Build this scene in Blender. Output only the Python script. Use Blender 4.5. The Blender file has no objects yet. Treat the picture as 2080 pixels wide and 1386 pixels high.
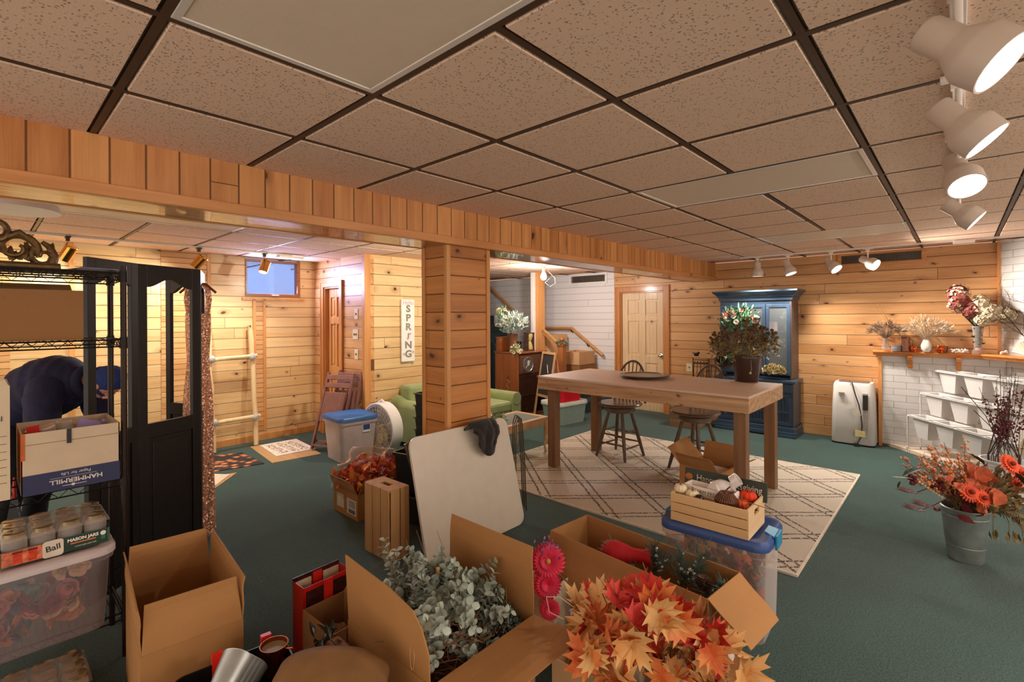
import bpy, math, random
from math import sin, cos, pi, radians as R
from mathutils import Vector as V, Matrix, Euler, noise as MN
random.seed(7)
scene = bpy.context.scene
col = scene.collection

# ---------------- camera ----------------
YAW = 0.8289                       # viewing direction measured from the stair wall normal
EYE = 1.58
cam = bpy.data.cameras.new('camera'); cam_o = bpy.data.objects.new('camera', cam); col.objects.link(cam_o)
cam.sensor_width = 36; cam.lens = 992.585 / 2080 * 36; cam.shift_y = -(693 - 644.708) / 2080
cam.clip_start = .02
fw = V((sin(YAW), cos(YAW), 0)); rt = V((cos(YAW), -sin(YAW), 0)); up = V((0, 0, 1))
m = Matrix((rt, up, -fw)).transposed() @ Matrix.Rotation(-0.0056, 3, 'Z')
cam_o.matrix_world = Matrix.Translation((0, 0, EYE)) @ m.to_4x4()
scene.camera = cam_o
# ---------------- light and exposure ----------------
vs = scene.view_settings
vs.view_transform = 'Standard'; vs.look = 'None'; vs.gamma = 1; vs.use_curve_mapping = False
vs.exposure = 0.74
w = bpy.data.worlds.new('world'); scene.world = w; w.use_nodes = True
WB = w.node_tree.nodes['Background']; WB.inputs[0].default_value = (1.0, .84, .70, 1); WB.inputs[1].default_value = 1.05
SPOT_NEAR, SPOT_FAR, CAN, BULB, FIX = 24, 58, 34, 36, 0
scene.cycles.max_bounces = 8; scene.cycles.diffuse_bounces = 5; scene.cycles.glossy_bounces = 3
scene.cycles.transmission_bounces = 8; scene.cycles.transparent_max_bounces = 12
scene.cycles.sample_clamp_indirect = 6; scene.cycles.use_denoising = True
scene.cycles.caustics_reflective = False; scene.cycles.caustics_refractive = False

# ---------------- materials ----------------
def _nt(name):
    m = bpy.data.materials.new(name); m.use_nodes = True
    nt = m.node_tree; return m, nt, nt.nodes['Principled BSDF']
def N(nt, t, **kw):
    n = nt.nodes.new(t)
    for k, v in kw.items(): setattr(n, k, v)
    return n
def math_(nt, op, a, b=None, clamp=False):
    n = N(nt, 'ShaderNodeMath', operation=op, use_clamp=clamp)
    for i, x in enumerate((a, b)):
        if x is None: continue
        if isinstance(x, (int, float)): n.inputs[i].default_value = x
        else: nt.links.new(x, n.inputs[i])
    return n.outputs[0]
def mix_(nt, fac, a, b, mode='MIX'):
    n = N(nt, 'ShaderNodeMix', data_type='RGBA', blend_type=mode)
    for s, x in ((0, fac), (6, a), (7, b)):
        if isinstance(x, (int, float)): n.inputs[s].default_value = x
        elif isinstance(x, tuple): n.inputs[s].default_value = (*x[:3], 1)
        else: nt.links.new(x, n.inputs[s])
    return n.outputs[2]
def ramp_(nt, x, a, b):
    n = N(nt, 'ShaderNodeMapRange', clamp=True)
    nt.links.new(x, n.inputs[0]); n.inputs[1].default_value = a; n.inputs[2].default_value = b
    return n.outputs[0]
def noise_(nt, vec, scale, detail=3, rough=.55):
    n = N(nt, 'ShaderNodeTexNoise'); n.inputs['Scale'].default_value = scale
    n.inputs['Detail'].default_value = detail; n.inputs['Roughness'].default_value = rough
    nt.links.new(vec, n.inputs['Vector']); return n.outputs['Fac']
def bump_(nt, bs, h, strength=.3, dist=.005):
    n = N(nt, 'ShaderNodeBump'); n.inputs['Strength'].default_value = strength; n.inputs['Distance'].default_value = dist
    nt.links.new(h, n.inputs['Height']); nt.links.new(n.outputs[0], bs.inputs['Normal'])
def objxyz(nt):
    tc = N(nt, 'ShaderNodeTexCoord'); s = N(nt, 'ShaderNodeSeparateXYZ')
    nt.links.new(tc.outputs['Object'], s.inputs[0]); return tc.outputs['Object'], s.outputs
def comb(nt, a, b, c=0.0):
    n = N(nt, 'ShaderNodeCombineXYZ')
    for i, x in enumerate((a, b, c)):
        if isinstance(x, (int, float)): n.inputs[i].default_value = x
        else: nt.links.new(x, n.inputs[i])
    return n.outputs[0]
def srgb(h):
    h = h.lstrip('#'); c = [int(h[i:i+2], 16) / 255 for i in (0, 2, 4)]
    return tuple(x / 12.92 if x <= .04045 else ((x + .055) / 1.055) ** 2.4 for x in c)
def plain(name, c, rough=.6, metal=0, var=.12, scale=12, bump=0, bscale=60, coat=0, alpha=1, trans=0, emit=None, es=0, sheen=0, ior=1.45, sss=0, c2=None):
    m, nt, bs = _nt(name)
    if isinstance(c, str): c = srgb(c)
    ob, _ = objxyz(nt)
    nz = noise_(nt, ob, scale)
    f = ramp_(nt, nz, .3, .7)
    c1 = tuple(max(0, x * (1 - var)) for x in c); d2 = srgb(c2) if c2 else tuple(min(1, x * (1 + var)) for x in c)
    nt.links.new(mix_(nt, f, c1, d2), bs.inputs['Base Color'])
    bs.inputs['Roughness'].default_value = rough; bs.inputs['Metallic'].default_value = metal
    bs.inputs['IOR'].default_value = ior
    if coat: bs.inputs['Coat Weight'].default_value = coat; bs.inputs['Coat Roughness'].default_value = .1
    if sheen: bs.inputs['Sheen Weight'].default_value = sheen
    if alpha < 1: bs.inputs['Alpha'].default_value = alpha
    if trans: bs.inputs['Transmission Weight'].default_value = trans
    if emit: bs.inputs['Emission Color'].default_value = (*emit, 1); bs.inputs['Emission Strength'].default_value = es
    if sss: bs.inputs['Subsurface Weight'].default_value = sss; bs.inputs['Subsurface Radius'].default_value = (.02, .01, .005)
    if bump: bump_(nt, bs, noise_(nt, ob, bscale), bump, .004)
    return m
AX = dict(x=0, y=1, z=2)
def wood(name, light, dark, u='y', v='z', plank=None, seg=2.2, knots=.5, rough=.42, grain=1.0, coat=.15, groove=.045, off=0., knotc='#4a1f0c', contrast=1., kscale=3.2):
    """boards run along u; v counts the boards"""
    m, nt, bs = _nt(name)
    light = srgb(light) if isinstance(light, str) else light; dark = srgb(dark) if isinstance(dark, str) else dark
    ob, s = objxyz(nt); U = s[AX[u]]; Vv = s[AX[v]]; W = s[3 - AX[u] - AX[v]]
    if plank:
        q = math_(nt, 'DIVIDE', math_(nt, 'ADD', Vv, off), plank); bid = math_(nt, 'FLOOR', q); fr = math_(nt, 'FRACT', q)
        wn = N(nt, 'ShaderNodeTexWhiteNoise', noise_dimensions='1D'); nt.links.new(bid, wn.inputs['W'])
        us = math_(nt, 'DIVIDE', math_(nt, 'ADD', U, math_(nt, 'MULTIPLY', wn.outputs[0], 7.3)), seg)
        sid = math_(nt, 'FLOOR', us); sf = math_(nt, 'FRACT', us)
        wn2 = N(nt, 'ShaderNodeTexWhiteNoise', noise_dimensions='2D'); nt.links.new(comb(nt, bid, sid), wn2.inputs['Vector'])
        rnd = wn2.outputs[0]; shift = math_(nt, 'MULTIPLY', rnd, 31.0)
    else:
        rnd = None; shift = 0.0
    gv = comb(nt, math_(nt, 'ADD', math_(nt, 'MULTIPLY', U, .9), shift), math_(nt, 'MULTIPLY', Vv, 11), math_(nt, 'MULTIPLY', W, 11))
    g1 = noise_(nt, gv, 2.2, 4, .6)
    wv = N(nt, 'ShaderNodeTexWave', wave_type='RINGS'); wv.inputs['Scale'].default_value = .55; wv.inputs['Distortion'].default_value = 3.5
    wv.inputs['Detail'].default_value = 2
    nt.links.new(comb(nt, math_(nt, 'ADD', math_(nt, 'MULTIPLY', U, .35), shift), math_(nt, 'MULTIPLY', Vv, 9), math_(nt, 'MULTIPLY', W, 9)), wv.inputs['Vector'])
    fine = noise_(nt, comb(nt, math_(nt, 'ADD', math_(nt, 'MULTIPLY', U, 4), shift), math_(nt, 'MULTIPLY', Vv, 160), math_(nt, 'MULTIPLY', W, 160)), 1.0, 2)
    f = math_(nt, 'ADD', math_(nt, 'MULTIPLY', ramp_(nt, g1, .3, .75), .55 * contrast), math_(nt, 'MULTIPLY', wv.outputs['Fac'], .22 * grain))
    f = math_(nt, 'ADD', f, math_(nt, 'MULTIPLY', math_(nt, 'SUBTRACT', fine, .5), .45 * grain))
    if rnd is not None: f = math_(nt, 'ADD', f, math_(nt, 'MULTIPLY', math_(nt, 'SUBTRACT', rnd, .5), .55 * contrast))
    c = mix_(nt, math_(nt, 'ADD', f, 0, True), light, dark)
    if knots > 0:
        vo = N(nt, 'ShaderNodeTexVoronoi', voronoi_dimensions='2D'); vo.inputs['Scale'].default_value = kscale
        wob = noise_(nt, ob, 9, 2)
        nt.links.new(comb(nt, math_(nt, 'ADD', math_(nt, 'MULTIPLY', U, .75), math_(nt, 'ADD', shift, math_(nt, 'MULTIPLY', wob, .05))), math_(nt, 'ADD', math_(nt, 'MULTIPLY', Vv, 1.15), math_(nt, 'MULTIPLY', wob, .05))), vo.inputs['Vector'])
        sp = N(nt, 'ShaderNodeSeparateColor'); nt.links.new(vo.outputs['Color'], sp.inputs[0])
        sz = math_(nt, 'MULTIPLY', math_(nt, 'MULTIPLY', sp.outputs[0], sp.outputs[0]), .12)
        halo = math_(nt, 'SUBTRACT', 1, math_(nt, 'DIVIDE', vo.outputs['Distance'], math_(nt, 'ADD', math_(nt, 'MULTIPLY', sz, 2.6), .004)), True)
        core = math_(nt, 'SUBTRACT', 1, math_(nt, 'DIVIDE', vo.outputs['Distance'], math_(nt, 'ADD', sz, .001)), True)
        pres = ramp_(nt, sp.outputs[1], 1 - knots, 1 - knots + .05)
        c = mix_(nt, math_(nt, 'MULTIPLY', math_(nt, 'MULTIPLY', halo, pres), .8), c, tuple(x * .55 for x in dark))
        c = mix_(nt, math_(nt, 'MULTIPLY', ramp_(nt, core, .15, .5), pres), c, srgb(knotc))
    hgt = f
    if plank:
        e = math_(nt, 'MINIMUM', fr, math_(nt, 'SUBTRACT', 1, fr)); eg = ramp_(nt, e, groove * .25, groove * .85)
        e2 = math_(nt, 'MULTIPLY', math_(nt, 'MINIMUM', sf, math_(nt, 'SUBTRACT', 1, sf)), seg / plank); eg2 = ramp_(nt, e2, .008, .02)
        eg = math_(nt, 'MINIMUM', eg, eg2)
        c = mix_(nt, eg, tuple(x * .32 for x in dark), c)
        bump_(nt, bs, eg, .6, .006)
    else: bump_(nt, bs, fine, .15, .002)
    nt.links.new(c, bs.inputs['Base Color'])
    bs.inputs['Roughness'].default_value = rough; bs.inputs['Coat Weight'].default_value = coat; bs.inputs['Coat Roughness'].default_value = .18
    return m
def bricks(name, c, mortar, u='y', v='z', bw=.235, bh=.078):
    m, nt, bs = _nt(name); ob, s = objxyz(nt)
    bt = N(nt, 'ShaderNodeTexBrick'); nt.links.new(comb(nt, s[AX[u]], s[AX[v]]), bt.inputs['Vector'])
    bt.inputs['Scale'].default_value = 1; bt.inputs['Brick Width'].default_value = bw; bt.inputs['Row Height'].default_value = bh
    bt.inputs['Mortar Size'].default_value = .0035; bt.inputs['Mortar Smooth'].default_value = .3
    bt.inputs['Color1'].default_value = (*srgb(c), 1); bt.inputs['Color2'].default_value = (*[x * .93 for x in srgb(c)], 1)
    bt.inputs['Mortar'].default_value = (*srgb(mortar), 1)
    nt.links.new(bt.outputs['Color'], bs.inputs['Base Color']); bs.inputs['Roughness'].default_value = .45
    h = math_(nt, 'ADD', math_(nt, 'SUBTRACT', 1, bt.outputs['Fac']), math_(nt, 'MULTIPLY', noise_(nt, ob, 30), .25))
    bump_(nt, bs, h, .7, .006); return m
def carpet(name, c1, c2):
    m, nt, bs = _nt(name); ob, s = objxyz(nt)
    a = noise_(nt, ob, 120, 5, .8); b = noise_(nt, ob, 1.1, 4, .6)
    f = math_(nt, 'ADD', math_(nt, 'MULTIPLY', ramp_(nt, a, .44, .58), .74), math_(nt, 'MULTIPLY', ramp_(nt, b, .3, .7), .26))
    c = mix_(nt, f, srgb(c1), srgb(c2))
    vo = N(nt, 'ShaderNodeTexVoronoi'); vo.inputs['Scale'].default_value = 14; nt.links.new(ob, vo.inputs['Vector'])
    sp = N(nt, 'ShaderNodeSeparateColor'); nt.links.new(vo.outputs['Color'], sp.inputs[0])
    fleck = math_(nt, 'MULTIPLY', ramp_(nt, vo.outputs['Distance'], .07, .04), ramp_(nt, sp.outputs[0], .93, .96))
    c = mix_(nt, math_(nt, 'MULTIPLY', fleck, .6), c, srgb('#9fb0a4'))
    nt.links.new(c, bs.inputs['Base Color']); bs.inputs['Roughness'].default_value = .95
    bs.inputs['Sheen Weight'].default_value = .25; bs.inputs['Sheen Roughness'].default_value = .5
    bs.inputs['Specular IOR Level'].default_value = .1
    bump_(nt, bs, a, .8, .008); return m
def tiles(name, c):
    m, nt, bs = _nt(name); ob, s = objxyz(nt)
    vo = N(nt, 'ShaderNodeTexVoronoi'); vo.inputs['Scale'].default_value = 95; vo.inputs['Randomness'].default_value = 1
    mp = N(nt, 'ShaderNodeMapping'); nt.links.new(ob, mp.inputs[0]); nz = N(nt, 'ShaderNodeTexNoise'); nz.inputs['Scale'].default_value = 60
    nt.links.new(ob, nz.inputs['Vector'])
    vadd = N(nt, 'ShaderNodeVectorMath', operation='MULTIPLY_ADD'); nt.links.new(nz.outputs['Color'], vadd.inputs[0])
    vadd.inputs[1].default_value = (.018, .018, 0); nt.links.new(ob, vadd.inputs[2]); nt.links.new(vadd.outputs[0], vo.inputs['Vector'])
    sp = N(nt, 'ShaderNodeSeparateColor'); nt.links.new(vo.outputs['Color'], sp.inputs[0])
    pit = math_(nt, 'MULTIPLY', ramp_(nt, vo.outputs['Distance'], .36, .24), ramp_(nt, sp.outputs[0], .42, .5))
    c = mix_(nt, pit, srgb(c), tuple(x * .48 for x in srgb(c)))
    nt.links.new(c, bs.inputs['Base Color']); bs.inputs['Roughness'].default_value = .9
    bs.inputs['Specular IOR Level'].default_value = .2
    bump_(nt, bs, math_(nt, 'SUBTRACT', math_(nt, 'MULTIPLY', noise_(nt, ob, 120), .3), pit), .5, .004); return m
def glassy(name, c='#ffffff', rough=.03, alpha=.25, ior=1.45):
    """thin clear glass or plastic: mostly transparent with a glossy surface"""
    m, nt, bs = _nt(name); ob, _ = objxyz(nt)
    tr = N(nt, 'ShaderNodeBsdfTransparent'); tr.inputs[0].default_value = (*srgb(c), 1)
    mx = N(nt, 'ShaderNodeMixShader'); fr = N(nt, 'ShaderNodeFresnel'); fr.inputs[0].default_value = ior
    gb = N(nt, 'ShaderNodeNewGeometry'); front = math_(nt, 'MULTIPLY', fr.outputs[0], math_(nt, 'SUBTRACT', 1, gb.outputs['Backfacing']))
    f = math_(nt, 'ADD', front, math_(nt, 'ADD', math_(nt, 'MULTIPLY', noise_(nt, ob, 5), alpha * .5), alpha * .75), True)
    nt.links.new(f, mx.inputs[0]); nt.links.new(tr.outputs[0], mx.inputs[1]); nt.links.new(bs.outputs[0], mx.inputs[2])
    bs.inputs['Base Color'].default_value = (*srgb(c), 1); bs.inputs['Roughness'].default_value = rough
    nt.links.new(mx.outputs[0], nt.nodes['Material Output'].inputs[0]); return m

# ---------------- mesh builder ----------------
class B:
    def __init__(s): s.v = []; s.f = []; s.mi = []; s.cur = 0; s.M = None
    def add(s, vs_, fs):
        o = len(s.v)
        if s.M is not None: vs_ = [s.M @ V(p) for p in vs_]
        s.v.extend([tuple(p) for p in vs_]); s.f.extend([tuple(o + i for i in f) for f in fs]); s.mi.extend([s.cur] * len(fs)); return s
    def box(s, x0, x1, y0, y1, z0, z1):
        return s.add([(x, y, z) for x in (x0, x1) for y in (y0, y1) for z in (z0, z1)], [(0, 1, 3, 2), (4, 6, 7, 5), (0, 4, 5, 1), (2, 3, 7, 6), (0, 2, 6, 4), (1, 5, 7, 3)])
    def cbox(s, c, d): return s.box(c[0] - d[0] / 2, c[0] + d[0] / 2, c[1] - d[1] / 2, c[1] + d[1] / 2, c[2] - d[2] / 2, c[2] + d[2] / 2)
    def hexa(s, q, h):
        """slab: quad q of 4 points pushed along vector h"""
        h = V(h); p = [V(a) for a in q]; return s.add(p + [a + h for a in p], [(3, 2, 1, 0), (4, 5, 6, 7), (0, 1, 5, 4), (1, 2, 6, 5), (2, 3, 7, 6), (3, 0, 4, 7)])
    def ring4(s, x0, x1, y0, y1, w, z0, z1, ax='z'):
        """picture-frame of four bars that do not overlap; ax is the thin axis"""
        for q in ((x0, x1, y0, y0 + w), (x0, x1, y1 - w, y1), (x0, x0 + w, y0 + w, y1 - w), (x1 - w, x1, y0 + w, y1 - w)):
            if ax == 'z': s.box(*q, z0, z1)
            elif ax == 'x': s.box(z0, z1, *q)
            else: s.box(q[0], q[1], z0, z1, q[2], q[3])
        return s
    def poly(s, pts, h):
        """extrude polygon pts along vector h"""
        h = V(h); n = len(pts); p = [V(a) for a in pts]
        return s.add(p + [a + h for a in p], [tuple(range(n))[::-1], tuple(range(n, 2 * n))] + [(i, (i + 1) % n, n + (i + 1) % n, n + i) for i in range(n)])
    def bar(s, a, b, w, t, side=None):
        """rectangular bar from a to b, width w along side, thickness t"""
        a, b = V(a), V(b); d = (b - a).normalized(); sd = V(side) if side else d.cross(V((0, 0, 1)))
        if sd.length < 1e-4: sd = V((1, 0, 0))
        sd = (sd - d * sd.dot(d)).normalized(); n = d.cross(sd)
        q = [a + sd * i * w / 2 + n * j * t / 2 for i, j in ((-1, -1), (1, -1), (1, 1), (-1, 1))]
        return s.hexa(q, b - a)
    def tube(s, pts, r, n=8, cap=True):
        pts = [V(p) for p in pts]; k = len(pts); r = r if isinstance(r, (list, tuple)) else [r] * k
        ref = None; rings = []
        for i, p in enumerate(pts):
            d = (pts[min(i + 1, k - 1)] - pts[max(i - 1, 0)]).normalized()
            if ref is None: ref = d.orthogonal().normalized()
            ref = (ref - d * ref.dot(d)); ref = ref.normalized() if ref.length > 1e-6 else d.orthogonal().normalized()
            b = d.cross(ref); rings.append([p + (ref * cos(2 * pi * j / n) + b * sin(2 * pi * j / n)) * r[i] for j in range(n)])
        fs = [(i * n + j, i * n + (j + 1) % n, (i + 1) * n + (j + 1) % n, (i + 1) * n + j) for i in range(k - 1) for j in range(n)]
        if cap: fs += [tuple(range(n))[::-1], tuple(range((k - 1) * n, k * n))]
        return s.add([q for g in rings for q in g], fs)
    def cyl(s, a, b, r, r2=None, n=16): return s.tube([a, b], [r, r if r2 is None else r2], n)
    def lathe(s, prof, c=(0, 0, 0), n=28, M=None):
        c = V(c); vv = []; fs = []
        for r, z in prof:
            for j in range(n):
                p = V((r * cos(2 * pi * j / n), r * sin(2 * pi * j / n), z)); vv.append((M @ p if M is not None else p) + c)
        for i in range(len(prof) - 1):
            for j in range(n): fs.append((i * n + j, i * n + (j + 1) % n, (i + 1) * n + (j + 1) % n, (i + 1) * n + j))
        if prof[0][0] > 1e-4: fs.append(tuple(range(n))[::-1])
        if prof[-1][0] > 1e-4 : fs.append(tuple(range((len(prof) - 1) * n, len(prof) * n)))
        return s.add(vv, fs)
    def shell(s, prof, c=(0, 0, 0), n=28, M=None):
        """lathe without caps"""
        k = len(s.f); s.lathe(prof, c, n, M)
        bad = [i for i in range(k, len(s.f)) if len(s.f[i]) > 4]
        for i in reversed(bad): del s.f[i]; del s.mi[i]
        return s
    def ball(s, c, r, n=12, m=8, jit=0, sd=0):
        r = r if isinstance(r, (tuple, list)) else (r, r, r); c = V(c); vv = []; fs = []
        for i in range(m + 1):
            t = pi * i / m
            for j in range(n):
                a = 2 * pi * j / n; d = V((sin(t) * cos(a), sin(t) * sin(a), cos(t)))
                k = 1 + (jit * MN.noise(d * 2.3 + V((sd, sd * 1.7, 0))) if jit else 0)
                vv.append(c + V((d.x * r[0] * k, d.y * r[1] * k, d.z * r[2] * k)))
        for i in range(m):
            for j in range(n): fs.append((i * n + j, (i + 1) * n + j, (i + 1) * n + (j + 1) % n, i * n + (j + 1) % n))
        return s.add(vv, fs)
    def leaf(s, p, d, nrm, L, W, bend=.2, shape=None):
        """leaf blade starting at p along d"""
        p, d = V(p), V(d).normalized(); sd = V(nrm).cross(d)
        sd = sd.normalized() if sd.length > 1e-5 else d.orthogonal().normalized(); nn = d.cross(sd)
        sh = shape or ((0, .12), (.3, .9), (.6, .95), (.85, .5), (1, .03)); vv = []; fs = []
        for t, w_ in sh:
            c = p + d * L * t - nn * bend * L * t * t
            vv += [c + sd * W / 2 * w_ + nn * W * .12 * w_, c - nn * 0, c - sd * W / 2 * w_ + nn * W * .12 * w_]
        for i in range(len(sh) - 1):
            a = i * 3; fs += [(a, a + 1, a + 4, a + 3), (a + 1, a + 2, a + 5, a + 4)]
        return s.add(vv, fs)
    def grid(s, fn, nu, nv):
        vv = [fn(i / nu, j / nv) for i in range(nu + 1) for j in range(nv + 1)]
        return s.add(vv, [(i * (nv + 1) + j, (i + 1) * (nv + 1) + j, (i + 1) * (nv + 1) + j + 1, i * (nv + 1) + j + 1) for i in range(nu) for j in range(nv)])
    def build(s, name, mats, parent=None, smooth=False, bevel=0, solid=0, sub=0, ang=40):
        me = bpy.data.meshes.new(name); me.from_pydata(s.v, [], s.f); me.validate(); me.update()
        for mt in (mats if isinstance(mats, (list, tuple)) else [mats]): me.materials.append(mt)
        if len(me.polygons) == len(s.mi): me.polygons.foreach_set('material_index', s.mi)
        if smooth:
            me.polygons.foreach_set('use_smooth', [True] * len(me.polygons)); me.set_sharp_from_angle(angle=R(ang))
        o = bpy.data.objects.new(name, me); col.objects.link(o)
        if parent is not None: o.parent = parent
        if solid: md = o.modifiers.new('solid', 'SOLIDIFY'); md.thickness = solid; md.offset = 0
        if bevel: md = o.modifiers.new('bevel', 'BEVEL'); md.width = bevel; md.segments = 2; md.limit_method = 'ANGLE'
        if sub: md = o.modifiers.new('sub', 'SUBSURF'); md.levels = sub; md.render_levels = sub
        return o
def thing(name, label, cat, loc=(0, 0, 0), rz=0, group=None):
    o = bpy.data.objects.new(name, None); col.objects.link(o); o.empty_display_size = .1
    o.location = loc; o.rotation_euler = (0, 0, rz); o['label'] = label; o['category'] = cat
    if group: o['group'] = group
    return o
def tag(o, label, cat, group=None, kind=None):
    o['label'] = label; o['category'] = cat
    if group: o['group'] = group
    if kind: o['kind'] = kind
    return o
def struct(name, b, m, **kw):
    o = b.build(name, m, **kw); o['kind'] = 'structure'; return o
def copy_tree(o, parent=None):
    c = o.copy(); col.objects.link(c)
    if parent is not None: c.parent = parent
    for ch in list(o.children): copy_tree(ch, c)
    return c
def clone(o, loc, rz=None, label=None, scale=None):
    c = copy_tree(o); c.location = loc
    if rz is not None: c.rotation_euler.z = rz
    if label: c['label'] = label
    if scale: c.scale = (scale,) * 3
    return c
def lettering(name, body, size, mat, parent, M, depth=.001, align='CENTER', sx=1, bold=0):
    cu = bpy.data.curves.new(name, 'FONT'); cu.body = body; cu.size = size; cu.extrude = depth; cu.align_x = align; cu.align_y = 'CENTER'
    cu.resolution_u = 3; cu.offset = bold
    t = bpy.data.objects.new(name, cu); col.objects.link(t)
    me = bpy.data.meshes.new_from_object(t.evaluated_get(bpy.context.evaluated_depsgraph_get())); bpy.data.objects.remove(t)
    me.transform(M @ Matrix.Diagonal((sx, 1, 1, 1)))
    me.name = name; me.materials.clear(); me.materials.append(mat)
    o = bpy.data.objects.new(name, me); col.objects.link(o); o.parent = parent; return o
def frame(o, xd, yd):
    """matrix placing local x along xd and local y along yd at o"""
    x = V(xd).normalized(); y = V(yd); y = (y - x * y.dot(x)).normalized(); z = x.cross(y)
    m = Matrix((x, y, z)).transposed().to_4x4(); return Matrix.Translation(o) @ m
rnd = random.random
def rr(a, b): return a + (b - a) * random.random()
def rvec(): 
    while True:
        p = V((rr(-1, 1), rr(-1, 1), rr(-1, 1)))
        if .05 < p.length < 1: return p.normalized()
# ---------------- the setting ----------------
CE = 2.37
WX, BY, LY, DX, SY = 7.5, 2.70, 6.7, 3.2, 5.37     # far wall, beam face, left room wall, closet wall, sign wall
PINE_L, PINE_D = '#e0af78', '#b67a42'
pine_far = wood('pine_boards_far', PINE_L, PINE_D, 'y', 'z', .133, 2.4, .85, kscale=4.2)
pine_left_lit = wood('pine_boards_left_lit', '#e8c796', '#c69860', 'x', 'z', .133, 2.4, .7, kscale=3.8)  # same pine as the far wall; lamp brightness is painted into the paler colours
pine_vert = wood('pine_boards_upright', '#d9995a', '#a8642c', 'z', 'x', .128, 9, .25)
pine_trim_z = wood('pine_trim_upright', '#dc9f60', '#b8763a', 'z', 'x', None, knots=.1)
pine_trim_x = wood('pine_trim_level', '#d8965a', '#b4703a', 'x', 'z', None, knots=.1)
pine_trim_y = wood('pine_trim_cross', '#dc9f60', '#b8763a', 'y', 'z', None, knots=.1)
white_board = wood('white_shiplap', '#e6e3e4', '#d6d1d0', 'y', 'z', .118, 2.4, 0, rough=.5, grain=.1, groove=.03, contrast=.3)
white_paint = plain('white_paint', '#e9e5e2', .45, var=.03)
carpet_m = carpet('green_carpet', '#0a1f1f', '#3b665e')
tile_m = tiles('ceiling_tile', '#ecc9b0')
grid_m = plain('dark_grid', '#4a3323', .5)

b = B(); b.box(-2.2, 9.0, -3.4, 8.9, -.12, 0); struct('floor', b, carpet_m)
# ceiling of drop-edge tiles
b = B(); b.box(-2.2, 9.0, -3.4, 8.9, CE + .02, CE + .12)
gx = [.328 + .6197 * i for i in range(-4, 12)]
gy = [2.127 - .601 * i for i in range(-1, 9)]
gy2 = [3.05 + .601 * i for i in range(0, 7)]
fixt = []
for i in range(0, 3):
    x0 = .328 + .6197 * (4 * i); fixt.append((x0, x0 + .6197, gy[4], gy[2]))
fixt.append((gx[4] - .6197 * 0 + .0, gx[4] + 1.2394, gy2[2], gy2[3]))
def in_fix(x, y): return any(a < x < b_ and c < y < d for a, b_, c, d in fixt)
def tile(x0, x1, y0, y1):
    if x1 > WX and y1 < 2.7: x1 = WX
    if x1 - x0 < .05 or y1 - y0 < .05: return
    e = .012
    t = .022
    b.add([(x0 + e, y0 + e, CE + .02), (x1 - e, y0 + e, CE + .02), (x1 - e, y1 - e, CE + .02), (x0 + e, y1 - e, CE + .02),
           (x0 + t, y0 + t, CE - .004), (x1 - t, y0 + t, CE - .004), (x1 - t, y1 - t, CE - .004), (x0 + t, y1 - t, CE - .004)],
          [(0, 1, 5, 4), (1, 2, 6, 5), (2, 3, 7, 6), (3, 0, 4, 7), (7, 6, 5, 4)])
for xs in range(len(gx) - 1):
    for ys in range(len(gy) - 1):
        cx_, cy_ = (gx[xs] + gx[xs + 1]) / 2, (gy[ys] + gy[ys + 1]) / 2
        if not in_fix(cx_, cy_) and gx[xs] < WX - .05: tile(gx[xs], min(gx[xs + 1], WX), gy[ys + 1], gy[ys])
    for ys in range(len(gy2) - 1):
        cx_, cy_ = (gx[xs] + gx[xs + 1]) / 2, (gy2[ys] + gy2[ys + 1]) / 2
        if not in_fix(cx_, cy_) and not (cx_ > 3.2 and cy_ > SY and cx_ < 5.1): tile(gx[xs], gx[xs + 1], gy2[ys], gy2[ys + 1])
struct('ceiling', b, tile_m)
# exposed grid
b = B()
g = .011
def bars(y, x1):
    xs = [-2.2] + [v for f in sorted(fixt) if f[2] + .05 < y < f[3] - .05 for v in (f[0], f[1])] + [x1]
    for i in range(0, len(xs), 2): b.box(xs[i], xs[i + 1], y - g, y + g, CE - .002, CE + .012)
for y in gy: bars(y, WX)
for y in gy2: bars(y, 9)
for x in gx:
    b.box(x - g, x + g, -3.4, BY, CE - .0025, CE + .0115)
    fb = fixt[3]
    for y0, y1 in (((3.05, fb[2]), (fb[3], 8.8)) if fb[0] + .05 < x < fb[1] - .05 else ((3.05, 8.8),)): b.box(x - g, x + g, y0, y1, CE - .0025, CE + .0115)
o = struct('trim_1', b, grid_m); o['label'] = 'dark metal grid holding the ceiling tiles'

def wall(name, m, plane, const, a0, a1, z0=0, z1=CE, t=.12, holes=(), sign=1):
    """a wall slab in plane x or y = const, spanning a0..a1; thickness goes away along sign"""
    b = B(); c0, c1 = sorted((const, const + sign * t))
    def bx(p0, p1, q0, q1):
        if p1 - p0 < 1e-4 or q1 - q0 < 1e-4: return
        if plane == 'x': b.box(c0, c1, p0, p1, q0, q1)
        else: b.box(p0, p1, c0, c1, q0, q1)
    cur = a0
    for h0, h1, k0, k1 in sorted(holes):
        bx(cur, h0, z0, z1); bx(h0, h1, z0, k0); bx(h0, h1, k1, z1); cur = h1
    bx(cur, a1, z0, z1)
    return struct(name, b, m)
wall('wall_far', pine_far, 'x', WX, -.36, 4.45, holes=[(3.53, 4.33, 0, 2.0), (.33, 1.12, 2.235, 2.34)])
wall('wall_stairs', white_board, 'x', WX, 4.45, 8.8, holes=[(4.63, 5.36, 2.21, 2.33)])
wall('wall_stair_end', white_board, 'y', 8.7, 5.2, 7.5)
wall('wall_left', pine_left_lit, 'y', LY, -2.2, DX, holes=[(2.29, 2.99, 1.87, CE)])
wall('wall_closet', pine_far, 'x', DX, SY, LY, holes=[(5.98, 6.42, 0, 2.0)])
wall('wall_sign', pine_left_lit, 'y', SY, DX + .12, 5.2)
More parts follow.
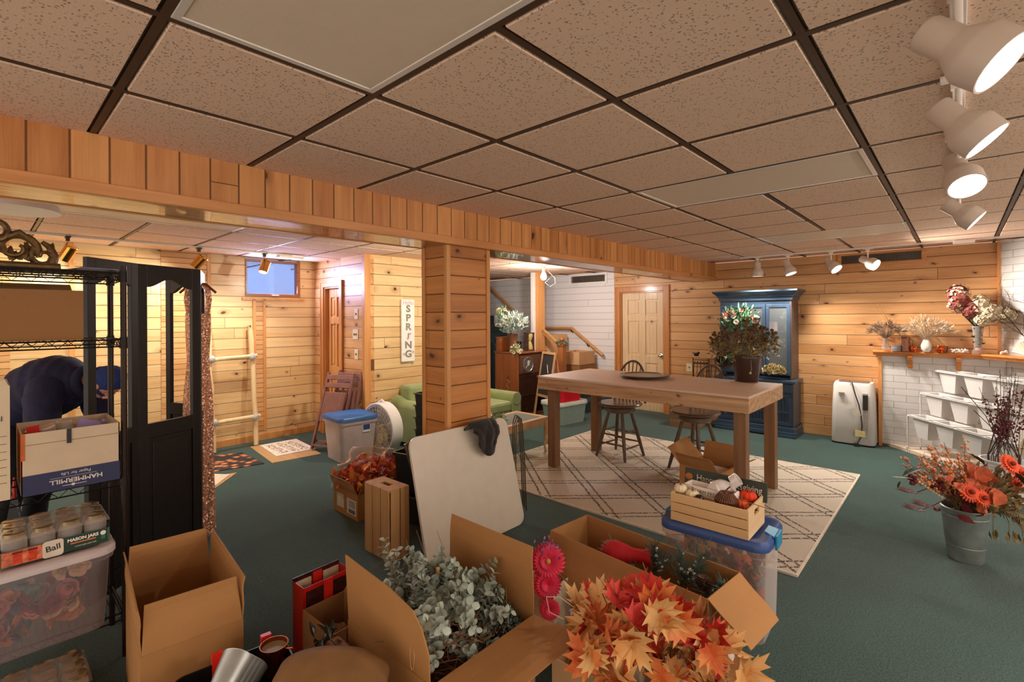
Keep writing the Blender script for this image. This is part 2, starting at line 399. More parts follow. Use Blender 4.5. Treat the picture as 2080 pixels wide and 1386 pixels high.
wall('wall_stair_side', white_board, 'x', 5.2, SY, 8.7, sign=-1)
# beam and pillar
b = B(); b.box(-2.2, WX, BY, 3.05, 2.16, CE); struct('wall_beam', b, pine_vert)
sofm, snt, sbs = _nt('varnished_plywood')
ob, s_ = objxyz(snt)
nzv = noise_(snt, comb(snt, math_(snt, 'MULTIPLY', s_[0], 2.2), math_(snt, 'MULTIPLY', s_[1], 22), 0.0), 1.6, 6, .7)
snt.links.new(mix_(snt, ramp_(snt, nzv, .42, .6), srgb('#8a5426'), srgb('#c48a50')), sbs.inputs['Base Color'])
sbs.inputs['Roughness'].default_value = .3; sbs.inputs['Coat Weight'].default_value = .5; bump_(snt, sbs, nzv, .3, .004)
b = B(); b.box(-2.2, WX, BY + .02, 3.03, 2.112, 2.16); struct('trim_2', b, sofm)
b = B(); b.box(-2.2, WX, BY - .018, BY + .02, 2.108, 2.162); b.box(-2.2, WX, 3.03, 3.065, 2.108, 2.162); struct('trim_3', b, pine_trim_x, bevel=.004)
px0, px1, py0, py1 = 2.285, 2.725, 2.73, 3.03
pine_pil = wood('pine_boards_pillar_face', '#cf8a4a', '#a0602c', 'x', 'z', .135, 4, .5)
pine_pil2 = wood('pine_boards_pillar_side', '#cf8a4a', '#a0602c', 'y', 'z', .135, 4, .5)
b = B(); b.box(px0 + .012, px1 - .012, py0 + .012, py1 - .012, 0, 2.112); b.mi = [0, 0, 1, 1, 1, 1]
struct('wall_pillar', b, [pine_pil2, pine_pil])
b = B()
for x0, x1, y0, y1 in ((px0, px0 + .012, py0, py0 + .035), (px0 + .012, px0 + .035, py0, py0 + .012), (px0, px0 + .012, py1 - .035, py1), (px1 - .035, px1, py0, py0 + .012)):
    b.box(x0, x1, y0, y1, 0, 2.108)
struct('trim_4', b, pine_trim_z, bevel=.002)
# corner and wall trims of the left room
b = B()
b.box(DX - .02, DX, SY - .02, SY + .05, 0, CE); b.box(DX, DX + .06, SY - .02, SY, 0, CE)
for x in (1.86, .62, .05): b.box(x, x + .04, LY - .018, LY, 0, CE)
for x in (2.375, 2.50): b.box(x, x + .036, LY - .018, LY, .12, 1.83)
b.box(2.25, 3.05, LY - .018, LY, 1.815, 1.85)
b.box(1.4, DX, LY - .018, LY, 0, .085)
struct('trim_5', b, pine_trim_z, bevel=.003)
slat_m = wood('pine_narrow_slats', PINE_L, PINE_D, 'x', 'z', .062, 3, 0, groove=.08)
b = B(); b.box(2.411, 2.50, LY - .008, LY, .12, 1.815); b.box(1.40, 1.86, LY - .008, LY, .12, CE); b.box(.09, .2, LY - .008, LY, .1, CE); struct('trim_6', b, slat_m)
# window to the next room, high on the left wall
wn_ = thing('window_1', 'high internal window above the blanket ladder', 'window', (2.64, LY, 1.87)); wn_['kind'] = 'structure'
for k in ('label', 'category'): del wn_[k]
b = B(); x0, x1, z0, z1 = -.35, .35, 0, .48
b.box(x0, x1, -.01, .09, z0, z0 + .035); b.box(x0, x0 + .02, -.01, .09, z0 + .035, z1 - .03); b.box(x1 - .04, x1, -.01, .09, z0 + .035, z1 - .03); b.box(x0, x1, -.01, .09, z1 - .03, z1)
dark_frame = wood('brown_window_frame', '#a4622e', '#7a421c', 'x', 'z', None, knots=0)
b.build('window_frame', dark_frame, wn_, bevel=.003)
b = B(); b.box(x0 + .02, x1 - .04, .04, .046, z0 + .035, z1 - .03); b.build('pane', glassy('window_glass', '#e8f0ff', .02, .05), wn_)
b = B(); b.box(-.03, .06, -.03, -.005, .008, .02); b.build('latch', plain('latch_white', '#d8d0c8', .4), wn_, bevel=.003)
# the whitewashed room behind that window; blue daylight painted in as tint and glow
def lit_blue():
    m = plain('whitewashed_room_glow', '#9fb4da', .8, var=.1, scale=3, emit=(.30, .40, .62), es=.75); return m
bb = B(); bb.box(1.2, 4.6, LY + 1.6, LY + 1.65, 1.2, 2.8); bb.box(1.2, 4.6, LY + .13, LY + 1.6, 2.45, 2.5)
for k in range(6): bb.box(1.2, 4.6, LY + .3 + .22 * k, LY + .36 + .22 * k, 2.38, 2.45)
bb.box(3.0, 3.25, LY + .9, LY + 1.1, 1.2, 2.45)
struct('wall_beyond_window', bb, lit_blue())
# doors
door_pale = wood('pale_pine_door', '#e8cda6', '#cfab7c', 'z', 'y', None, knots=.12, coat=.1)
door_hon = wood('honey_pine_door', '#dca25e', '#bd7b3c', 'z', 'y', None, knots=.1)
casing = wood('honey_pine_casing', '#cf8c4c', '#a3612c', 'z', 'y', None, knots=.15, coat=.4)
def door(name, x, y0, y1, h, mat, cas, cw, recess=.03, knob=True):
    d = bpy.data.objects.new(name, None); col.objects.link(d); d.location = (x, y0, 0); d['kind'] = 'structure'
    w_ = y1 - y0
    b = B(); b.box(-.022, .0, -cw, 0, 0, h + cw); b.box(-.022, 0, w_, w_ + cw, 0, h + cw); b.box(-.022, 0, 0, w_, h, h + cw)
    b.box(-.03, -.0221, -cw, -cw + .02, 0, h + cw - .02); b.box(-.03, -.0221, w_ + cw - .02, w_ + cw, 0, h + cw - .02); b.box(-.03, -.0221, -cw, w_ + cw, h + cw - .02, h + cw)
    b.box(-.004, .11, .0002, .02, 0, h - .02); b.box(-.004, .11, w_ - .02, w_ - .0002, 0, h - .02); b.box(-.004, .11, .0002, w_ - .0002, h - .02, h - .0002)
    b.build('door_frame', cas, d, bevel=.004)
    b = B(); r = recess; a, c = .022, w_ - .022; st = .105 * w_ / .8
    mid = w_ / 2
    b.box(r + .018, r + .036, a, c, .01, h - .022)
    rows = [(.01, .2), (.80, .93), (1.50, 1.60), (h - .14, h - .022)] if h > 1.5 else []
    for q0, q1 in ((a, a + st), (c - st, c), (mid - st / 2, mid + st / 2)): b.box(r, r + .019, q0, q1, .01, h - .022)
    for q0, q1 in rows:
        for s0, s1 in ((a + st, mid - st / 2), (mid + st / 2, c - st)): b.box(r, r + .019, s0, s1, q0, q1)
    for (k0, k1) in ((rows[0][1], rows[1][0]), (rows[1][1], rows[2][0]), (rows[2][1], rows[3][0])):
        for s0, s1 in ((a + st, mid - st / 2), (mid + st / 2, c - st)): b.box(r + .008, r + .019, s0 + .03, s1 - .03, k0 + .03, k1 - .03)
    b.build('door_leaf', mat, d, bevel=.005)
    if knob:
        b = B(); M = Matrix.Rotation(-pi / 2, 4, 'Y')
        b.lathe([(0, 0), (.033, 0), (.033, .006), (.012, .012), (.012, .03), (.027, .04), (.03, .055), (.02, .066), (0, .068)], (r, .07, .94), 20, M)
        b.box(r - .004, r, .05, .09, .885, 1.0)
        b.build('door_knob', plain('chrome', '#d8d6d4', .15, 1), d, smooth=True)
    return d
door('door_1', WX, 3.53, 4.33, 2.0, door_pale, casing, .095)
door('door_2', DX, 5.98, 6.42, 2.0, door_hon, casing, .08, recess=.05, knob=False)
# fireplace corner
brick_y = bricks('white_brick', '#cfccca', '#a8a4a0', 'y', 'z')
b = B(); b.box(7.40, 7.5, -.36, .70, .03, 1.10); struct('wall_brick_low', b, brick_y)
b = B(); b.box(7.385, 7.5, .70, .735, 0, 1.10); struct('trim_7', b, pine_trim_z)
L45 = 2.2
b = B(); b.poly([(7.5, -.33, .03), (7.5, -1.9, .03), (6.4, -1.9, .03), (7.5 - .06, -.33, .03)][:0] or [(7.44, -.33, .03), (5.94, -1.83, .03), (6.1, -1.99, .03), (7.6, -.49, .03)], (0, 0, CE - .03))
brick_d = bricks('white_brick_chimney', '#cfccca', '#a8a4a0', 'y', 'z', .166, .078)
struct('wall_chimney', b, brick_d)
hearth_m = bricks('hearth_tile', '#dcc9b2', '#b09a82', 'y', 'x', .3, .3)
b = B(); b.poly([(7.5, .73, 0), (5.4, -1.37, 0), (6.3, -2.2, 0), (7.5, -1.0, 0)], (0, 0, .035)); struct('trim_8', b, hearth_m)
b = B(); b.box(7.44, 7.5, -.33, -.30, 1.15, CE - .0); b.bar((7.47, -.34, CE - .03), (6.0, -1.81, CE - .03), .05, .05); struct('trim_9', b, pine_trim_z)
# vents in the far walls
vent_dark = plain('vent_inside', '#2b2520', .8)
vent_metal = plain('vent_metal', '#8d8378', .4, .6)
def vent(nm, y0, y1, z0, z1, frm):
    v = bpy.data.objects.new(nm, None); col.objects.link(v); v.location = (WX, (y0 + y1) / 2, z0); v['kind'] = 'structure'
    w_ = (y1 - y0) / 2; h = z1 - z0
    b = B()
    for q in ((-w_ - .045, w_ + .045, -.04, 0), (-w_ - .045, w_ + .045, h, h + .03), (-w_ - .045, -w_, 0, h), (w_, w_ + .045, 0, h)): b.box(-.015, 0, *q[:2], *q[2:])
    b.build('frame', frm, v, bevel=.002)
    b = B(); b.box(.06, .07, -w_, w_, 0, h); b.build('back_panel', vent_dark, v)
    b = B()
    for i in range(int(2 * w_ / .013)): y = -w_ + .006 + i * .013; b.box(.008, .014, y, y + .003, 0, h)
    for i in range(5): b.box(.012, .018, -w_, w_, h * (i + .5) / 5 - .002, h * (i + .5) / 5 + .002)
    b.build('grille', vent_metal, v)
vent('trim_10', .33, 1.12, 2.235, 2.34, pine_trim_y); vent('trim_11', 4.63, 5.36, 2.21, 2.33, white_paint)
# ---------------- lamps ----------------
cream = plain('cream_lamp_paint', '#cdbcae', .4, var=.04)
track_m = plain('track_metal', '#e2d8d0', .35, .2, var=.03)
bulb_on = plain('lit_bulb', '#ffffff', .5, emit=(1, .93, .84), es=14)
bulb_dim = plain('lit_bulb_dim', '#ffffff', .5, emit=(1, .9, .78), es=4)
brass = plain('polished_brass', '#d8a24e', .14, 1, var=.04)
def rot_to(d):
    """matrix turning local +z to direction d"""
    return V(d).normalized().to_track_quat('Z', 'Y').to_matrix().to_4x4()
def spot(name, loc, d, label, group, energy, zt=CE, colr=(1, .90, .80), size=1., mat=cream, can=False, cone=2.35, lit=None):
    t = thing(name, label, 'lamp', (loc[0], loc[1], zt), 0, group)
    piv = V((0, 0, loc[2] - zt)); Mr = Matrix.Translation(piv) @ rot_to(d)
    b = B(); b.box(-.02, .02, -.045, .045, -.03, -.014); b.box(-.014, .014, -.02, .02, -.06, -.03); b.build('adapter', track_m if not can else plain('dark_adapter', '#3a342c', .5), t, bevel=.002)
    b = B(); b.cyl((0, 0, -.055), piv + V((0, 0, .02)), .009 if not can else .005, n=10); b.build('stem', track_m if not can else brass, t, smooth=True)
    b = B(); b.M = Mr
    if can:
        b.lathe([(0, -.075), (.05, -.075), (.054, -.068), (.054, -.06), (.049, -.056), (.049, .075), (.046, .075), (.046, -.05), (0, -.052)], n=32)
        b.build('housing', mat, t, smooth=True); r, zz = .044, .05
    else:
        k = size
        b.lathe([(0, -.085 * k), (.037 * k, -.085 * k), (.041 * k, -.078 * k), (.040 * k, -.01 * k), (.046 * k, .0), (.066 * k, .035 * k), (.069 * k, .045 * k), (.067 * k, .10 * k), (.062 * k, .10 * k), (.064 * k, .04 * k), (.04 * k, .0), (0, 0)], n=36)
        b.build('housing', mat, t, smooth=True, ang=35); r, zz = .060 * k, .088 * k
    b = B(); b.M = Mr; b.lathe([(0, zz - .004), (r, zz - .004), (r, zz), (r * .7, zz + .006), (0, zz + .009)], n=28); b.build('bulb', lit or bulb_on, t, smooth=True)
    if energy:
        l = bpy.data.lights.new('light', 'SPOT'); l.energy = energy; l.color = colr; l.spot_size = cone; l.spot_blend = .6; l.shadow_soft_size = .05
        lo = bpy.data.objects.new('light', l); col.objects.link(lo); lo.parent = t
        lo.matrix_local = Mr @ Matrix.Translation((0, 0, zz + .03)) @ Matrix.Rotation(pi, 4, 'X')
    return t
def track(label, a, c, name='lighting_track'):
    b = B(); b.bar((a[0], a[1], CE - .012), (c[0], c[1], CE - .012), .034, .02, (a[1] - c[1], c[0] - a[0], 0))
    tag(b.build(name, track_m, bevel=.002), label, 'lighting track')
track('long white track on the ceiling carrying the four close cream spotlights', (.9, 0), (4.35, 0))
track('white track along the ceiling in front of the knotty pine far wall', (6.93, 2.17), (6.93, -.5))
track('white track on the ceiling of the left room near its window', (.1, 6.1), (2.62, 6.1))
b = B(); b.box(6.90, 6.96, -.12, .05, CE - .045, CE - .01)
tag(b.build('track_feed', track_m, bevel=.004), 'white feed box at the right of the far track', 'track connector')
b = B(); b.box(2.45, 2.75, 6.05, 6.15, CE - .05, CE - .02)
tag(b.build('track_feed', track_m, bevel=.004), 'white feed box on the left room track above the window', 'track connector')
near = [((1.53, 0, 2.2), (-.12, -.70, -.68), 'biggest and nearest cream spotlight, lit, at the top right'),
        ((2.14, 0, 2.2), (0, -.65, -.76), 'second cream spotlight from the camera on the near track'),
        ((2.87, 0, 2.2), (-.55, -.25, -.8), 'third spotlight of the near track, its lit face turned to the camera'),
        ((3.98, 0, 2.2), (0, -.75, -.66), 'farthest and smallest spotlight of the near track')]
for p_, d_, l_ in near: spot('spotlight', p_, d_, l_, 'spotlights on the near track', SPOT_NEAR)
far = [((6.93, 1.96, 2.2), (.05, 0, -1), 'leftmost spotlight of the far track, hanging straight down', None),
       ((6.93, 1.60, 2.2), (-.1, -.35, -.93), 'second spotlight from the left on the far track', None),
       ((6.93, 1.14, 2.2), (-.3, -.62, -.72), 'third spotlight from the left on the far track, tilted right', None),
       ((6.93, .78, 2.2), (-.35, -.75, -.5), 'rightmost and brightest spotlight of the far track by the vent', None)]
for i, (p_, d_, l_, q_) in enumerate(far): spot('spotlight', p_, d_, l_, 'spotlights on the far track', SPOT_FAR, lit=bulb_dim if i < 2 else bulb_on)
cans = [((.56, 6.1, 2.2), (-.4, .35, -.85), 'brass can spotlight above the ornate frame'),
        ((1.62, 6.1, 2.2), (-.6, .30, -.85), 'brass can spotlight above the black folding screen'),
        ((2.30, 6.1, 2.2), (-.35, -.15, -.95), 'brass can spotlight in front of the high window')]
cans.append(((3.2, 3.6, 2.2), (.35, 1, -.35), 'added brass can spotlight hidden behind the pillar, brightening the spring sign wall'))  # added lamp, kept out of view, to brighten the sign wall
for p_, d_, l_ in cans: spot('can_spotlight', p_, d_, l_, 'brass cans in the left room', CAN * (1.9 if p_[0] > 3 else 1), can=True, mat=brass, colr=(1, .92, .72), cone=2.9)
# bare bulb at the stairs
t = thing('bare_bulb', 'bare lit bulb hanging by the white stair wall', 'lamp', (5.75, 4.62, CE))
b = B(); b.lathe([(0, 0), (.06, 0), (.055, -.02), (.03, -.035), (0, -.035)][::-1], n=20); b.cyl((0, 0, -.03), (0, 0, -.12), .022, .026); b.build('socket', white_paint, t, smooth=True)
b = B(); b.lathe([(0, -.235), (.03, -.225), (.045, -.195), (.045, -.17), (.026, -.125), (0, -.12)], n=20); b.build('bulb', bulb_on, t, smooth=True)
b = B(); b.tube([(.02, -.01, -.02), (.05, -.05, -.1), (.12, -.12, -.2), (.12, -.13, -.28), (.06, -.08, -.33), (.0, -.03, -.27), (.05, -.06, -.22), (.1, -.1, -.16)], .003, 6); b.build('cord', plain('grey_cord', '#77746f', .6), t, smooth=True)
l = bpy.data.lights.new('light', 'POINT'); l.energy = BULB; l.color = (1, .93, .88); l.shadow_soft_size = .05
lo = bpy.data.objects.new('light', l); col.objects.link(lo); lo.parent = t; lo.location = (0, 0, -.27)
# ceiling light panels (off)
lens_m = plain('prismatic_lens', '#e6cfb8', .5, var=.02, bump=.6, bscale=420)
for i, (x0, x1, y0, y1) in enumerate(fixt):
    lb = ['switched-off ceiling light panel right above the camera', 'switched-off ceiling light panel over the middle of the room',
          'switched-off ceiling light panel closest to the far wall', 'ceiling light panel in the left room, beyond the beam'][i]
    t = thing('ceiling_light', lb, 'ceiling light', ((x0 + x1) / 2, (y0 + y1) / 2, CE)); hx, hy = (x1 - x0) / 2 - .012, (y1 - y0) / 2 - .012
    b = B()
    b.ring4(-hx, hx, -hy, hy, .022, -.004, .018)
    b.build('frame', track_m, t, bevel=.002)
    b = B(); b.box(-hx + .02, hx - .02, -hy + .02, hy - .02, .0, .006); b.build('lens', lens_m, t)
# small white fixture near the left edge
t = thing('ceiling_fixture', 'white ceiling fixture with curved shade above the ornate frame', 'ceiling fixture', (.12, 3.75, CE))
b = B(); b.lathe([(.11, 0), (.11, -.05), (.08, -.06), (0, -.06)][::-1], n=24); b.build('base', white_paint, t, smooth=True)
b = B(); b.cyl((0, 0, -.06), (0, 0, -.14), .03); b.lathe([(.20, -.20), (.19, -.16), (.10, -.135), (0, -.13)], n=28); b.build('shade', white_paint, t, smooth=True)

# added fill spotlights and track, unseen behind the camera, to light the floor
track('added unseen white track behind the camera for the fill spotlights', (1.2, -2.2), (5.2, -2.2))
for i, (x_, d_) in enumerate(((1.8, (-.1, .8, -.6)), (3.1, (.1, .85, -.5)), (4.4, (-.3, .8, -.5)))):
    spot('spotlight', (x_, -2.2, 2.2), d_, ['first', 'second', 'third'][i] + ' added fill spotlight, unseen behind the camera', 'added fill spotlights behind the camera', 28, cone=2.6)
# daylight of the next room coming in through the high window
l = bpy.data.lights.new('light', 'AREA'); l.energy = 16; l.color = (.55, .6, 1); l.shape = 'RECTANGLE'; l.size = .6; l.size_y = .38
lo = bpy.data.objects.new('window_light', l); col.objects.link(lo); lo.location = (2.64, LY - .03, 2.12); lo.rotation_euler = (R(-75), 0, 0)

# ---------------- rug ----------------
rug, rnt, rbs = _nt('cream_rug'); ob, s_ = objxyz(rnt)
wobv = noise_(rnt, ob, 5, 3)
def diag(sx_, sy_, sp, ph):
    a = math_(rnt, 'ADD', math_(rnt, 'MULTIPLY', s_[0], sx_), math_(rnt, 'MULTIPLY', s_[1], sy_))
    a = math_(rnt, 'ADD', a, math_(rnt, 'MULTIPLY', wobv, .03))
    q = math_(rnt, 'FRACT', math_(rnt, 'DIVIDE', math_(rnt, 'ADD', a, ph), sp))
    d1 = math_(rnt, 'MULTIPLY', math_(rnt, 'ABSOLUTE', math_(rnt, 'SUBTRACT', q, .3)), sp)
    d2 = math_(rnt, 'MULTIPLY', math_(rnt, 'ABSOLUTE', math_(rnt, 'SUBTRACT', q, .47)), sp)
    return math_(rnt, 'SUBTRACT', 1, ramp_(rnt, math_(rnt, 'MINIMUM', d1, d2), .005, .013))
ln = math_(rnt, 'MAXIMUM', diag(.737, .675, .39, 0), diag(.77, -.64, .43, .1))
ln = math_(rnt, 'MULTIPLY', ln, ramp_(rnt, noise_(rnt, ob, 70, 2), .38, .5))
rb = math_(rnt, 'SINE', math_(rnt, 'MULTIPLY', math_(rnt, 'ADD', s_[0], math_(rnt, 'MULTIPLY', s_[1], .9)), 260))
base = mix_(rnt, math_(rnt, 'MULTIPLY', math_(rnt, 'ADD', rb, 1), .5), srgb('#b3a693'), srgb('#d8cebe'))
base = mix_(rnt, ramp_(rnt, noise_(rnt, ob, 2.2), .35, .65), base, srgb('#c8bcaa'))
rnt.links.new(mix_(rnt, ln, base, srgb('#3d3028')), rbs.inputs['Base Color']); rbs.inputs['Roughness'].default_value = .95
bump_(rnt, rbs, math_(rnt, 'ADD', noise_(rnt, ob, 200), math_(rnt, 'MULTIPLY', rb, .2)), .7, .006)
t = thing('area_rug', 'large cream rug with thin dark diamond lines under the big table', 'rug', (4.59, 2.24, 0))
b = B(); b.box(-1.25, 1.25, -1.50, 1.50, 0, .012); b.build('pile', rug, t, bevel=.003)
b = B()
b.ring4(-1.262, 1.262, -1.512, 1.512, .014, 0, .014)
b.build('binding', plain('rug_binding', '#d8ccba', .9), t)

# ---------------- big table ----------------
tab_top = wood('table_top_veneer', '#d3b59c', '#b99880', 'y', 'x', None, knots=.05, rough=.55, grain=.5, coat=.05, contrast=.5)
tab_side = wood('rough_table_boards', '#c9a178', '#8d6440', 'y', 'z', None, knots=.6, rough=.55, coat=.05, kscale=9, contrast=1.5)
tab_leg = wood('stained_table_legs', '#8a6240', '#5e3f27', 'z', 'y', None, knots=.1, rough=.5, coat=.1)
t = thing('bar_table', 'tall chunky wooden table standing on the cream rug', 'table', (4.49, 2.25, 0.012))
zt = .945
b = B(); b.box(-.49, .49, -1.05, 1.05, zt - .02, zt); b.build('table_top', tab_top, t, bevel=.002)
b = B(); b.box(-.49, -.45, -1.05, 1.05, zt - .135, zt - .02); b.box(.45, .49, -1.05, 1.05, zt - .135, zt - .02); b.box(-.45, .45, -1.05, -1.01, zt - .135, zt - .02); b.box(-.45, .45, 1.01, 1.05, zt - .135, zt - .02)
b.build('apron', tab_side, t, bevel=.003)
for sx in (-1, 1):
    for y in (-.97, .90): b = B(); b.cbox((sx * .405 - .005, y, (zt - .02) / 2), (.092, .13 if False else .092, zt - .02)); b.build('leg', tab_leg, t, bevel=.003)
b = B(); b.box(-.495, -.48, 1.04, 1.062, zt - .012, zt + .003); b.build('red_tape', plain('red_tape', '#e8303a', .5), t)
TZ = .957
# lazy susan
dkw = wood('dark_walnut', '#5a4438', '#33251e', 'y', 'x', None, knots=0, rough=.35, coat=.3)
t = thing('lazy_susan', 'round dark wooden lazy susan lying on the big table', 'serving board', (4.57, 2.37, TZ))
b = B(); b.lathe([(0, 0), (.13, 0), (.13, .006), (0, .006)], n=32); b.build('base', dkw, t, smooth=True)
b = B(); b.lathe([(0, .006), (.16, .006), (.245, .022), (.25, .03), (.245, .036), (.20, .036), (.195, .031), (0, .031)], n=56); b.build('top_plate', dkw, t, smooth=True)
# ---------------- swivel stools ----------------
stw = wood('brown_stool_wood', '#6e5644', '#46352a', 'x', 'y', None, knots=0, rough=.35, coat=.25)
stl = plain('brown_stool_legs', '#5d4a3a', .4, var=.2, scale=30)
def stool(label, loc, rz):
    t = thing('swivel_stool', label, 'stool', loc, rz, 'windsor swivel stools at the big table')
    sh = .60
    b = B(); b.lathe([(0, sh - .035), (.20, sh - .035), (.24, sh - .02), (.245, sh - .006), (.235, sh + .004), (.12, sh - .004), (0, sh - .006)], n=40); b.build('seat', stw, t, smooth=True)
    b = B(); b.lathe([(0, sh - .10), (.15, sh - .10), (.165, sh - .085), (.165, sh - .05), (.14, sh - .045), (0, sh - .045)], n=32); b.build('swivel_ring', stw, t, smooth=True)
    ft = []
    for a in (45, 135, 225, 315):
        ca, sa = cos(R(a)), sin(R(a)); top = V((ca * .12, sa * .12, sh - .09)); bot = V((ca * .265, sa * .265, 0)); ft.append((top, bot))
        b = B(); b.tube([bot, bot.lerp(top, .3), bot.lerp(top, .6), top], [.014, .020, .021, .017], 12); b.build('leg', stl, t, smooth=True)
    for k in range(4):
        for h in (.30, .62) if k % 2 == 0 else (.36, .55):
            a_ = ft[k][1].lerp(ft[k][0], h - .05); c_ = ft[(k + 1) % 4][1].lerp(ft[(k + 1) % 4][0], h - .05)
            b = B(); b.tube([a_, a_.lerp(c_, .5), c_], [.008, .012, .008], 8); b.build('stretcher', stl, t, smooth=True)
    # hooped back on the +x side, leaning out
    hoop = []
    for i in range(25):
        a = pi * i / 24; hoop.append((.17 + .09 * sin(a) + .02, cos(a) * .205, sh - .01 + .46 * sin(a) ** .8))
    b = B(); b.tube(hoop, .0125, 10); b.build('hoop', stl, t, smooth=True)
    for i in range(7):
        y = -.14 + i * .28 / 6; a = math.acos(max(-1, min(1, y * 1.12 / .205))); tp = (.17 + .09 * sin(a) + .02, y * 1.12, sh - .01 + .46 * sin(a) ** .8)
        b = B(); b.tube([(.175 + .02 * cos(y * 8), y * .95, sh - .01), tp], [.0075, .006], 8); b.build('spindle', stl, t, smooth=True)
    return t
stool('windsor swivel stool at the left half of the big table, before the door', (4.88, 2.83, .012), R(-4))
stool('windsor swivel stool at the right half of the big table, before the blue hutch', (4.95, 2.0, .012), R(-14))
# ---------------- blue hutch ----------------
blue = plain('slate_blue_paint', '#33475d', .38, var=.12, scale=6, coat=.15)
blued = plain('slate_blue_paint_worn', '#2c3c50', .42, var=.2, scale=8)
side_b = plain('hutch_side_paint', '#5d4f4c', .4, var=.15, scale=6)
t = thing('china_hutch', 'tall slate-blue china hutch with glass doors against the far pine wall', 'cabinet', (7.5, 2.06, 0)); hutch = t
X0 = -.42; W2 = .475           # front plane, half width (y from -W2 to W2)
b = B(); b.box(X0 - .05, -.02, -W2 - .03, W2 + .03, .02, .07); b.box(X0 - .035, -.02, -W2 - .018, W2 + .018, .07, .13)
for s in (-1, 1): b.poly([(X0 - .055, s * (W2 + .035), 0), (X0 - .055, s * (W2 - .2), 0), (X0 - .055, s * (W2 - .24), .035), (X0 - .055, s * (W2 + .035), .035)], (.05, 0, 0)); b.box(X0 - .0045, -.021, *sorted((s * W2, s * (W2 + .033))), .001, .019)
b.box(X0, -.02, -W2, W2, .13, .70); b.build('lower_case', blue, t, bevel=.004)
b = B(); b.box(X0 - .035, -.015, -W2 - .03, W2 + .03, .70, .74); b.build('counter', blue, t, bevel=.008)
for k in range(3):
    y0 = -W2 + .01 + k * (2 * W2 - .02) / 3; y1 = y0 + (2 * W2 - .02) / 3 - .008
    b = B(); b.box(X0 - .018, X0, y0, y1, .575, .69); dr = b.build('drawer', blue, t, bevel=.006)
    b = B(); b.ball((X0 - .035, (y0 + y1) / 2, .632), .016); b.build('knob', blued, dr, smooth=True)
    b = B(); st = .045; z0, z1 = .15, .56
    b.ring4(y0, y1, z0, z1, st, X0 - .018, X0 - .0005, 'x')
    b.box(X0 - .0175, X0 - .0005, y0 + st, y1 - st, .30, .33); n_ = 5
    for i in range(n_): yy = y0 + st + i * (y1 - y0 - 2 * st) / n_; b.box(X0 - .008, X0 + .002, yy + .003, yy + (y1 - y0 - 2 * st) / n_ - .003, z0 + st, z1 - st)
    b.poly([(X0 - .016, y0 + st, z1 - st), (X0 - .016, y0 + st + .06, z1 - st), (X0 - .016, y0 + st, z1 - st - .08)], (.014, 0, 0)); b.poly([(X0 - .016, y1 - st, z1 - st), (X0 - .016, y1 - st, z1 - st - .08), (X0 - .016, y1 - st - .06, z1 - st)], (.014, 0, 0))
    b.build('cupboard_door', blued, t, bevel=.003)
# upper case
XU = -.38; U2 = .45
b = B(); b.box(XU, -.015, -U2, -U2 + .02, .74, 1.80); b.build('right_side', side_b, t, bevel=.002)
b = B(); b.box(XU, -.015, U2 - .02, U2, .74, 1.80); b.box(-.03, -.016, -U2 + .0205, U2 - .0205, .741, 1.799); b.box(XU + .001, -.031, -U2 + .021, U2 - .021, 1.781, 1.80)
b.box(XU + .001, XU + .02, -U2 + .021, U2 - .021, 1.731, 1.78)
b.build('upper_case', blue, t, bevel=.002)
b = B(); b.box(XU + .06, -.03, -U2 + .02, U2 - .02, 1.36, 1.378); b.build('shelf', blue, t)
b = B(); b.box(-.038, -.03, -U2 + .02, U2 - .02, .76, 1.78); b.build('back_board', plain('grey_hutch_back', '#8f8a86', .6), t)
prof = [(0, 1.79), (.015, 1.79), (.015, 1.83), (.03, 1.835), (.035, 1.86), (.06, 1.885), (.085, 1.905), (.085, 1.925), (0, 1.925)]
b = B(); n_ = len(prof)
pts = []
for (px_, py_) in ((0, 1), (1, 1), (1, 0), (0, 0)): pass
ring = lambda d, z: [(-.01, U2 + d, z), (XU - d, U2 + d, z), (XU - d, -U2 - d, z), (-.01, -U2 - d, z)]
vv = [p for d, z in prof for p in ring(d, z)]
fs = [(i * 4 + j, (i + 1) * 4 + j, (i + 1) * 4 + (j + 1) % 4, i * 4 + (j + 1) % 4) for i in range(n_ - 1) for j in range(4)] + [tuple(range((n_ - 1) * 4, n_ * 4))]
b.add(vv, fs); b.build('cornice', blue, t)
hglass = glassy('cabinet_glass', '#dfe6ea', .02, .06)
for k in range(3):
    y1 = U2 - .005 - k * (2 * U2 - .01) / 3; y0 = y1 - (2 * U2 - .01) / 3 + .006
    if k == 2: y0, y1 = y0 - .0, y1
    st = .04; z0, z1 = .80, 1.73; b = B(); x0, x1 = XU - .018, XU
    b.ring4(y0, y1, z0, z1, st, x0, x1, 'x')
    d = b.build('glass_door', blue, t, bevel=.003)
    b = B(); b.box(x0 + .006, x0 + .010, y0 + st, y1 - st, z0 + st, z1 - st); b.build('pane', hglass, d)
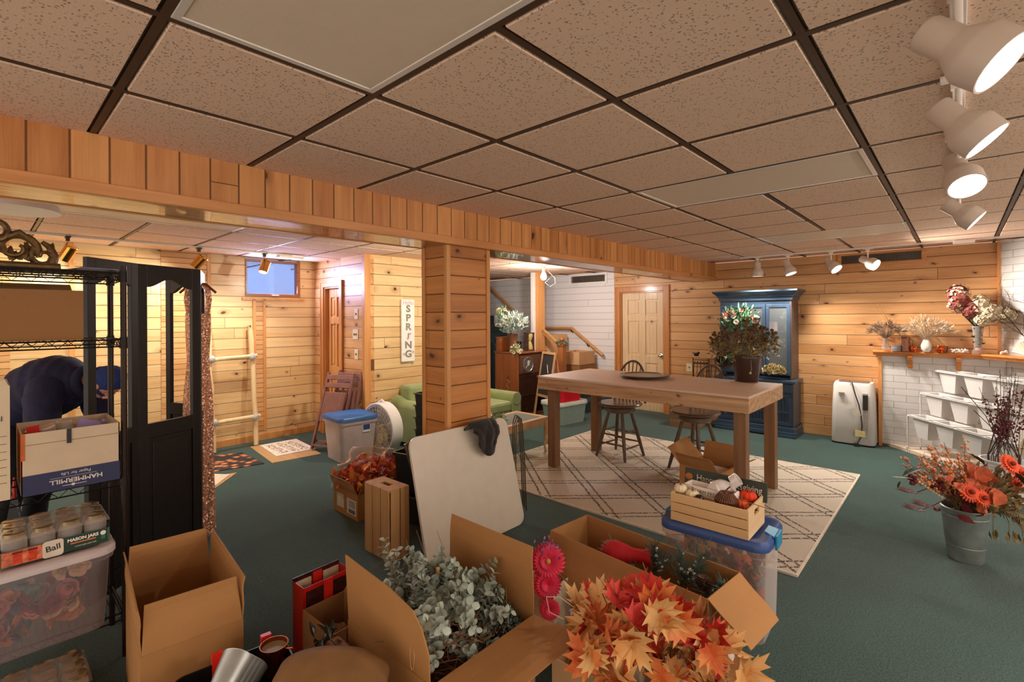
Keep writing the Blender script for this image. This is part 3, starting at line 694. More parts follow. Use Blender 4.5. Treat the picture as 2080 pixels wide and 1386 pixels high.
# things in and on the hutch
OVP = ((0, .3), (.3, .9), (.65, 1), (.9, .7), (1, .25))
def petalball(b, c, r, n=14, sd=0):
    """a small rose: rings of cupped petals around a random axis"""
    ax = (rvec() + V((-.7, -.7, .4))).normalized(); u_ = ax.orthogonal().normalized(); c = V(c)
    for k, L, tl in ((6, 1., .15), (5, .8, .7), (4, .55, 1.6)) if n > 10 else ((5, 1., .3), (3, .6, 1.3)):
        for i in range(k): d = Matrix.Rotation(2 * pi * (i + rnd() * .3) / k + L * 3, 3, ax) @ u_; b.leaf(c, d + ax * tl, ax, r * L, r * L * .95, -.25, OVP)
pinkp = plain('peach_petals', '#e59a8c', .6, var=.15); greenl = plain('spring_leaves', '#5d8a63', .6, var=.25); whitep = plain('white_petals', '#ece4da', .6)
def flowers(name, label, cat, loc, rx, ry, rz_, nl, nf, fcols, leafm, fs=.035, ls=.06, group=None, stems=True, vase=None, lean=(0, 0)):
    """a loose bouquet filling an ellipsoid; stems run down to loc"""
    t = thing(name, label, cat, loc, 0, group)
    c = V((lean[0], lean[1], rz_ + (.08 if vase is None else vase)))
    b = B()
    for i in range(nl):
        d = rvec(); k = rnd() ** .4; p = c + V((d.x * rx, d.y * ry, d.z * rz_)) * k
        out = (p - V((0, 0, 0)) + rvec() * .08).normalized(); b.leaf(p, out, rvec(), ls * rr(.6, 1.3), ls * .4, .3)
    if nl: b.build('foliage', leafm, t, smooth=True)
    if stems:
        b = B()
        for i in range(max(8, nf // 2)):
            d = rvec(); p = c + V((d.x * rx, d.y * ry, d.z * rz_)) * .8; b.tube([(rr(-.01, .01), rr(-.01, .01), .02), p * .5 + V((0, 0, .03)), p], [.003, .003, .002], 5)
        b.build('stems', leafm, t)
    per = max(1, nf // len(fcols))
    for fm in fcols:
        b = B()
        for i in range(per):
            d = rvec(); d.z = abs(d.z) * .9 - .2; p = c + V((d.x * rx, d.y * ry, d.z * rz_)) * rr(.75, 1.05); petalball(b, p, fs * rr(.7, 1.2))
        b.build('blossoms', fm, t, smooth=True)
    return t
sprig = flowers('flower_arrangement', 'spring wreath of peach blossoms and green leaves hung on the hutch doors', 'flowers', (7.05, 2.24, 1.25), .07, .27, .20, 230, 44, [pinkp, whitep], greenl, .035, .06)
b = B(); b.box(7.2, 7.25, 1.80, 1.90, 1.378, 1.50); tag(b.build('gift_box', plain('pink_card', '#e3a79a', .6), bevel=.003), 'pink square box on the hutch shelf behind glass', 'box')
flowers('dried_bouquet', 'pale dried flowers on the right of the hutch shelf', 'flowers', (7.22, 1.70, 1.37), .05, .05, .10, 20, 26, [whitep], greenl, .025, .04)
flowers('silk_flowers', 'pink and white silk flowers low behind the right hutch door', 'flowers', (7.22, 1.76, .98), .06, .08, .12, 40, 14, [pinkp, whitep], greenl, .03, .05)
hyd = plain('dried_hydrangea', '#b5a67e', .8, var=.3, scale=50)
flowers('dried_hydrangeas', 'dried cream hydrangea heads lying on the hutch counter', 'flowers', (7.10, 1.82, .72), .05, .15, .11, 0, 130, [hyd, plain('dried_hydrangea_pale', '#cfc39b', .8, var=.2)], hyd, .034, .03, stems=False, vase=.02)
flowers('grapevine_wreath', 'brown grapevine and eucalyptus leaning at the left of the hutch counter', 'wreath', (7.03, 2.42, .74), .05, .14, .17, 90, 10, [plain('moss', '#5c7a4b', .9)], plain('dark_vine', '#4a3a2f', .8, var=.3), .04, .09)
# brown pot with coneflowers on the table
t = thing('coneflower_bucket', 'dark brown bucket of dried coneflowers standing on the big table', 'bucket', (4.94, 1.50, TZ))
potm = plain('brown_plastic', '#3a2620', .25, var=.06)
b = B(); b.lathe([(0, 0), (.098, 0), (.102, .004), (.125, .225), (.134, .228), (.134, .24), (.12, .24), (.096, .01), (0, .01)], n=44); b.build('bucket', potm, t, smooth=True)
conem = plain('coneflower_brown', '#5a3e28', .9, var=.3, scale=60); stm = plain('dry_stems', '#85734a', .8, var=.3)
b = B(); bc = B(); bp = B(); bp.v = []
for i in range(120):
    a = rr(0, 2 * pi); k = rnd() ** .5; p = V((cos(a) * .31 * k, sin(a) * .31 * k, (.26 + .34 * (1 - k * .5) * rr(.55, 1.1)))); p += V((-.0, .02, 0))
    b.tube([(cos(a) * .05, sin(a) * .05, .1), (cos(a) * .09, sin(a) * .09, .25), p], [.002, .002, .0015], 4)
    bc.ball(p, (.016, .016, .014), 8, 5, .3, i)
    for q in range(9): d = rvec(); bp.leaf(p - V((0, 0, rr(.02, .15))), d, rvec(), rr(.03, .05), .014, .3)
b.build('stems', stm, t); bc.build('seed_heads', conem, t, smooth=True)['kind'] = 'stuff'; bp.build('dry_leaves', plain('dry_leaves', '#7a6a45', .8, var=.35), t)
b = B()
for i in range(26):
    a = rr(0, 2 * pi); p = V((cos(a) * .27, sin(a) * .27, .28 + rr(-.05, .12)))
    for q in range(6): b.leaf(p, rvec(), rvec(), .018, .008, .4)
b.build('pale_petals', whitep, t)['kind'] = 'stuff'
b = B(); b.tube([(-.09, -.06, .24), (-.115, -.075, .18), (-.12, -.08, .13), (-.125, -.07, .10)], .0015, 5); b.ball((-.125, -.07, .095), .012, 8, 6); b.build('hanging_sprig', plain('pale_sprig', '#a59a80', .8), t)
# iron bird rack and small crate on the floor left of the hutch
iron = plain('black_iron', '#221f1d', .5, .5)
t = thing('iron_bird_stand', 'black iron garden rack topped by a bird, left of the hutch', 'plant stand', (7.35, 2.88, 0))
b = B()
for y in (-.12, .12): b.tube([(0, y, 0), (0, y, .95)], .006, 6)
for z in (.25, .55, .92): b.tube([(0, -.12, z), (0, .12, z)], .005, 6)
for k in range(5): b.tube([(0, -.1 + .05 * k, .55), (0, -.1 + .05 * k + .012, .72), (0, -.1 + .05 * k, .9)], .004, 6)
b.build('rack', iron, t); b = B(); b.ball((0, .07, 1.0), (.012, .04, .028), 12, 8); b.poly([(-.004, .1, 1.0), (-.004, .14, 1.03), (-.004, .1, 1.02)], (.008, 0, 0)); b.ball((0, .035, 1.025), .016, 10, 8); b.poly([(-.003, .02, 1.025), (-.003, .005, 1.02), (-.003, .02, 1.018)], (.006, 0, 0)); b.build('bird', iron, t, smooth=True)
b = B(); b.box(-.006, .006, -.11, .11, .86, .875)
for k in range(5): b.tube([(0, -.1 + .045 * k, .87), (0, -.085 + .045 * k, .90), (0, -.07 + .045 * k, .87)], .004, 5)
b.build('scrollwork', iron, t)
t = thing('wooden_crate', 'small old wooden crate on the carpet beside the pine door', 'crate', (6.9, 2.9, 0))
crm = wood('old_crate_wood', '#8a6a4a', '#5f432b', 'y', 'z', .11, 3, .2, coat=0)
b = B(); b.box(-.16, -.145, -.2, .2, 0, .27); b.box(.145, .16, -.2, .2, 0, .27); b.box(-.145, .145, -.2, -.185, 0, .27); b.box(-.145, .145, .185, .2, 0, .27); b.box(-.145, .145, -.185, .185, 0, .015); b.build('crate_body', crm, t, bevel=.002)

# ---------------- air conditioner ----------------
acw = plain('white_plastic', '#d2cfcb', .35, var=.02); dkp = plain('dark_plastic', '#2a2826', .4)
t = thing('portable_air_conditioner', 'white portable air conditioner standing against the pine wall by the fireplace', 'air conditioner', (7.34, .97, 0), 0)
def rrect(x0, x1, y0, y1, r, z, n=5):
    out = []
    for cx2, cy2, a0 in ((x1 - r, y1 - r, 0), (x0 + r, y1 - r, 90), (x0 + r, y0 + r, 180), (x1 - r, y0 + r, 270)):
        for i in range(n + 1): a = R(a0 + 90 * i / n); out.append((cx2 + r * cos(a), cy2 + r * sin(a), z))
    return out
def loft(b, rings, cap=True):
    n = len(rings[0]); vv = [p for g in rings for p in g]
    fs = [(i * n + j, i * n + (j + 1) % n, (i + 1) * n + (j + 1) % n, (i + 1) * n + j) for i in range(len(rings) - 1) for j in range(n)]
    if cap: fs += [tuple(range(n))[::-1], tuple(range((len(rings) - 1) * n, len(rings) * n))]
    return b.add(vv, fs)
b = B(); loft(b, [rrect(-.15, .13, -.21, .21, .05, .0), rrect(-.165, .14, -.225, .225, .06, .03), rrect(-.155, .14, -.215, .215, .06, .5), rrect(-.14, .14, -.205, .205, .06, .72), rrect(-.12, .13, -.19, .19, .05, .755)]); b.build('body', acw, t, smooth=True)
b = B(); loft(b, [rrect(-.16, .14, -.215, .215, .05, -.0), rrect(-.168, .143, -.228, .228, .06, .018)]); b.build('base', dkp, t)
b = B(); loft(b, [rrect(-.10, .11, -.155, .155, .04, .75), rrect(-.10, .11, -.155, .155, .04, .762)]); b.build('top_grille', plain('brown_grille', '#6a5648', .5), t)
b = B(); b.box(-.171, -.15, -.155, -.105, .1, .64); b.build('panel_strip', plain('grey_strip', '#a39b92', .4), t, bevel=.004)
b = B(); b.box(-.176, -.15, -.155, -.105, .44, .62); b.build('control_panel', dkp, t, bevel=.003)
b = B(); b.box(-.174, -.15, .08, .14, .62, .635); b.box(-.174, -.15, .09, .14, .60, .61); b.build('badge', plain('grey_badge', '#9c968f', .5), t)
b = B(); b.tube([(-.13, .03, .765), (-.16, -.0, .76), (-.185, -.02, .68), (-.185, -.04, .60), (-.19, -.07, .5), (-.19, -.09, .38), (-.195, -.1, .25), (-.19, -.09, .12), (-.2, -.06, .05), (-.21, -.04, .03)], .007, 8); b.box(-.225, -.195, -.07, -.02, .0, .04); b.build('power_cord', dkp, t, smooth=True)
b = B(); b.poly([(-.196, .02, .44), (-.196, -.06, .48), (-.196, -.10, .38), (-.196, -.03, .34)], (.004, 0, 0)); b.build('paper_tag', plain('tag_grey', '#c9c2b4', .6), t)
b = B(); b.poly([(-.2, -.03, .20), (-.2, -.13, .19), (-.2, -.13, .12), (-.2, -.03, .12)], (.004, 0, 0)); b.build('yellow_tag', plain('tag_yellow', '#cfc08a', .6), t)
# ---------------- left room and middle of the room ----------------
whitep_m = plain('ivory_plastic', '#e6d8b8', .4, var=.03)
def outlet(nm, label, p, n, size, toggles):
    """cover plate on a wall; n = outward axis 'x' or 'y' (both face the negative direction)"""
    t = thing(nm, label, 'wall switch', p)
    b = B(); w_, h = size
    if n == 'x': b.box(-.006, 0, -w_ / 2, w_ / 2, -h / 2, h / 2)
    else: b.box(-w_ / 2, w_ / 2, -.006, 0, -h / 2, h / 2)
    b.build('cover_plate', whitep_m, t, bevel=.002)
    for k in range(toggles):
        q = (k - (toggles - 1) / 2) * .045; b = B()
        if n == 'x': b.box(-.016, -.004, q - .005, q + .005, -.01, .014)
        else: b.box(q - .005, q + .005, -.016, -.004, -.01, .014)
        b.build('toggle', plain('switch_brown', '#7a5a3a', .4), t)
outlet('light_switch', 'top ivory switch plate on the closet wall beside the honey door', (DX, 5.58, 1.63), 'x', (.085, .125), 1)
outlet('light_switch', 'middle and widest ivory switch plate on the closet wall', (DX, 5.60, 1.375), 'x', (.13, .125), 2)
outlet('light_switch', 'lowest ivory switch plate on the closet wall', (DX, 5.58, 1.125), 'x', (.085, .125), 1)
outlet('light_switch', 'ivory switch plate on the far wall right of the pale pine door', (WX, 3.12, .78), 'x', (.09, .13), 1)
# SPRING sign
t = thing('spring_sign', 'tall white wooden sign reading Hello SPRING on the pine wall', 'sign', (3.795, SY, 1.01))
b = B(); b.box(-.10, .10, -.05, -.022, 0, .81); b.build('board', plain('whitewashed_board', '#eceae8', .6, var=.05, scale=20), t, bevel=.003)
b = B(); b.box(-.02, .02, -.022, 0, .5, .6); b.build('hanger', dark_frame, t)
greyt = plain('sign_grey', '#8f8778', .6); pkt = plain('sign_pink', '#d8a0a8', .6)
for i, ch in enumerate('SPRING'):
    lettering('letter', ch, .125 if ch != 'I' else .09, greyt, t, frame((.0, -.0515, .685 - i * .118), (1, 0, 0), (0, 0, 1)), .002, sx=1.15, bold=.004)
lettering('hello_script', 'Hello', .075, pkt, t, frame((0, -.0515, .765), (1, .0, .0), (.15, 0, 1)), .001)
b = B()
for p in ((-.07, .10), (.075, .12), (.03, .36), (-.01, .30)):
    for k in range(5): b.ball((p[0] + .009 * cos(k * 1.26), -.053, p[1] + .009 * sin(k * 1.26)), (.007, .003, .007), 8, 5)
b.build('painted_flowers', pkt, t, smooth=True)
# blanket ladder
lad = wood('pale_ladder_pine', '#e8cfa4', '#cfae7c', 'z', 'x', None, knots=.15, rough=.7, coat=0)
t = thing('blanket_ladder', 'rustic pale wood blanket ladder leaning on the left room wall', 'ladder', (2.08, 6.44, 0))
for s, x in ((-1, -.22), (1, .235)):
    b = B(); pts = [(x + .01 * s + rr(-.008, .008), .19 * k / 8 - .0, 1.48 * k / 8 + .015) for k in range(9)]; b.tube(pts, [.03 + rr(-.004, .004) for _ in range(9)], 9); b.build('rail', lad, t, smooth=True)
for z, dz in ((.36, .01), (1.10, .015)):
    y = .19 * z / 1.48 - .035
    b = B(); b.tube([(-.29, y, z - dz), (-.1, y, z), (.1, y, z + .004), (.29, y, z + dz)], [.024, .027, .026, .023], 9); b.build('rung', lad, t, smooth=True)
    for x in (-.215, .235):
        b = B(); b.ball((x, y - .028, z), (.018, .008, .018), 8, 6); b.ball((x, y - .012, z), (.045, .03, .045), 10, 7, .3); b.build('lashing', plain('grey_lashing', '#b7b2ad', .7, var=.3, scale=60), t, smooth=True)
# mats
def mat_quad(nm, label, q, m, th=.008, z=0):
    b = B(); b.hexa([(x, y, z) for x, y in q], (0, 0, th)); o = b.build(nm, m); tag(o, label, 'door mat'); return o
tanmat = wood('coir_mat', '#c09a68', '#a67f50', 'y', 'x', None, knots=0, rough=.9, coat=0)
mat_quad('door_mat', 'tan mat lying under the white lettered mat by the folding chairs', [(2.245, 6.43), (2.154, 5.53), (2.68, 5.47), (2.80, 6.40)], tanmat)
t = thing('lettered_mat', 'white mat with blurry brown printing on top of the tan mat', 'door mat', (2.53, 6.05, .008))
b = B(); b.hexa([(-.19, .33, 0), (-.25, -.31, 0), (.20, -.34, 0), (.25, .32, 0)], (0, 0, .008)); b.build('mat_body', plain('offwhite_mat', '#e4d6c2', .9), t)
mi_, mnt, mbs = _nt('faded_mat_print'); ob, s_ = objxyz(mnt)
nz_ = noise_(mnt, comb(mnt, math_(mnt, 'MULTIPLY', s_[0], 1.0), math_(mnt, 'MULTIPLY', s_[1], .7)), 42, 2)
row = ramp_(mnt, math_(mnt, 'ABSOLUTE', math_(mnt, 'SUBTRACT', math_(mnt, 'FRACT', math_(mnt, 'DIVIDE', math_(mnt, 'ADD', s_[0], .3), .12)), .5)), .42, .36)
mnt.links.new(mix_(mnt, math_(mnt, 'MULTIPLY', ramp_(mnt, nz_, .50, .54), row), srgb('#e4d6c2'), srgb('#75604f')), mbs.inputs['Base Color']); mbs.inputs['Roughness'].default_value = .9
b = B(); b.hexa([(-.15, .26, .008), (-.20, -.25, .008), (.15, -.27, .008), (.20, .25, .008)], (0, 0, .0008)); b.build('faded_print', mi_, t)
flm, fnt, fbs = _nt('floral_mat'); ob, s_ = objxyz(fnt)
vo = N(fnt, 'ShaderNodeTexVoronoi'); vo.inputs['Scale'].default_value = 11; fnt.links.new(ob, vo.inputs['Vector']); cr = N(fnt, 'ShaderNodeValToRGB')
e = cr.color_ramp.elements; e[0].color = (*srgb('#e8dccb'), 1); e[1].color = (*srgb('#2d2420'), 1); e[1].position = .75
for p_, c_ in ((.25, '#e0a05c'), (.45, '#c9743a'), (.6, '#5c463a')): k = e.new(p_); k.color = (*srgb(c_), 1)
fnt.links.new(math_(fnt, 'ADD', vo.outputs['Distance'], math_(fnt, 'MULTIPLY', noise_(fnt, ob, 5), .4)), cr.inputs[0]); fnt.links.new(cr.outputs[0], fbs.inputs['Base Color']); fbs.inputs['Roughness'].default_value = .9
mat_quad('floral_mat', 'mat printed with orange and cream flowers on black near the blanket ladder', [(1.70, 6.36), (1.42, 5.72), (2.09, 5.58), (2.09, 6.24)], flm)
mat_quad('door_mat', 'pale mat corner below the floral mat by the sequin gown', [(1.52, 5.66), (1.36, 5.16), (1.46, 5.12), (1.70, 5.42), (1.70, 5.42)][:4], plain('cream_mat', '#dccbb0', .9), z=.0075)
mat_quad('door_mat', 'tan mat underneath the pale one by the sequin gown', [(1.20, 5.60), (1.20, 5.10), (1.44, 5.07), (1.78, 5.46)], tanmat, .007)
# folding chairs
fcw = wood('mauve_brown_slats', '#8a5a50', '#6b423b', 'z', 'y', None, knots=0, rough=.5)
def fold_chair(label, loc, rz, tilt):
    t = thing('folding_chair', label, 'folding chair', loc, rz, 'wooden folding chairs leaning by the closet door'); t.rotation_euler = (0, 0, rz)
    M = Matrix.Rotation(tilt, 4, 'Y')
    def q(b): b.M = M; return b
    for y in (-.19, .19):
        b = q(B()); b.box(-.018, .018, y - .013, y + .013, 0, .95); b.build('long_leg', fcw, t, bevel=.003)
    for y in (-.155, .155):
        b = q(B()); b.box(-.055, -.022, y - .012, y + .012, .02, .70); b.build('short_leg', fcw, t, bevel=.003)
    b = q(B()); [b.box(-.02, .004, -.18, .18, z, z + .06) for z in (.76, .86)]; b.build('back_slats', fcw, t, bevel=.003)
    b = q(B()); b.box(-.05, -.02, -.14, .14, .34, .70); b.build('seat', fcw, t, bevel=.004)
    b = q(B()); b.box(-.012, .012, -.18, .18, .10, .13); b.box(-.05, -.03, -.15, .15, .05, .075); b.build('stretcher', fcw, t)
fold_chair('front wooden folding chair of the two leaning against the closet wall', (2.76, 5.56, 0), R(22), R(19))
fold_chair('rear wooden folding chair, nearest the closet wall', (2.93, 5.57, 0), R(14), R(14))
# clear totes
def tote(name, label, loc, rz, w, d, h, body, lidm, taper=.9, lidh=.03, group=None, handles=True, hm=None, lid=True):
    t = thing(name, label, 'storage tote', loc, rz, group)
    r = .05; a, c = w / 2, d / 2; k = taper; n = 6; H_ = h - (lidh if lid else 0)
    lay = [(k, 0, .0), (k, .006, .0), (1 - (1 - k) * .5, H_ * .5, 0), (.985, H_ * .9, 0), (.985, H_ * .9, .012), (1, H_, .012)]
    b = B(); loft(b, [rrect(-a * s - e, a * s + e, -c * s - e, c * s + e, r, z, n) for s, z, e in lay], False)
    o = rrect(-a * k, a * k, -c * k, c * k, r, .0, n); b.add(o, [tuple(range(len(o)))[::-1]])
    b.build('tub', body, t, smooth=True)
    if lid:
        b = B(); e = .018
        loft(b, [rrect(-a - e, a + e, -c - e, c + e, r + e, H_ - .012, n), rrect(-a - e, a + e, -c - e, c + e, r + e, H_ + lidh * .5, n), rrect(-a - e * .3, a + e * .3, -c - e * .3, c + e * .3, r, h, n),
                 rrect(-a + .03, a - .03, -c + .03, c - .03, r * .8, h, n), rrect(-a + .04, a - .04, -c + .04, c - .04, r * .7, h - .008, n)])
        b.build('lid', lidm, t, smooth=True)
    if handles:
        for s in (-1, 1):
            b = B(); e = s * (a + .02); b.hexa([(e, -.06, h - .01), (e, .06, h - .01), (e - s * .05, .045, h + .004), (e - s * .05, -.045, h + .004)][::s], (0, 0, .006)); b.box(*sorted((e, e + s * .012)), -.055, .055, h - .07, h)
            b.build('latch', hm or lidm, t, bevel=.003)
    return t
cloudy = glassy('cloudy_plastic', '#eadbd8', .3, .48, 1.4)
bluelid = plain('blue_lid', '#34639c', .35, var=.04); teal = plain('teal_latch', '#2f8ca0', .4)
ft = tote('storage_tote', 'empty clear tote with a blue lid on the left room carpet', (2.855, 5.13, 0), R(-4), .44, .47, .49, cloudy, bluelid, .85, handles=False)
b = B(); b.hexa([(-.02, -.245, .46), (.11, -.245, .46), (.11, -.235, .492), (-.02, -.235, .492)], (0, .02, 0)); b.build('latch', teal, ft)
b = B(); b.box(.04, .13, -.232, -.228, .31, .40); b.build('label', plain('tote_label', '#dcd8dc', .5), ft); b = B(); b.box(.045, .125, -.2335, -.2305, .335, .395); b.build('label_print', plain('label_blue', '#2b4a86', .5), ft)
# round floor fan
fw_ = plain('fan_white', '#e3dedb', .35, var=.03)
t = thing('floor_fan', 'round white floor fan standing behind the clear tote', 'fan', (3.17, 4.97, 0))
fr_ = .285; C0 = V((0, 0, .30)); ax = V((-.99, -.07, 0)).normalized(); Mf = Matrix.Translation(C0) @ rot_to(ax)
b = B(); b.M = Mf; b.shell([(fr_, -.075), (fr_ + .012, -.07), (fr_ + .012, .07), (fr_, .075), (fr_ - .02, .06), (fr_ - .03, -.06), (fr_, -.075)], n=48); b.build('housing', fw_, t, smooth=True)
b = B(); b.M = Mf
for s in (-1, 1):
    for k in range(6): rr_ = .05 + k * .042; b.tube([(rr_ * cos(2 * pi * i / 32), rr_ * sin(2 * pi * i / 32), s * .068 + s * .012 * (1 - k / 6)) for i in range(33)], .0022, 4, False)
    for k in range(28): a = 2 * pi * k / 28; b.tube([(.04 * cos(a), .04 * sin(a), s * .082), (.17 * cos(a + .25), .17 * sin(a + .25), s * .078), (.275 * cos(a + .4), .275 * sin(a + .4), s * .066)], .002, 4)
    b.lathe([(0, s * .088), (.045, s * .085), (.045, s * .07), (0, s * .07)], n=20)
b.build('grille', fw_, t)
for k in range(5):
    a = 2 * pi * k / 5; b = B(); b.M = Mf
    b.grid(lambda u, v: ((.05 + .19 * u) * cos(a + (v - .5) * 1.0), (.05 + .19 * u) * sin(a + (v - .5) * 1.0), (v - .5) * .07), 5, 5); b.build('blade', glassy('fan_blade', '#e8e2de', .2, .6) if k == 0 else bpy.data.materials['fan_blade'], t, smooth=True, solid=.003)
b = B(); sd = ax.cross(V((0, 0, 1))); 
b.bar(ax * .0 + V((0, 0, .012)) - sd * .16, V((0, 0, .012)) + sd * .16, .18, .024, ax); b.build('foot', fw_, t, bevel=.008)
b = B(); b.tube([C0 + sd * .10 + V((0, 0, .27)), C0 + V((0, 0, .325)), C0 - sd * .10 + V((0, 0, .27))], .012, 8); b.build('handle', fw_, t, smooth=True)
# green sofa
gr = plain('green_velvet', '#8b9a62', .7, var=.1, scale=9, sheen=.4)
t = thing('green_sofa', 'olive green sofa against the sign wall, half hidden by the pillar', 'sofa', (4.27, 4.90, 0))
b = B(); b.box(-.76, .76, -.40, .35, .06, .30); b.build('base', gr, t, bevel=.02)
b = B(); b.box(-.60, .60, -.44, .20, .30, .45); b.build('seat_cushion', gr, t, bevel=.04)
b = B(); b.hexa([(-.62, .16, .34), (.62, .16, .34), (.62, .40, .34), (-.62, .40, .34)], (0, .03, .38)); b.build('backrest', gr, t, bevel=.04)
for s in (-1, 1):
    b = B(); x0, x1 = sorted((s * .60, s * .78)); b.box(x0, x1, -.43, .40, .06, .47); b.tube([(s * .69, -.44, .47), (s * .69, .2, .47), (s * .69, .38, .52)], .09, 16); b.build('arm', gr, t, smooth=True, bevel=.01)
for x in (-.7, .7):
    for y in (-.36, .32): b = B(); b.cyl((x, y, 0), (x, y, .06), .02, .028, 10); b.build('foot', dkw, t)
# coffee table with glass top and greens
oak = wood('light_oak', '#cda579', '#b1875a', 'x', 'y', None, knots=0, rough=.4, coat=.2)
t = thing('coffee_table', 'light oak coffee table with a glass top between the pillar and the rug', 'coffee table', (3.90, 3.80, 0))
b = B(); h = .42
for q in ((-.60, .60, -.26, -.20), (-.60, .60, .20, .26), (-.60, -.54, -.20, .20), (.54, .60, -.20, .20)): b.box(*q, h - .03, h)
for q in ((-.56, .56, -.235, -.215), (-.56, .56, .215, .235), (-.565, -.545, -.22, .22), (.545, .565, -.22, .22)): b.box(*q, h - .10, h - .03)
b.build('table_frame', oak, t, bevel=.006)
b = B(); b.box(-.54, .54, -.20, .20, h - .012, h - .006); b.build('glass_top', glassy('table_glass', '#cfdad8', .03, .1), t)
for sx in (-1, 1):
    for sy in (-1, 1):
        b = B(); x, y = sx * .565, sy * .225; b.tube([(x, y, h - .03), (x + sx * .012, y + sy * .012, h - .12), (x + sx * .004, y + sy * .004, h - .25), (x - sx * .006, y - sy * .006, .08), (x + sx * .006, y + sy * .006, .0)], [.03, .034, .022, .014, .018], 10); b.build('leg', oak, t, smooth=True)
sage = plain('sage_green', '#7d8a68', .7, var=.25, scale=30); cream_f = plain('cream_bloom', '#d9d0a8', .7, var=.15)
flowers('greenery_swag', 'pale green roses and foliage lying on the glass coffee table', 'flowers', (3.72, 3.74, .42), .19, .10, .05, 160, 14, [cream_f], sage, .04, .06, stems=False, vase=.0)
t = thing('tissue_stack', 'folded cream paper stack on the green sofa side of the coffee table', 'paper', (3.66, 3.92, .42)); b = B(); b.box(-.1, .1, -.06, .06, 0, .012); b.build('lower_sheet', plain('cream_paper', '#ded2bb', .7), t); b = B(); b.M = Matrix.Rotation(.2, 4, 'Z'); b.box(-.1, .1, -.06, .06, .0125, .02); b.build('top_sheet', plain('cream_paper_top', '#e6dcc8', .7), t)
# black tray stack behind pillar
blk = plain('black_plastic', '#1c1b1b', .35, var=.1); blk2 = plain('black_plastic_matte', '#26211f', .6)
def bin_(nm, label, loc, rz, w, d, h, group=None, flare=1.12, ribs=0, m=None):
    t = thing(nm, label, 'plastic bin', loc, rz, group); m = m or blk; a, c = w / 2, d / 2
    b = B(); loft(b, [rrect(-a / flare, a / flare, -c / flare, c / flare, .02, 0), rrect(-a / flare, a / flare, -c / flare, c / flare, .02, .004), rrect(-a, a, -c, c, .02, h * .93), rrect(-a - .015, a + .015, -c - .015, c + .015, .03, h * .93), rrect(-a - .015, a + .015, -c - .015, c + .015, .03, h),
        rrect(-a + .005, a - .005, -c + .005, c - .005, .02, h), rrect(-a / flare + .01, a / flare - .01, -c / flare + .01, c / flare - .01, .02, .012)]); b.build('tub', m, t, smooth=True)
    if ribs:
        b = B()
        for k in range(ribs):
            x = -a * .9 + 1.8 * a * (k + .5) / ribs
            for s in (-1, 1): b.hexa([(x - .004, s * c / flare, .01), (x + .004, s * c / flare, .01), (x + .004, s * (c + .008), h * .85), (x - .004, s * (c + .008), h * .85)], (0, s * .004, 0))
        b.build('ribs', m, t)
    return t
for k in range(6):
    bin_('plastic_tray', ['lowest black tray in the stack behind the pillar', 'second black tray from the bottom behind the pillar', 'third black tray up in the stack behind the pillar', 'fourth black tray up in the stack behind the pillar', 'fifth black tray up, second from top, behind the pillar', 'topmost black tray in the stack behind the pillar'][k], (3.08, 3.83, k * .118 + .13), R(10), .30, .36, .122 - .006, 'stack of black trays', 1.06)
bin_('plastic_tub', 'tapered black tub underneath the tray stack behind the pillar', (3.08, 3.83, 0), R(10), .25, .30, .128)
# black bins by the card table
b1 = bin_('plastic_bin', 'low ribbed black bin on the carpet beside the white card table', (2.44, 3.18, 0), R(12), .50, .36, .22, ribs=22, m=blk2)
b2 = bin_('plastic_bin', 'taller black storage bin stacked on the ribbed black bin', (2.46, 3.19, .222), R(14), .44, .34, .30)
# carton builder
cb_in = None
def cardboard(name, c, var=.08):
    m, nt, bs = _nt(name); ob, s = objxyz(nt); c = srgb(c)
    n1 = noise_(nt, ob, 5, 4); st = math_(nt, 'SINE', math_(nt, 'MULTIPLY', s[2], 1400)); fine = noise_(nt, ob, 180, 2)
    f = math_(nt, 'ADD', math_(nt, 'MULTIPLY', ramp_(nt, n1, .3, .7), .6), math_(nt, 'MULTIPLY', fine, .4))
    nt.links.new(mix_(nt, f, tuple(x * (1 - var) for x in c), tuple(x * (1 + var) for x in c)), bs.inputs['Base Color'])
    bs.inputs['Roughness'].default_value = .75; bs.inputs['Specular IOR Level'].default_value = .3
    bump_(nt, bs, math_(nt, 'ADD', n1, math_(nt, 'MULTIPLY', fine, .3)), .25, .003); return m
CB = cardboard('cardboard', '#ab7b4a'); CBD = cardboard('cardboard_dark', '#94683f'); CBL = cardboard('cardboard_light', '#d0a678'); CBW = cardboard('cardboard_pale', '#d9c5a8')
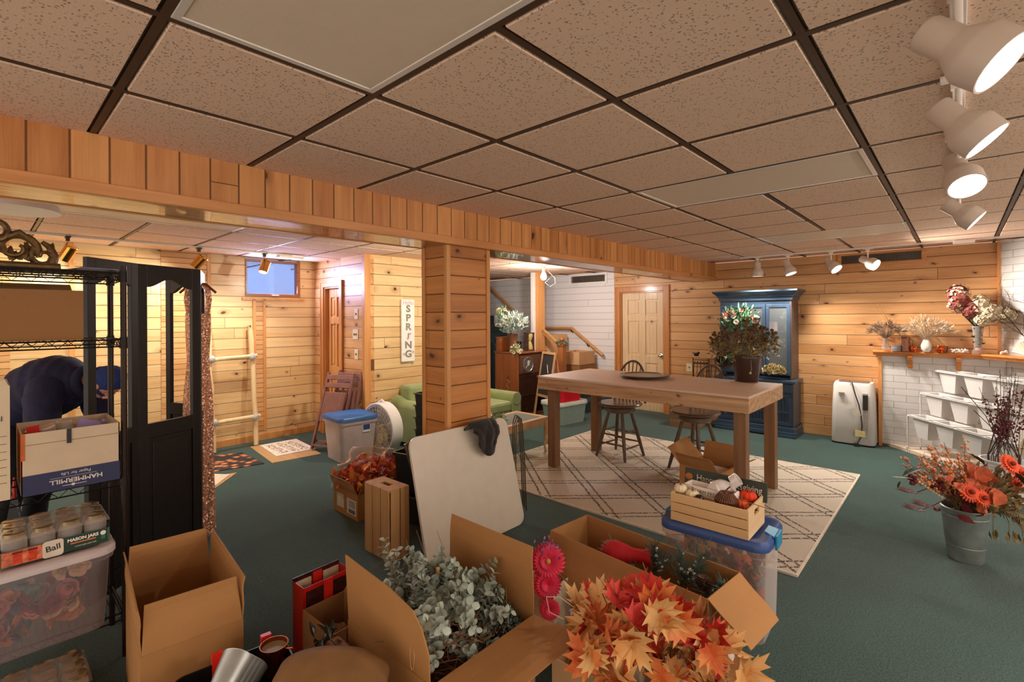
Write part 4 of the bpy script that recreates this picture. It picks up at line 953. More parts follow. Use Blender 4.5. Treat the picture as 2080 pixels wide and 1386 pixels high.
def carton(label, loc, rz, w, d, h, flaps=(), m=CB, group=None, th=.006, name='cardboard_box', cat='cardboard box', floor=True):
    """flaps: (side, angle from upright outwards in degrees, length[, skew])"""
    t = thing(name, label, cat, loc, rz, group); a, c = w / 2, d / 2
    b = B(); b.box(-a, a, -c, -c + th, 0, h); b.box(-a, a, c - th, c, 0, h); b.box(-a, -a + th, -c + th, c - th, 0, h); b.box(a - th, a, -c + th, c - th, 0, h); b.box(-a + th, a - th, -c + th, c - th, 0, th)
    b.build('box_body', m, t)
    for fl in flaps:
        s, an, L = fl[:3]; sk = fl[3] if len(fl) > 3 else 0; an = R(an); ea = {'-x': (-1, 0), '+x': (1, 0), '-y': (0, -1), '+y': (0, 1)}[s]
        out = V((ea[0], ea[1], 0)); al = V((-ea[1], ea[0], 0)); half = (c if ea[0] else a); org = V((ea[0] * (a - th / 2), ea[1] * (c - th / 2), h))
        d_ = out * sin(an) + V((0, 0, cos(an))); nn = al.cross(d_)
        p0, p1 = org - al * (half - .004), org + al * (half - .004)
        q = [p0, p1, p1 + d_ * L - al * .012, p0 + d_ * L + al * .012 + d_ * sk]
        b = B(); n_ = 6
        top = [[q[0].lerp(q[3], i / n_).lerp(q[1].lerp(q[2], i / n_), j / 4) + nn * (.006 * sin(i * 1.1) * (i / n_)) for j in range(5)] for i in range(n_ + 1)]
        b.add([p for r_ in top for p in r_], [(i * 5 + j, i * 5 + j + 1, (i + 1) * 5 + j + 1, (i + 1) * 5 + j) for i in range(n_) for j in range(4)])
        b.build('flap', m, t, solid=.005)
    return t
# box of red leaves in cellophane
t = carton('open carton of red and orange leaves wrapped in cellophane, left of the crate', (2.19, 3.64, 0), R(0), .42, .38, .20, [('-x', 25, .12), ('-y', 35, .1), ('+y', 10, .1)], CB)
b = B(); b.box(-.212, -.2105, -.17, -.03, .03, .15); b.box(-.212, -.2105, .02, .13, .05, .16); b.box(-.05, .0, -.192, -.1905, .03, .1); b.build('shipping_label', plain('label_paper', '#d9d2c6', .6), t)
b = B()
for k in range(12): b.box(-.2135, -.212, -.15 + k * .008, -.147 + k * .008, .04, .07)
for k in range(4): b.box(-.2135, -.212, -.15, -.06, .09 + k * .013, .094 + k * .013)
b.build('label_print', blk, t)
leafr = plain('red_silk_leaf', '#b8281a', .5, var=.4, scale=20); leafo = plain('orange_silk_leaf', '#e08a3a', .5, var=.35, scale=20)
MAPLE = [(0, -0.04), (0.08, 0.08), (0.36, 0.0), (0.27, 0.13), (0.5, 0.22), (0.4, 0.3), (0.56, 0.46), (0.36, 0.46), (0.28, 0.48), (0.4, 0.7), (0.24, 0.64), (0.13, 0.62), (0.2, 0.84), (0.09, 0.8), (0, 1.04), (-0.09, 0.8), (-0.2, 0.84), (-0.13, 0.62), (-0.24, 0.64), (-0.4, 0.7), (-0.28, 0.48), (-0.36, 0.46), (-0.56, 0.46), (-0.4, 0.3), (-0.5, 0.22), (-0.27, 0.13), (-0.36, 0.0), (-0.08, 0.08)]
def maple(b, p, d, nrm, L, cup=.15):
    p, d = V(p), V(d).normalized(); sd = V(nrm).cross(d); sd = sd.normalized() if sd.length > 1e-4 else d.orthogonal(); nn = sd.cross(d)
    c = p + d * L * .42; vs_ = [c + nn * cup * L * .3]
    for x, y in MAPLE: vs_.append(p + d * L * y + sd * L * x + nn * (-cup * L * (abs(x) * 1.2 + (y - .4) ** 2)))
    n = len(MAPLE); b.add(vs_, [(0, 1 + i, 1 + (i + 1) % n) for i in range(n)])
t = thing('leaf_garland_bag', 'cellophane bag of shiny red and orange leaves heaped on the carton', 'artificial leaves', (2.22, 3.66, .17))
for nm, mm, cnt, xo in (('red_leaves', leafr, 90, .06), ('orange_leaves', leafo, 80, -.06)):
    b = B()
    for i in range(cnt):
        p = V((xo + rr(-.2, .2), rr(-.2, .2), 0)); p.z = .05 + rnd() * .2 * (1 - (abs(p.x) + abs(p.y)) * 1.1); maple(b, p, rvec(), rvec(), rr(.05, .09))
    b.build(nm, mm, t)
b = B(); b.ball((0, 0, .09), (.29, .27, .21), 32, 18, .35, 3); b.build('cellophane', glassy('cellophane', '#fff4ec', .05, .02, 1.15), t, smooth=True)
t = carton('small closed paper box on top of the red leaf carton', (2.40, 3.35, 0), R(8), .10, .2, .12, [], CBL)
# standing slatted crate
ply = wood('crate_pine', '#c99c68', '#ab7c4a', 'z', 'y', None, knots=.1, rough=.6, coat=0)
t = thing('slatted_crate', 'slatted wooden crate standing on end left of the white card table', 'crate', (1.862, 2.865, 0), R(2)); W_, D_, H_ = .15, .28, .46
b = B(); b.box(-W_ / 2, W_ / 2, -D_ / 2, -.05, H_ - .014, H_); b.box(-W_ / 2, W_ / 2, .05, D_ / 2, H_ - .014, H_); b.box(-W_ / 2, -.02, -.05, .05, H_ - .014, H_); b.box(.02, W_ / 2, -.05, .05, H_ - .014, H_); b.build('end_panel', ply, t, bevel=.002)
b = B(); b.box(-W_ / 2, W_ / 2, -D_ / 2, D_ / 2, 0, .014); b.build('end_panel', ply, t, bevel=.002)
for i in range(3): y = -D_ / 2 + i * D_ / 3; b = B(); b.box(-W_ / 2 - .009, -W_ / 2, y + .004, y + D_ / 3 - .004, 0, H_); b.build('slat', ply, t, bevel=.001)
for i in range(2):
    x = -W_ / 2 + i * W_ / 2
    for s in (-1, 1): b = B(); y0, y1 = sorted((s * D_ / 2, s * (D_ / 2 + .009))); b.box(x + .004, x + W_ / 2 - .004, y0, y1, 0, H_); b.build('slat', ply, t, bevel=.001)
# white card table leaning on the pillar, dark cap over its edge
ctop = plain('cream_tabletop', '#d9cdbc', .35, var=.03)
t = thing('folded_table', 'cream card table with rounded corners leaning against the pillar', 'folding table', (2.37, 2.46, 0))
tl = math.atan2(.2, .78); M = Matrix.Translation((0, 0, -.015)) @ Matrix.Rotation(-tl, 4, 'X')
b = B(); b.M = M; q = [(x, 0, z) for x, z, _ in rrect(-.47, .46, .02, .83, .07, 0, 8)]; b.poly(q, (0, .022, 0)); b.build('table_top', ctop, t, bevel=.003)
b = B(); b.M = M; q = [(x, .022, z) for x, z, _ in rrect(-.44, .43, .05, .80, .05, 0, 8)]; b.poly(q, (0, .02, 0)); b.build('under_frame', ply, t)
for x in (-.46, -.40):
    b = B(); b.M = M; b.bar((x, .052, .80), (x + .12, .058, .06), .03, .022, (1, 0, 0)); b.build('leg', dkw, t, bevel=.003)
knit = plain('dark_knit', '#231e1c', .95, var=.3, scale=140, bump=.9, bscale=160, sheen=.3)
t = thing('knit_cap', 'black knitted cap draped over the top of the cream card table', 'hat', (2.50, 2.63, .80))
def capf(u, v):
    a = (u - .5) * 2; k = v
    x = a * (.125 - .045 * max(0, k - .35)) + (.03 if k > .5 else 0) * k; 
    if k < .3: y, z = .06 - .09 * k / .3, -.07 + .07 * (k / .3)
    else: q_ = (k - .3) / .7; y = -.035 - .04 * sin(pi * min(1, q_ * 1.1)) - .035 * q_ * 1.2; z = .022 - .26 * q_ ** 1.1 * (1 - .35 * a * a)
    n_ = MN.noise(V((u * 5, v * 6, 1))) * .022
    return (x + n_ * .5, y + n_ - .01 * cos(a * 3), z + .018 * cos(a * 1.5) * (1 if k < .6 else 0))
b = B(); b.grid(capf, 24, 28); b.build('crown', knit, t, smooth=True, solid=.014, sub=1)
b = B(); b.tube([(-.07, -.045, -.01), (-.10, -.06, -.045), (-.06, -.075, -.075), (0, -.08, -.06)], .012, 8); b.build('ear_band', knit, t, smooth=True)
# wire hairpin stand
wirem = plain('dark_wire', '#5a4c40', .4, .7)
t = thing('wire_stand', 'bent wire hairpin stand behind the right edge of the card table', 'wire stand', (2.94, 2.62, 0))
for k in range(3):
    b = B(); x = k * .035; y = k * .05; b.tube([(x - .05, y, 0), (x - .045, y, .5), (x - .035, y, .72), (x - .01, y, .77), (x + .02, y, .76), (x + .035, y, .70), (x + .06, y, .4), (x + .08, y, 0)], .005, 6); b.build('wire_loop', wirem, t, smooth=True)
# ---------------- stairs, console and what stands around them ----------------
hw = wood('honey_rail', '#cf9a5c', '#a86d34', 'y', 'z', None, knots=.05, coat=.3)
b = B()
for k in range(3): b.box(6.72, 7.5, 4.5 + .26 * k, 4.5 + .26 * (k + 1), 0, .18 * (k + 1))
b.box(6.72, 7.5, 5.28, 6.1, 0, .54)
for k in range(8): b.box(6.72, 7.5, 6.1 + .26 * k, 6.1 + .26 * (k + 1), 0, .54 + .18 * (k + 1))
o = struct('trim_12', b, plain('stair_carpet', '#28383a', .95, var=.3, scale=200, bump=.6, bscale=250)); o['label'] = 'carpeted stairs'
b = B(); b.box(6.66, 6.78, 5.42, 5.54, 0, CE); b.cur = 1; b.box(6.60, 6.78, 5.54, 5.60, 0, CE); struct('trim_13', b, [pine_trim_z, white_paint], bevel=.003)
t = thing('handrail', 'pine handrail on the white stair wall, level then sloping down', 'handrail', (7.42, 5.3, 1.37))
b = B(); b.tube([(0, .95, 0), (0, .0, 0), (0, -.66, -.47)], .028, 12); b.build('rail', hw, t, smooth=True)
for y, z in ((.0, -.0), (-.35, -.25)): b = B(); b.tube([(0, y + .02, z - .02), (.03, y + .02, z - .07), (.08, y + .02, z - .07)], .009, 8); b.build('bracket', iron, t)
t = thing('handrail', 'pine handrail climbing the stairs behind the radio console', 'handrail', (7.42, 6.47, 1.50))
b = B(); b.tube([(0, 0, 0), (0, 1.6, 1.19)], .03, 12); b.build('rail', hw, t, smooth=True); b = B(); b.tube([(.0, .45, .31), (.08, .45, .27)], .009, 8); b.build('bracket', white_paint, t)
t = thing('newel_post', 'square newel post with a wooden ball and a small green wreath', 'newel post', (6.62, 4.93, 0))
nw = wood('newel_wood', '#a9693a', '#7d4824', 'z', 'y', None, knots=0, coat=.3)
b = B(); b.box(-.055, .055, -.055, .055, 0, 1.12); b.box(-.065, .065, -.065, .065, 1.09, 1.12); b.build('post', nw, t, bevel=.004)
b = B(); b.cyl((0, 0, 1.12), (0, 0, 1.16), .025); b.ball((0, 0, 1.20), .045, 16, 12); b.build('ball_finial', nw, t, smooth=True)
wl = plain('eucalyptus_green', '#66806c', .7, var=.3, scale=30)
t = thing('small_wreath', 'little green wreath resting around the newel post ball', 'wreath', (6.62, 4.93, 1.135)); b = B()
for i in range(90):
    a = rr(0, 2 * pi); p = V((cos(a) * .085, sin(a) * .085, rr(0, .03))); b.leaf(p, V((-sin(a), cos(a), rr(-.4, .4))) + rvec() * .5, rvec(), .05, .018)
b.build('leaves', wl, t); b = B(); b.tube([(cos(a_) * .08, sin(a_) * .08, .012) for a_ in [2 * pi * i / 20 for i in range(21)]], .008, 6, False); b.build('ring', stm, t)
t = thing('stair_banister', 'sloping pine banister running from the tall post down to the newel', 'handrail', (6.70, 5.40, 1.36)); b = B(); b.bar((0, 0, 0), (-.07, -.42, -.25), .05, .035, (1, 0, 0)); b.build('rail', hw, t, bevel=.006); b = B(); b.bar((0, 0, -.06), (-.07, -.42, -.31), .02, .02, (1, 0, 0)); b.build('lower_rail', hw, t)
carton('tall cardboard box standing on the stair landing under the handrail', (7.12, 5.62, .54), 0, .5, .50, .72, [], CBL)
carton('cardboard box on the lower stairs right of the newel post', (7.16, 4.98, .40), 0, .5, .42, .35, [], CBD)
carton('upper cardboard box stacked on the lower stairs right of the newel post', (7.14, 4.98, .756), 0, .48, .40, .22, [], CBL)
# console radio
t = thing('radio_console', 'antique wooden console radio with a round dial and dark louvred front', 'radio', (6.03, 5.34, 0))
rv = wood('radio_veneer', '#b0642c', '#7d3f18', 'z', 'y', None, knots=.15, coat=.5, rough=.3); rdk = plain('radio_dark', '#3a1f14', .35, var=.3, scale=20)
b = B(); b.box(-.345, -.325, -.25, .25, .04, 1.0); b.box(.325, .345, -.25, .25, .04, 1.0); b.box(-.325, .325, .23, .25, .04, 1.0); b.build('cabinet_side', rv, t, bevel=.004)
b = B(); b.box(-.36, .36, -.27, .26, 1.0, 1.025); b.box(-.36, .36, -.27, .26, .0, .05); b.build('top_and_plinth', wood('radio_top', '#94502a', '#6a3318', 'x', 'y', None, knots=0, coat=.4), t, bevel=.008)
b = B(); b.box(-.325, .325, -.25, -.235, .05, 1.0); b.build('front_panel', rdk, t)
b = B()
for k in range(22): x = -.31 + k * .0295; b.cyl((x, -.255, .06), (x, -.255, .33), .009, n=8); b.cyl((x, -.255, .36), (x, -.255, .64), .009, n=8)
for z in (.345, .05, .65): b.box(-.325, .325, -.268, -.25, z - .012, z + .012)
b.build('louvre', rdk, t, smooth=True)
b = B(); b.box(-.32, .32, -.262, -.25, .68, .97); b.box(-.30, -.10, -.272, -.26, .70, .95); b.build('dial_panel', plain('carved_panel', '#5b3a28', .5, var=.4, scale=90, bump=.6, bscale=70), t, bevel=.004)
b = B(); Md = Matrix.Translation((-.13, -.27, .825)) @ Matrix.Rotation(pi / 2, 4, 'X'); b.M = Md; b.lathe([(.125, 0), (.125, .012), (.11, .016), (.105, .008), (0, .008)][::-1], n=36); b.build('dial', plain('pewter', '#8d8a84', .35, .7, var=.2, scale=40), t, smooth=True)
b = B(); b.M = Md; b.ball((0, .02, .014), (.03, .05, .006), 10, 6); b.bar((-.06, -.05, .012), (.05, .06, .012), .01, .004); b.build('dial_pointer', plain('dial_cream', '#b8ae98', .5), t)
b = B(); b.tube([(-.346, -.05, .34), (-.347, -.03, .42), (-.347, -.06, .45), (-.347, .0, .5), (-.347, -.08, .55), (-.347, -.02, .58)], .003, 5); b.build('paint_drips', plain('old_paint', '#d9b890', .6), t)
# flowers and trinkets on the console
t = thing('wooden_vase', 'tapered dark wooden vase standing on the console radio', 'vase', (5.83, 5.34, 1.026)); b = B(); b.lathe([(0, 0), (.07, 0), (.072, .01), (.09, .27), (.10, .28), (.09, .285), (.075, .25), (0, .24)], n=12); b.build('vase_body', wood('vase_wood', '#7d4a2c', '#522a16', 'z', 'x', None, knots=0, coat=.3), t)
b = B(); b.box(-.09, .09, -.09, .09, .0, .002); b.build('felt_pad', blk, t)
frost = plain('frosted_leaves', '#a9bab0', .7, var=.25, scale=30)
flowers('flower_arrangement', 'frosty white and green flowers overflowing the wooden vase on the console radio', 'flowers', (5.83, 5.34, 1.31), .27, .22, .17, 420, 60, [plain('cream_rose', '#e6dfb4', .7), plain('frost_white', '#dfe4e2', .7)], frost, .035, .07, vase=.0)
flowers('flower_arrangement', 'tall green hellebore stems rising at the back of the console bouquet', 'flowers', (5.72, 5.46, 1.32), .09, .09, .17, 60, 20, [cream_f], greenl, .035, .05, vase=.12)
flowers('trailing_flowers', 'cream and green blooms trailing over the left edge of the console radio', 'flowers', (5.70, 5.14, .93), .10, .07, .13, 60, 40, [cream_f], sage, .03, .04, stems=False, vase=.0)
t = thing('hourglass', 'yellowish hourglass in a dark frame on the console radio', 'hourglass', (6.16, 5.26, 1.026))
b = B(); b.box(-.08, .08, -.05, .05, 0, .015); b.box(-.08, .08, -.05, .05, .285, .30)
for x in (-.072, .072): b.box(x - .008, x + .008, -.045, .045, .015, .285)
b.build('frame', dkw, t, bevel=.002); b = B(); b.lathe([(0, .016), (.055, .02), (.06, .06), (.045, .11), (.03, .15), (.045, .19), (.06, .24), (.055, .28), (0, .284)], n=24); b.build('glass_bulb', plain('amber_glass', '#b8a566', .15, var=.2), t, smooth=True)
t = thing('wooden_box', 'orange-brown veneered box at the back left of the console radio', 'box', (5.78, 5.53, 1.026)); b = B(); b.box(-.09, .30, -.04, .04, 0, .22); b.build('box_body', rv, t, bevel=.006); b = B(); b.box(-.1, .31, -.045, .045, .22, .235); b.build('lid', rv, t, bevel=.003)
# chalkboard easel
t = thing('chalkboard_easel', 'small framed chalkboard easel standing right of the console radio', 'easel', (5.95, 4.87, 0), R(-20))
for y0, y1 in ((-.14, .0), (.2, .08)):
    pass
Mx = Matrix.Rotation(R(6), 4, 'Y')
b = B(); b.M = Matrix.Rotation(R(10), 4, 'Y')
b.box(-.012, .012, -.20, -.165, 0, 1.04); b.box(-.012, .012, .165, .20, 0, 1.04); b.box(-.012, .012, -.165, .165, 1.0, 1.04); b.box(-.012, .012, -.165, .165, .32, .36); b.build('frame', oak, t, bevel=.003)
b = B(); b.M = Matrix.Rotation(R(10), 4, 'Y'); b.box(-.004, .004, -.165, .165, .36, 1.0); b.build('chalkboard', plain('blackboard', '#3a3430', .7), t)
b = B(); b.bar((.35, -.17, 0), (.185, -.17, 1.0), .03, .02, (0, 1, 0)); b.bar((.35, .17, 0), (.185, .17, 1.0), .03, .02, (0, 1, 0)); b.build('rear_legs', oak, t)
b = B(); b.cyl((.09, -.10, .70), (.15, .02, .84), .004, n=6); b.build('chalk_stick', white_paint, t)
# totes by the table
tote('storage_tote', 'frosted grey-green tote with white lid on the carpet behind the table leg', (5.98, 4.42, 0), R(-8), .58, .42, .33, plain('frosted_green', '#8fa39a', .4, var=.06), plain('tote_rim_white', '#d8dcd6', .4), .88, .04, handles=False)
tote('storage_tote', 'bright red tote stacked on the frosted one, behind the table leg', (5.96, 4.40, .33), R(-6), .46, .34, .30, plain('bright_red', '#d0122c', .35, var=.05), plain('bright_red_lid', '#e4203a', .35), .9, .03, handles=False)
# green-black bag and small things under table behind
# ---------------- fireplace side ----------------
mantel_m = wood('mantel_wood', '#d0843c', '#a86124', 'y', 'x', None, knots=.05, coat=.35)
t = thing('mantel_shelf', 'honey-coloured mantel shelf over the white brick, turning at the chimney', 'shelf', (7.4, .25, 1.10))
b = B(); prof = [(.0, .055), (-.17, .055), (-.18, .045), (-.18, .035), (-.165, .025), (-.15, .0), (0, 0)]
n_ = len(prof); ys = (.53, -.50)
vv = [(x + .1, ys[0], z) for x, z in prof] + [(x + .1, ys[1] + (-.0 if False else 0) - (x) * .41, z) for x, z in prof]
b.add(vv, [tuple(range(n_))[::-1], tuple(range(n_, 2 * n_))] + [(i, (i + 1) % n_, n_ + (i + 1) % n_, n_ + i) for i in range(n_)])
e_ = V((-.7071, -.7071, 0)); nrm = V((-.7071, .7071, 0)); base_ = V((.02, -.54, 0))
vv = [base_ + e_ * (k * 1.6 + (0 if k else (x * .0))) + nrm * (-x) + V((0, 0, z)) for k in (0, 1) for x, z in prof]
b.add(vv, [tuple(range(n_)), tuple(range(n_, 2 * n_))[::-1]] + [(i, n_ + i, n_ + (i + 1) % n_, (i + 1) % n_) for i in range(n_)])
b.build('shelf_board', mantel_m, t)
for y in (.18, -.24):
    b = B(); b.poly([(0, y - .02, 0), (-.14, y - .02, 0), (-.13, y - .02, -.03), (-.05, y - .02, -.06), (-.02, y - .02, -.14), (0, y - .02, -.15)], (0, .04, 0)); b.build('bracket', mantel_m, t, bevel=.003)
MZ = 1.156; MX = 7.33
def dried(name, label, x, y, z, hgt, spread, n, cols, vase_prof, vmat, cat='vase', droop=.3, bias=(0, 0), thick=.0012, plume=.05, lift=.0):
    t = thing(name, label, cat, (x, y, z)); b = B(); b.lathe(vase_prof, n=28); b.build('vase_body', vmat, t, smooth=True); vh = max(p[1] for p in vase_prof)
    for ci, cm in enumerate(cols):
        b = B()
        for i in range(n // len(cols)):
            a = rr(0, 2 * pi); k = rnd() ** .6 * spread; tip = V((cos(a) * k * .6 + bias[0], sin(a) * k + bias[1], vh + hgt * (1 - droop * (k / spread) ** 2) * rr(.7, 1.05) + lift)); tip.x = min(tip.x, 7.47 - x)
            mid = V((cos(a) * .02, sin(a) * .02, vh)).lerp(tip, .55) + V((0, 0, .03)); b.tube([(0, 0, vh * .3), (cos(a) * .01, sin(a) * .01, vh), mid, tip], [thick, thick, thick, thick * .6], 4)
            dd = (tip - mid).normalized()
            for q in range(9): p = mid.lerp(tip, .3 + .08 * q); b.leaf(p, dd + rvec() * .55, rvec(), plume * rr(.5, 1), .005, .3)
        b.build('dried_stems', cm, t)
    return t
clr = glassy('clear_glass', '#f4f0ec', .02, .10, 1.5)
taup = plain('taupe_grass', '#8d7462', .9, var=.3, scale=40); beige = plain('beige_grass', '#d3bf9f', .9, var=.25, scale=40); dust = plain('dusty_grass', '#b09580', .9, var=.2)
dried('glass_vase', 'clear glass vase of taupe dried grass at the left end of the mantel', MX, .655, MZ, .20, .21, 130, [taup, taup], [(.0, .004), (.03, .004), (.04, .03), (.028, .10), (.04, .15), (.038, .15), (.025, .10), (.036, .03), (0, .008)], clr, droop=.65, plume=.045)
dried('ceramic_vase', 'round white vase of cream pampas grass in the middle of the mantel', MX, .285, MZ, .26, .27, 170, [beige, dust, beige], [(0, 0), (.025, 0), (.045, .03), (.05, .07), (.035, .12), (.028, .135), (.033, .145), (.028, .145), (0, .13)], plain('white_ceramic', '#e2dad0', .3), droop=.6, plume=.06)
t = thing('small_glass', 'short smoky glass with a woven band on the mantel beside the copper pitcher', 'glass', (MX - .02, .555, MZ)); b = B(); b.lathe([(0, 0), (.045, 0), (.047, .07), (.044, .07), (.042, .006), (0, .006)], n=24); b.build('bowl', glassy('smoky_glass', '#b9b4b4', .1, .35), t, smooth=True); b = B(); b.shell([(.048, .02), (.0485, .022), (.0485, .045), (.048, .047)], n=24); b.build('band', plain('grey_band', '#7d7674', .8), t)
cop = plain('copper', '#8a5e4a', .4, .75, var=.2, scale=12)
t = thing('copper_pitcher', 'tapered copper pitcher holding two long reeds on the mantel', 'pitcher', (MX, .47, MZ)); b = B(); b.lathe([(0, 0), (.05, 0), (.052, .01), (.036, .13), (.042, .165), (.048, .17), (.045, .17), (.034, .13), (0, .12)], n=28); b.build('body', cop, t, smooth=True)
b = B(); b.tube([(0, -.035, .15), (0, -.07, .13), (0, -.065, .07), (0, -.045, .05)], .005, 8); b.build('handle', cop, t, smooth=True)
reedm = plain('reed', '#a3703e', .7)
t = thing('long_reed', 'long thick reed slanting left out of the copper pitcher', 'reed', (MX - .01, .475, MZ + .13)); b = B(); b.tube([(0, 0, 0), (0, .15, .22), (0, .255, .43)], [.004, .005, .003], 6); b.build('stalk', reedm, t); b = B(); b.tube([(0, .255, .43), (0, .27, .46)], [.003, .001], 5); b.build('tip', taup, t)
t = thing('long_reed', 'thinner bent reed beside the thick one in the copper pitcher', 'reed', (MX - .02, .48, MZ + .13)); b = B(); b.tube([(0, 0, 0), (0, .11, .14), (0, .28, .42)], [.002, .002, .001], 5); b.build('stalk', reedm, t); b = B(); b.tube([(0, .28, .42), (0, .29, .44)], .001, 5); b.build('tip', taup, t)
orb = plain('copper_glass', '#c8552a', .08, .85, var=.15, scale=10)
for (y, r_, l_) in ((.395, .033, 'small shiny copper votive right of the pitcher on the mantel'), (.165, .042, 'round copper ball votive right of the white vase')):
    t = thing('copper_votive', l_, 'candle holder', (MX - .03, y, MZ)); b = B(); b.lathe([(0, 0), (r_ * .7, 0), (r_, r_ * .8), (r_ * .95, r_ * 1.3), (r_ * .75, r_ * 1.8), (r_ * .68, r_ * 1.8), (r_ * .85, r_ * 1.2), (0, r_ * .3)], n=24); b.build('cup', orb, t, smooth=True); b = B(); b.cyl((0, 0, r_ * .31), (0, 0, r_ * .7), r_ * .5, n=14); b.build('candle', plain('wax', '#e8dcc4', .5), t)
b = B(); t = thing('copper_votive', 'dark copper cup tucked behind the ball votive', 'candle holder', (MX + .04, .135, MZ)); b.lathe([(0, 0), (.03, 0), (.04, .07), (.036, .07), (0, .01)], n=20); b.build('cup', cop, t, smooth=True)
t = thing('glass_beads', 'garland of clear glass beads lying on the mantel', 'garland', (MX - .03, .0, MZ))
b = B(); 
for i in range(16): b.ball((rr(-.03, .03), .07 - i * .0085, .012 + rr(0, .03)), .011, 10, 8)
b.build('beads', plain('glass_bead', '#f2eee6', .05, var=.05, coat=1), t, smooth=True); b = B(); b.tube([(0, .07, .012), (.01, .0, .03), (0, -.07, .012)], .002, 5); b.build('string', white_paint, t)
t = thing('glass_beads', 'small clear glass cluster at the right of the tall vase', 'garland', (MX - .03, -.335, MZ)); b = B()
for i in range(7): b.ball((rr(-.03, .03), rr(-.03, .03), .012 + rr(0, .03)), .012, 10, 8)
b.build('beads', bpy.data.materials['glass_bead'], t, smooth=True); b = B(); b.tube([(0, .03, .01), (0, -.03, .01)], .002, 5); b.build('string', white_paint, t)
# tall vase of hydrangeas
t = thing('tall_glass_vase', 'tall clear glass vase of dried hydrangeas on the mantel by the chimney', 'vase', (MX - .01, -.145, MZ))
b = B(); b.lathe([(0, .0), (.05, 0), (.052, .02), (.032, .06), (.036, .15), (.048, .30), (.046, .30), (.033, .15), (.03, .07), (0, .06)], n=28); b.build('vase_body', clr, t, smooth=True)
b = B()
for i in range(26): a = rr(0, 6.28); k = rr(0, .028); b.tube([(cos(a) * k * .7, sin(a) * k * .7, .07), (cos(a + .5) * k, sin(a + .5) * k, .28), (cos(a) * .08 - .0, sin(a) * .12, .42)], .0035, 5)
for i in range(90): a = rr(0, 6.28); b.leaf((cos(a) * rr(0, .026), sin(a) * rr(0, .026), rr(.08, .36)), rvec(), rvec(), .045, .02)
b.build('stems', plain('dark_stems', '#3c463a', .7, var=.3), t)
b = B(); b.ball((0, 0, .045), (.03, .03, .022), 12, 8); b.build('glass_stopper', plain('rose_glass', '#d8a89a', .1), t, smooth=True)
hy1 = plain('dusty_rose_petals', '#8c4a40', .8, var=.35, scale=40); hy2 = plain('antique_cream_petals', '#cfc0a4', .8, var=.25, scale=40)
heads = [((-.02, .155, .60), (.09, .105, .17), (hy1, hy2)), ((-.03, .05, .47), (.07, .08, .09), (hy1,)), ((-.02, -.02, .50), (.08, .09, .14), (hy2,)), ((-.03, -.10, .44), (.08, .10, .10), (hy2,)), ((-.04, -.03, .38), (.06, .07, .08), (hy2, hy2)), ((-.02, -.20, .42), (.07, .10, .08), (hy2, plain('olive_petals', '#8b8460', .8, var=.3)))]
for c_, r_, ms in heads:
    for mm in ms:
        b = B(); b.ball(c_, tuple(x * (.88 if mm is ms[0] else .80) for x in r_), 22, 16, .25, c_[1] * 9)
        for i in range(150 // len(ms)):
            d = rvec(); p = V(c_) + V((d.x * r_[0], d.y * r_[1], d.z * r_[2])) * rr(.85, 1.05); u_ = d.orthogonal().normalized()
            for k in range(4): b.leaf(p, (Matrix.Rotation(k * pi / 2 + i, 3, d) @ u_) + d * .25, d, .019, .019, .1)
        b.build('flower_head', mm, t)
# bare branch and paper fan right of the chimney corner
t = thing('bare_branch', 'dark bare branch reaching in front of the white chimney', 'branch', (6.98, -.62, MZ)); b = B()
def twig(b, p, d, L, r, lv, up_=.25):
    q = [V(p)]; dd = V(d).normalized(); n_ = 4
    for i in range(n_): dd = (dd + rvec() * .22).normalized(); q.append(q[-1] + dd * L / n_)
    b.tube(q, [r * (1 - .6 * i / n_) for i in range(n_ + 1)], 5)
    if lv:
        for i in range(1, n_ + 1):
            for _ in range(2 if lv > 1 else 1): twig(b, q[i], dd + rvec() * .9 + V((0, 0, up_)), L * rr(.35, .55), r * .5, lv - 1)
for k in range(3): twig(b, (0, 0, .0), (-.1, .12 + .15 * k, 1), .55, .006, 2)
b.build('twigs', plain('twig_bark', '#3d302a', .8), t); b = B(); b.lathe([(0, 0), (.035, 0), (.04, .08), (.025, .12), (.02, .12), (0, .01)], n=20); b.build('holder', white_paint, t, smooth=True)
t = thing('paper_fan', 'cream pleated paper fan lying at the mantel corner', 'paper fan', (6.99, -.50, MZ)); b = B()
for k in range(14):
    a0, a1 = R(8 + k * 12), R(8 + (k + 1) * 12); q = lambda a, r_: (-.0 + .12 * cos(a) * r_ * .7 / .12 * .12 * 8, cos(a) * r_ * .7 * -1, sin(a) * r_)
    P0 = V((0, 0, .01)); e1 = V((.7071, .7071, 0)); b.add([P0, P0 + e1 * cos(a0) * .15 + V((0, 0, sin(a0) * .15)) , P0 + e1 * cos((a0 + a1) / 2) * .15 + V((-.012, .012, sin((a0 + a1) / 2) * .15)), P0 + e1 * cos(a1) * .15 + V((0, 0, sin(a1) * .15))], [(0, 1, 2), (0, 2, 3)])
b.build('pleats', plain('cream_pleats', '#e2d8c4', .8), t, solid=.002); b = B(); b.box(-.02, .02, -.02, .02, 0, .015); b.build('clip', oak, t)
t = thing('woven_tray', 'low woven straw tray at the right end of the mantel', 'tray', (6.93, -.60, MZ), R(45)); b = B()
for k in range(5): b.tube([(cos(a_) * (.12 + k * .004), sin(a_) * .07, .006 + k * .009) for a_ in [2 * pi * i / 28 for i in range(29)]], .006, 5, False)
b.build('rim', plain('straw', '#cbb795', .9, var=.3, scale=80), t); b = B(); b.lathe([(0, 0), (.11, 0), (.11, .006), (0, .006)], n=28); b.M = None; b.build('base', bpy.data.materials['straw'], t)
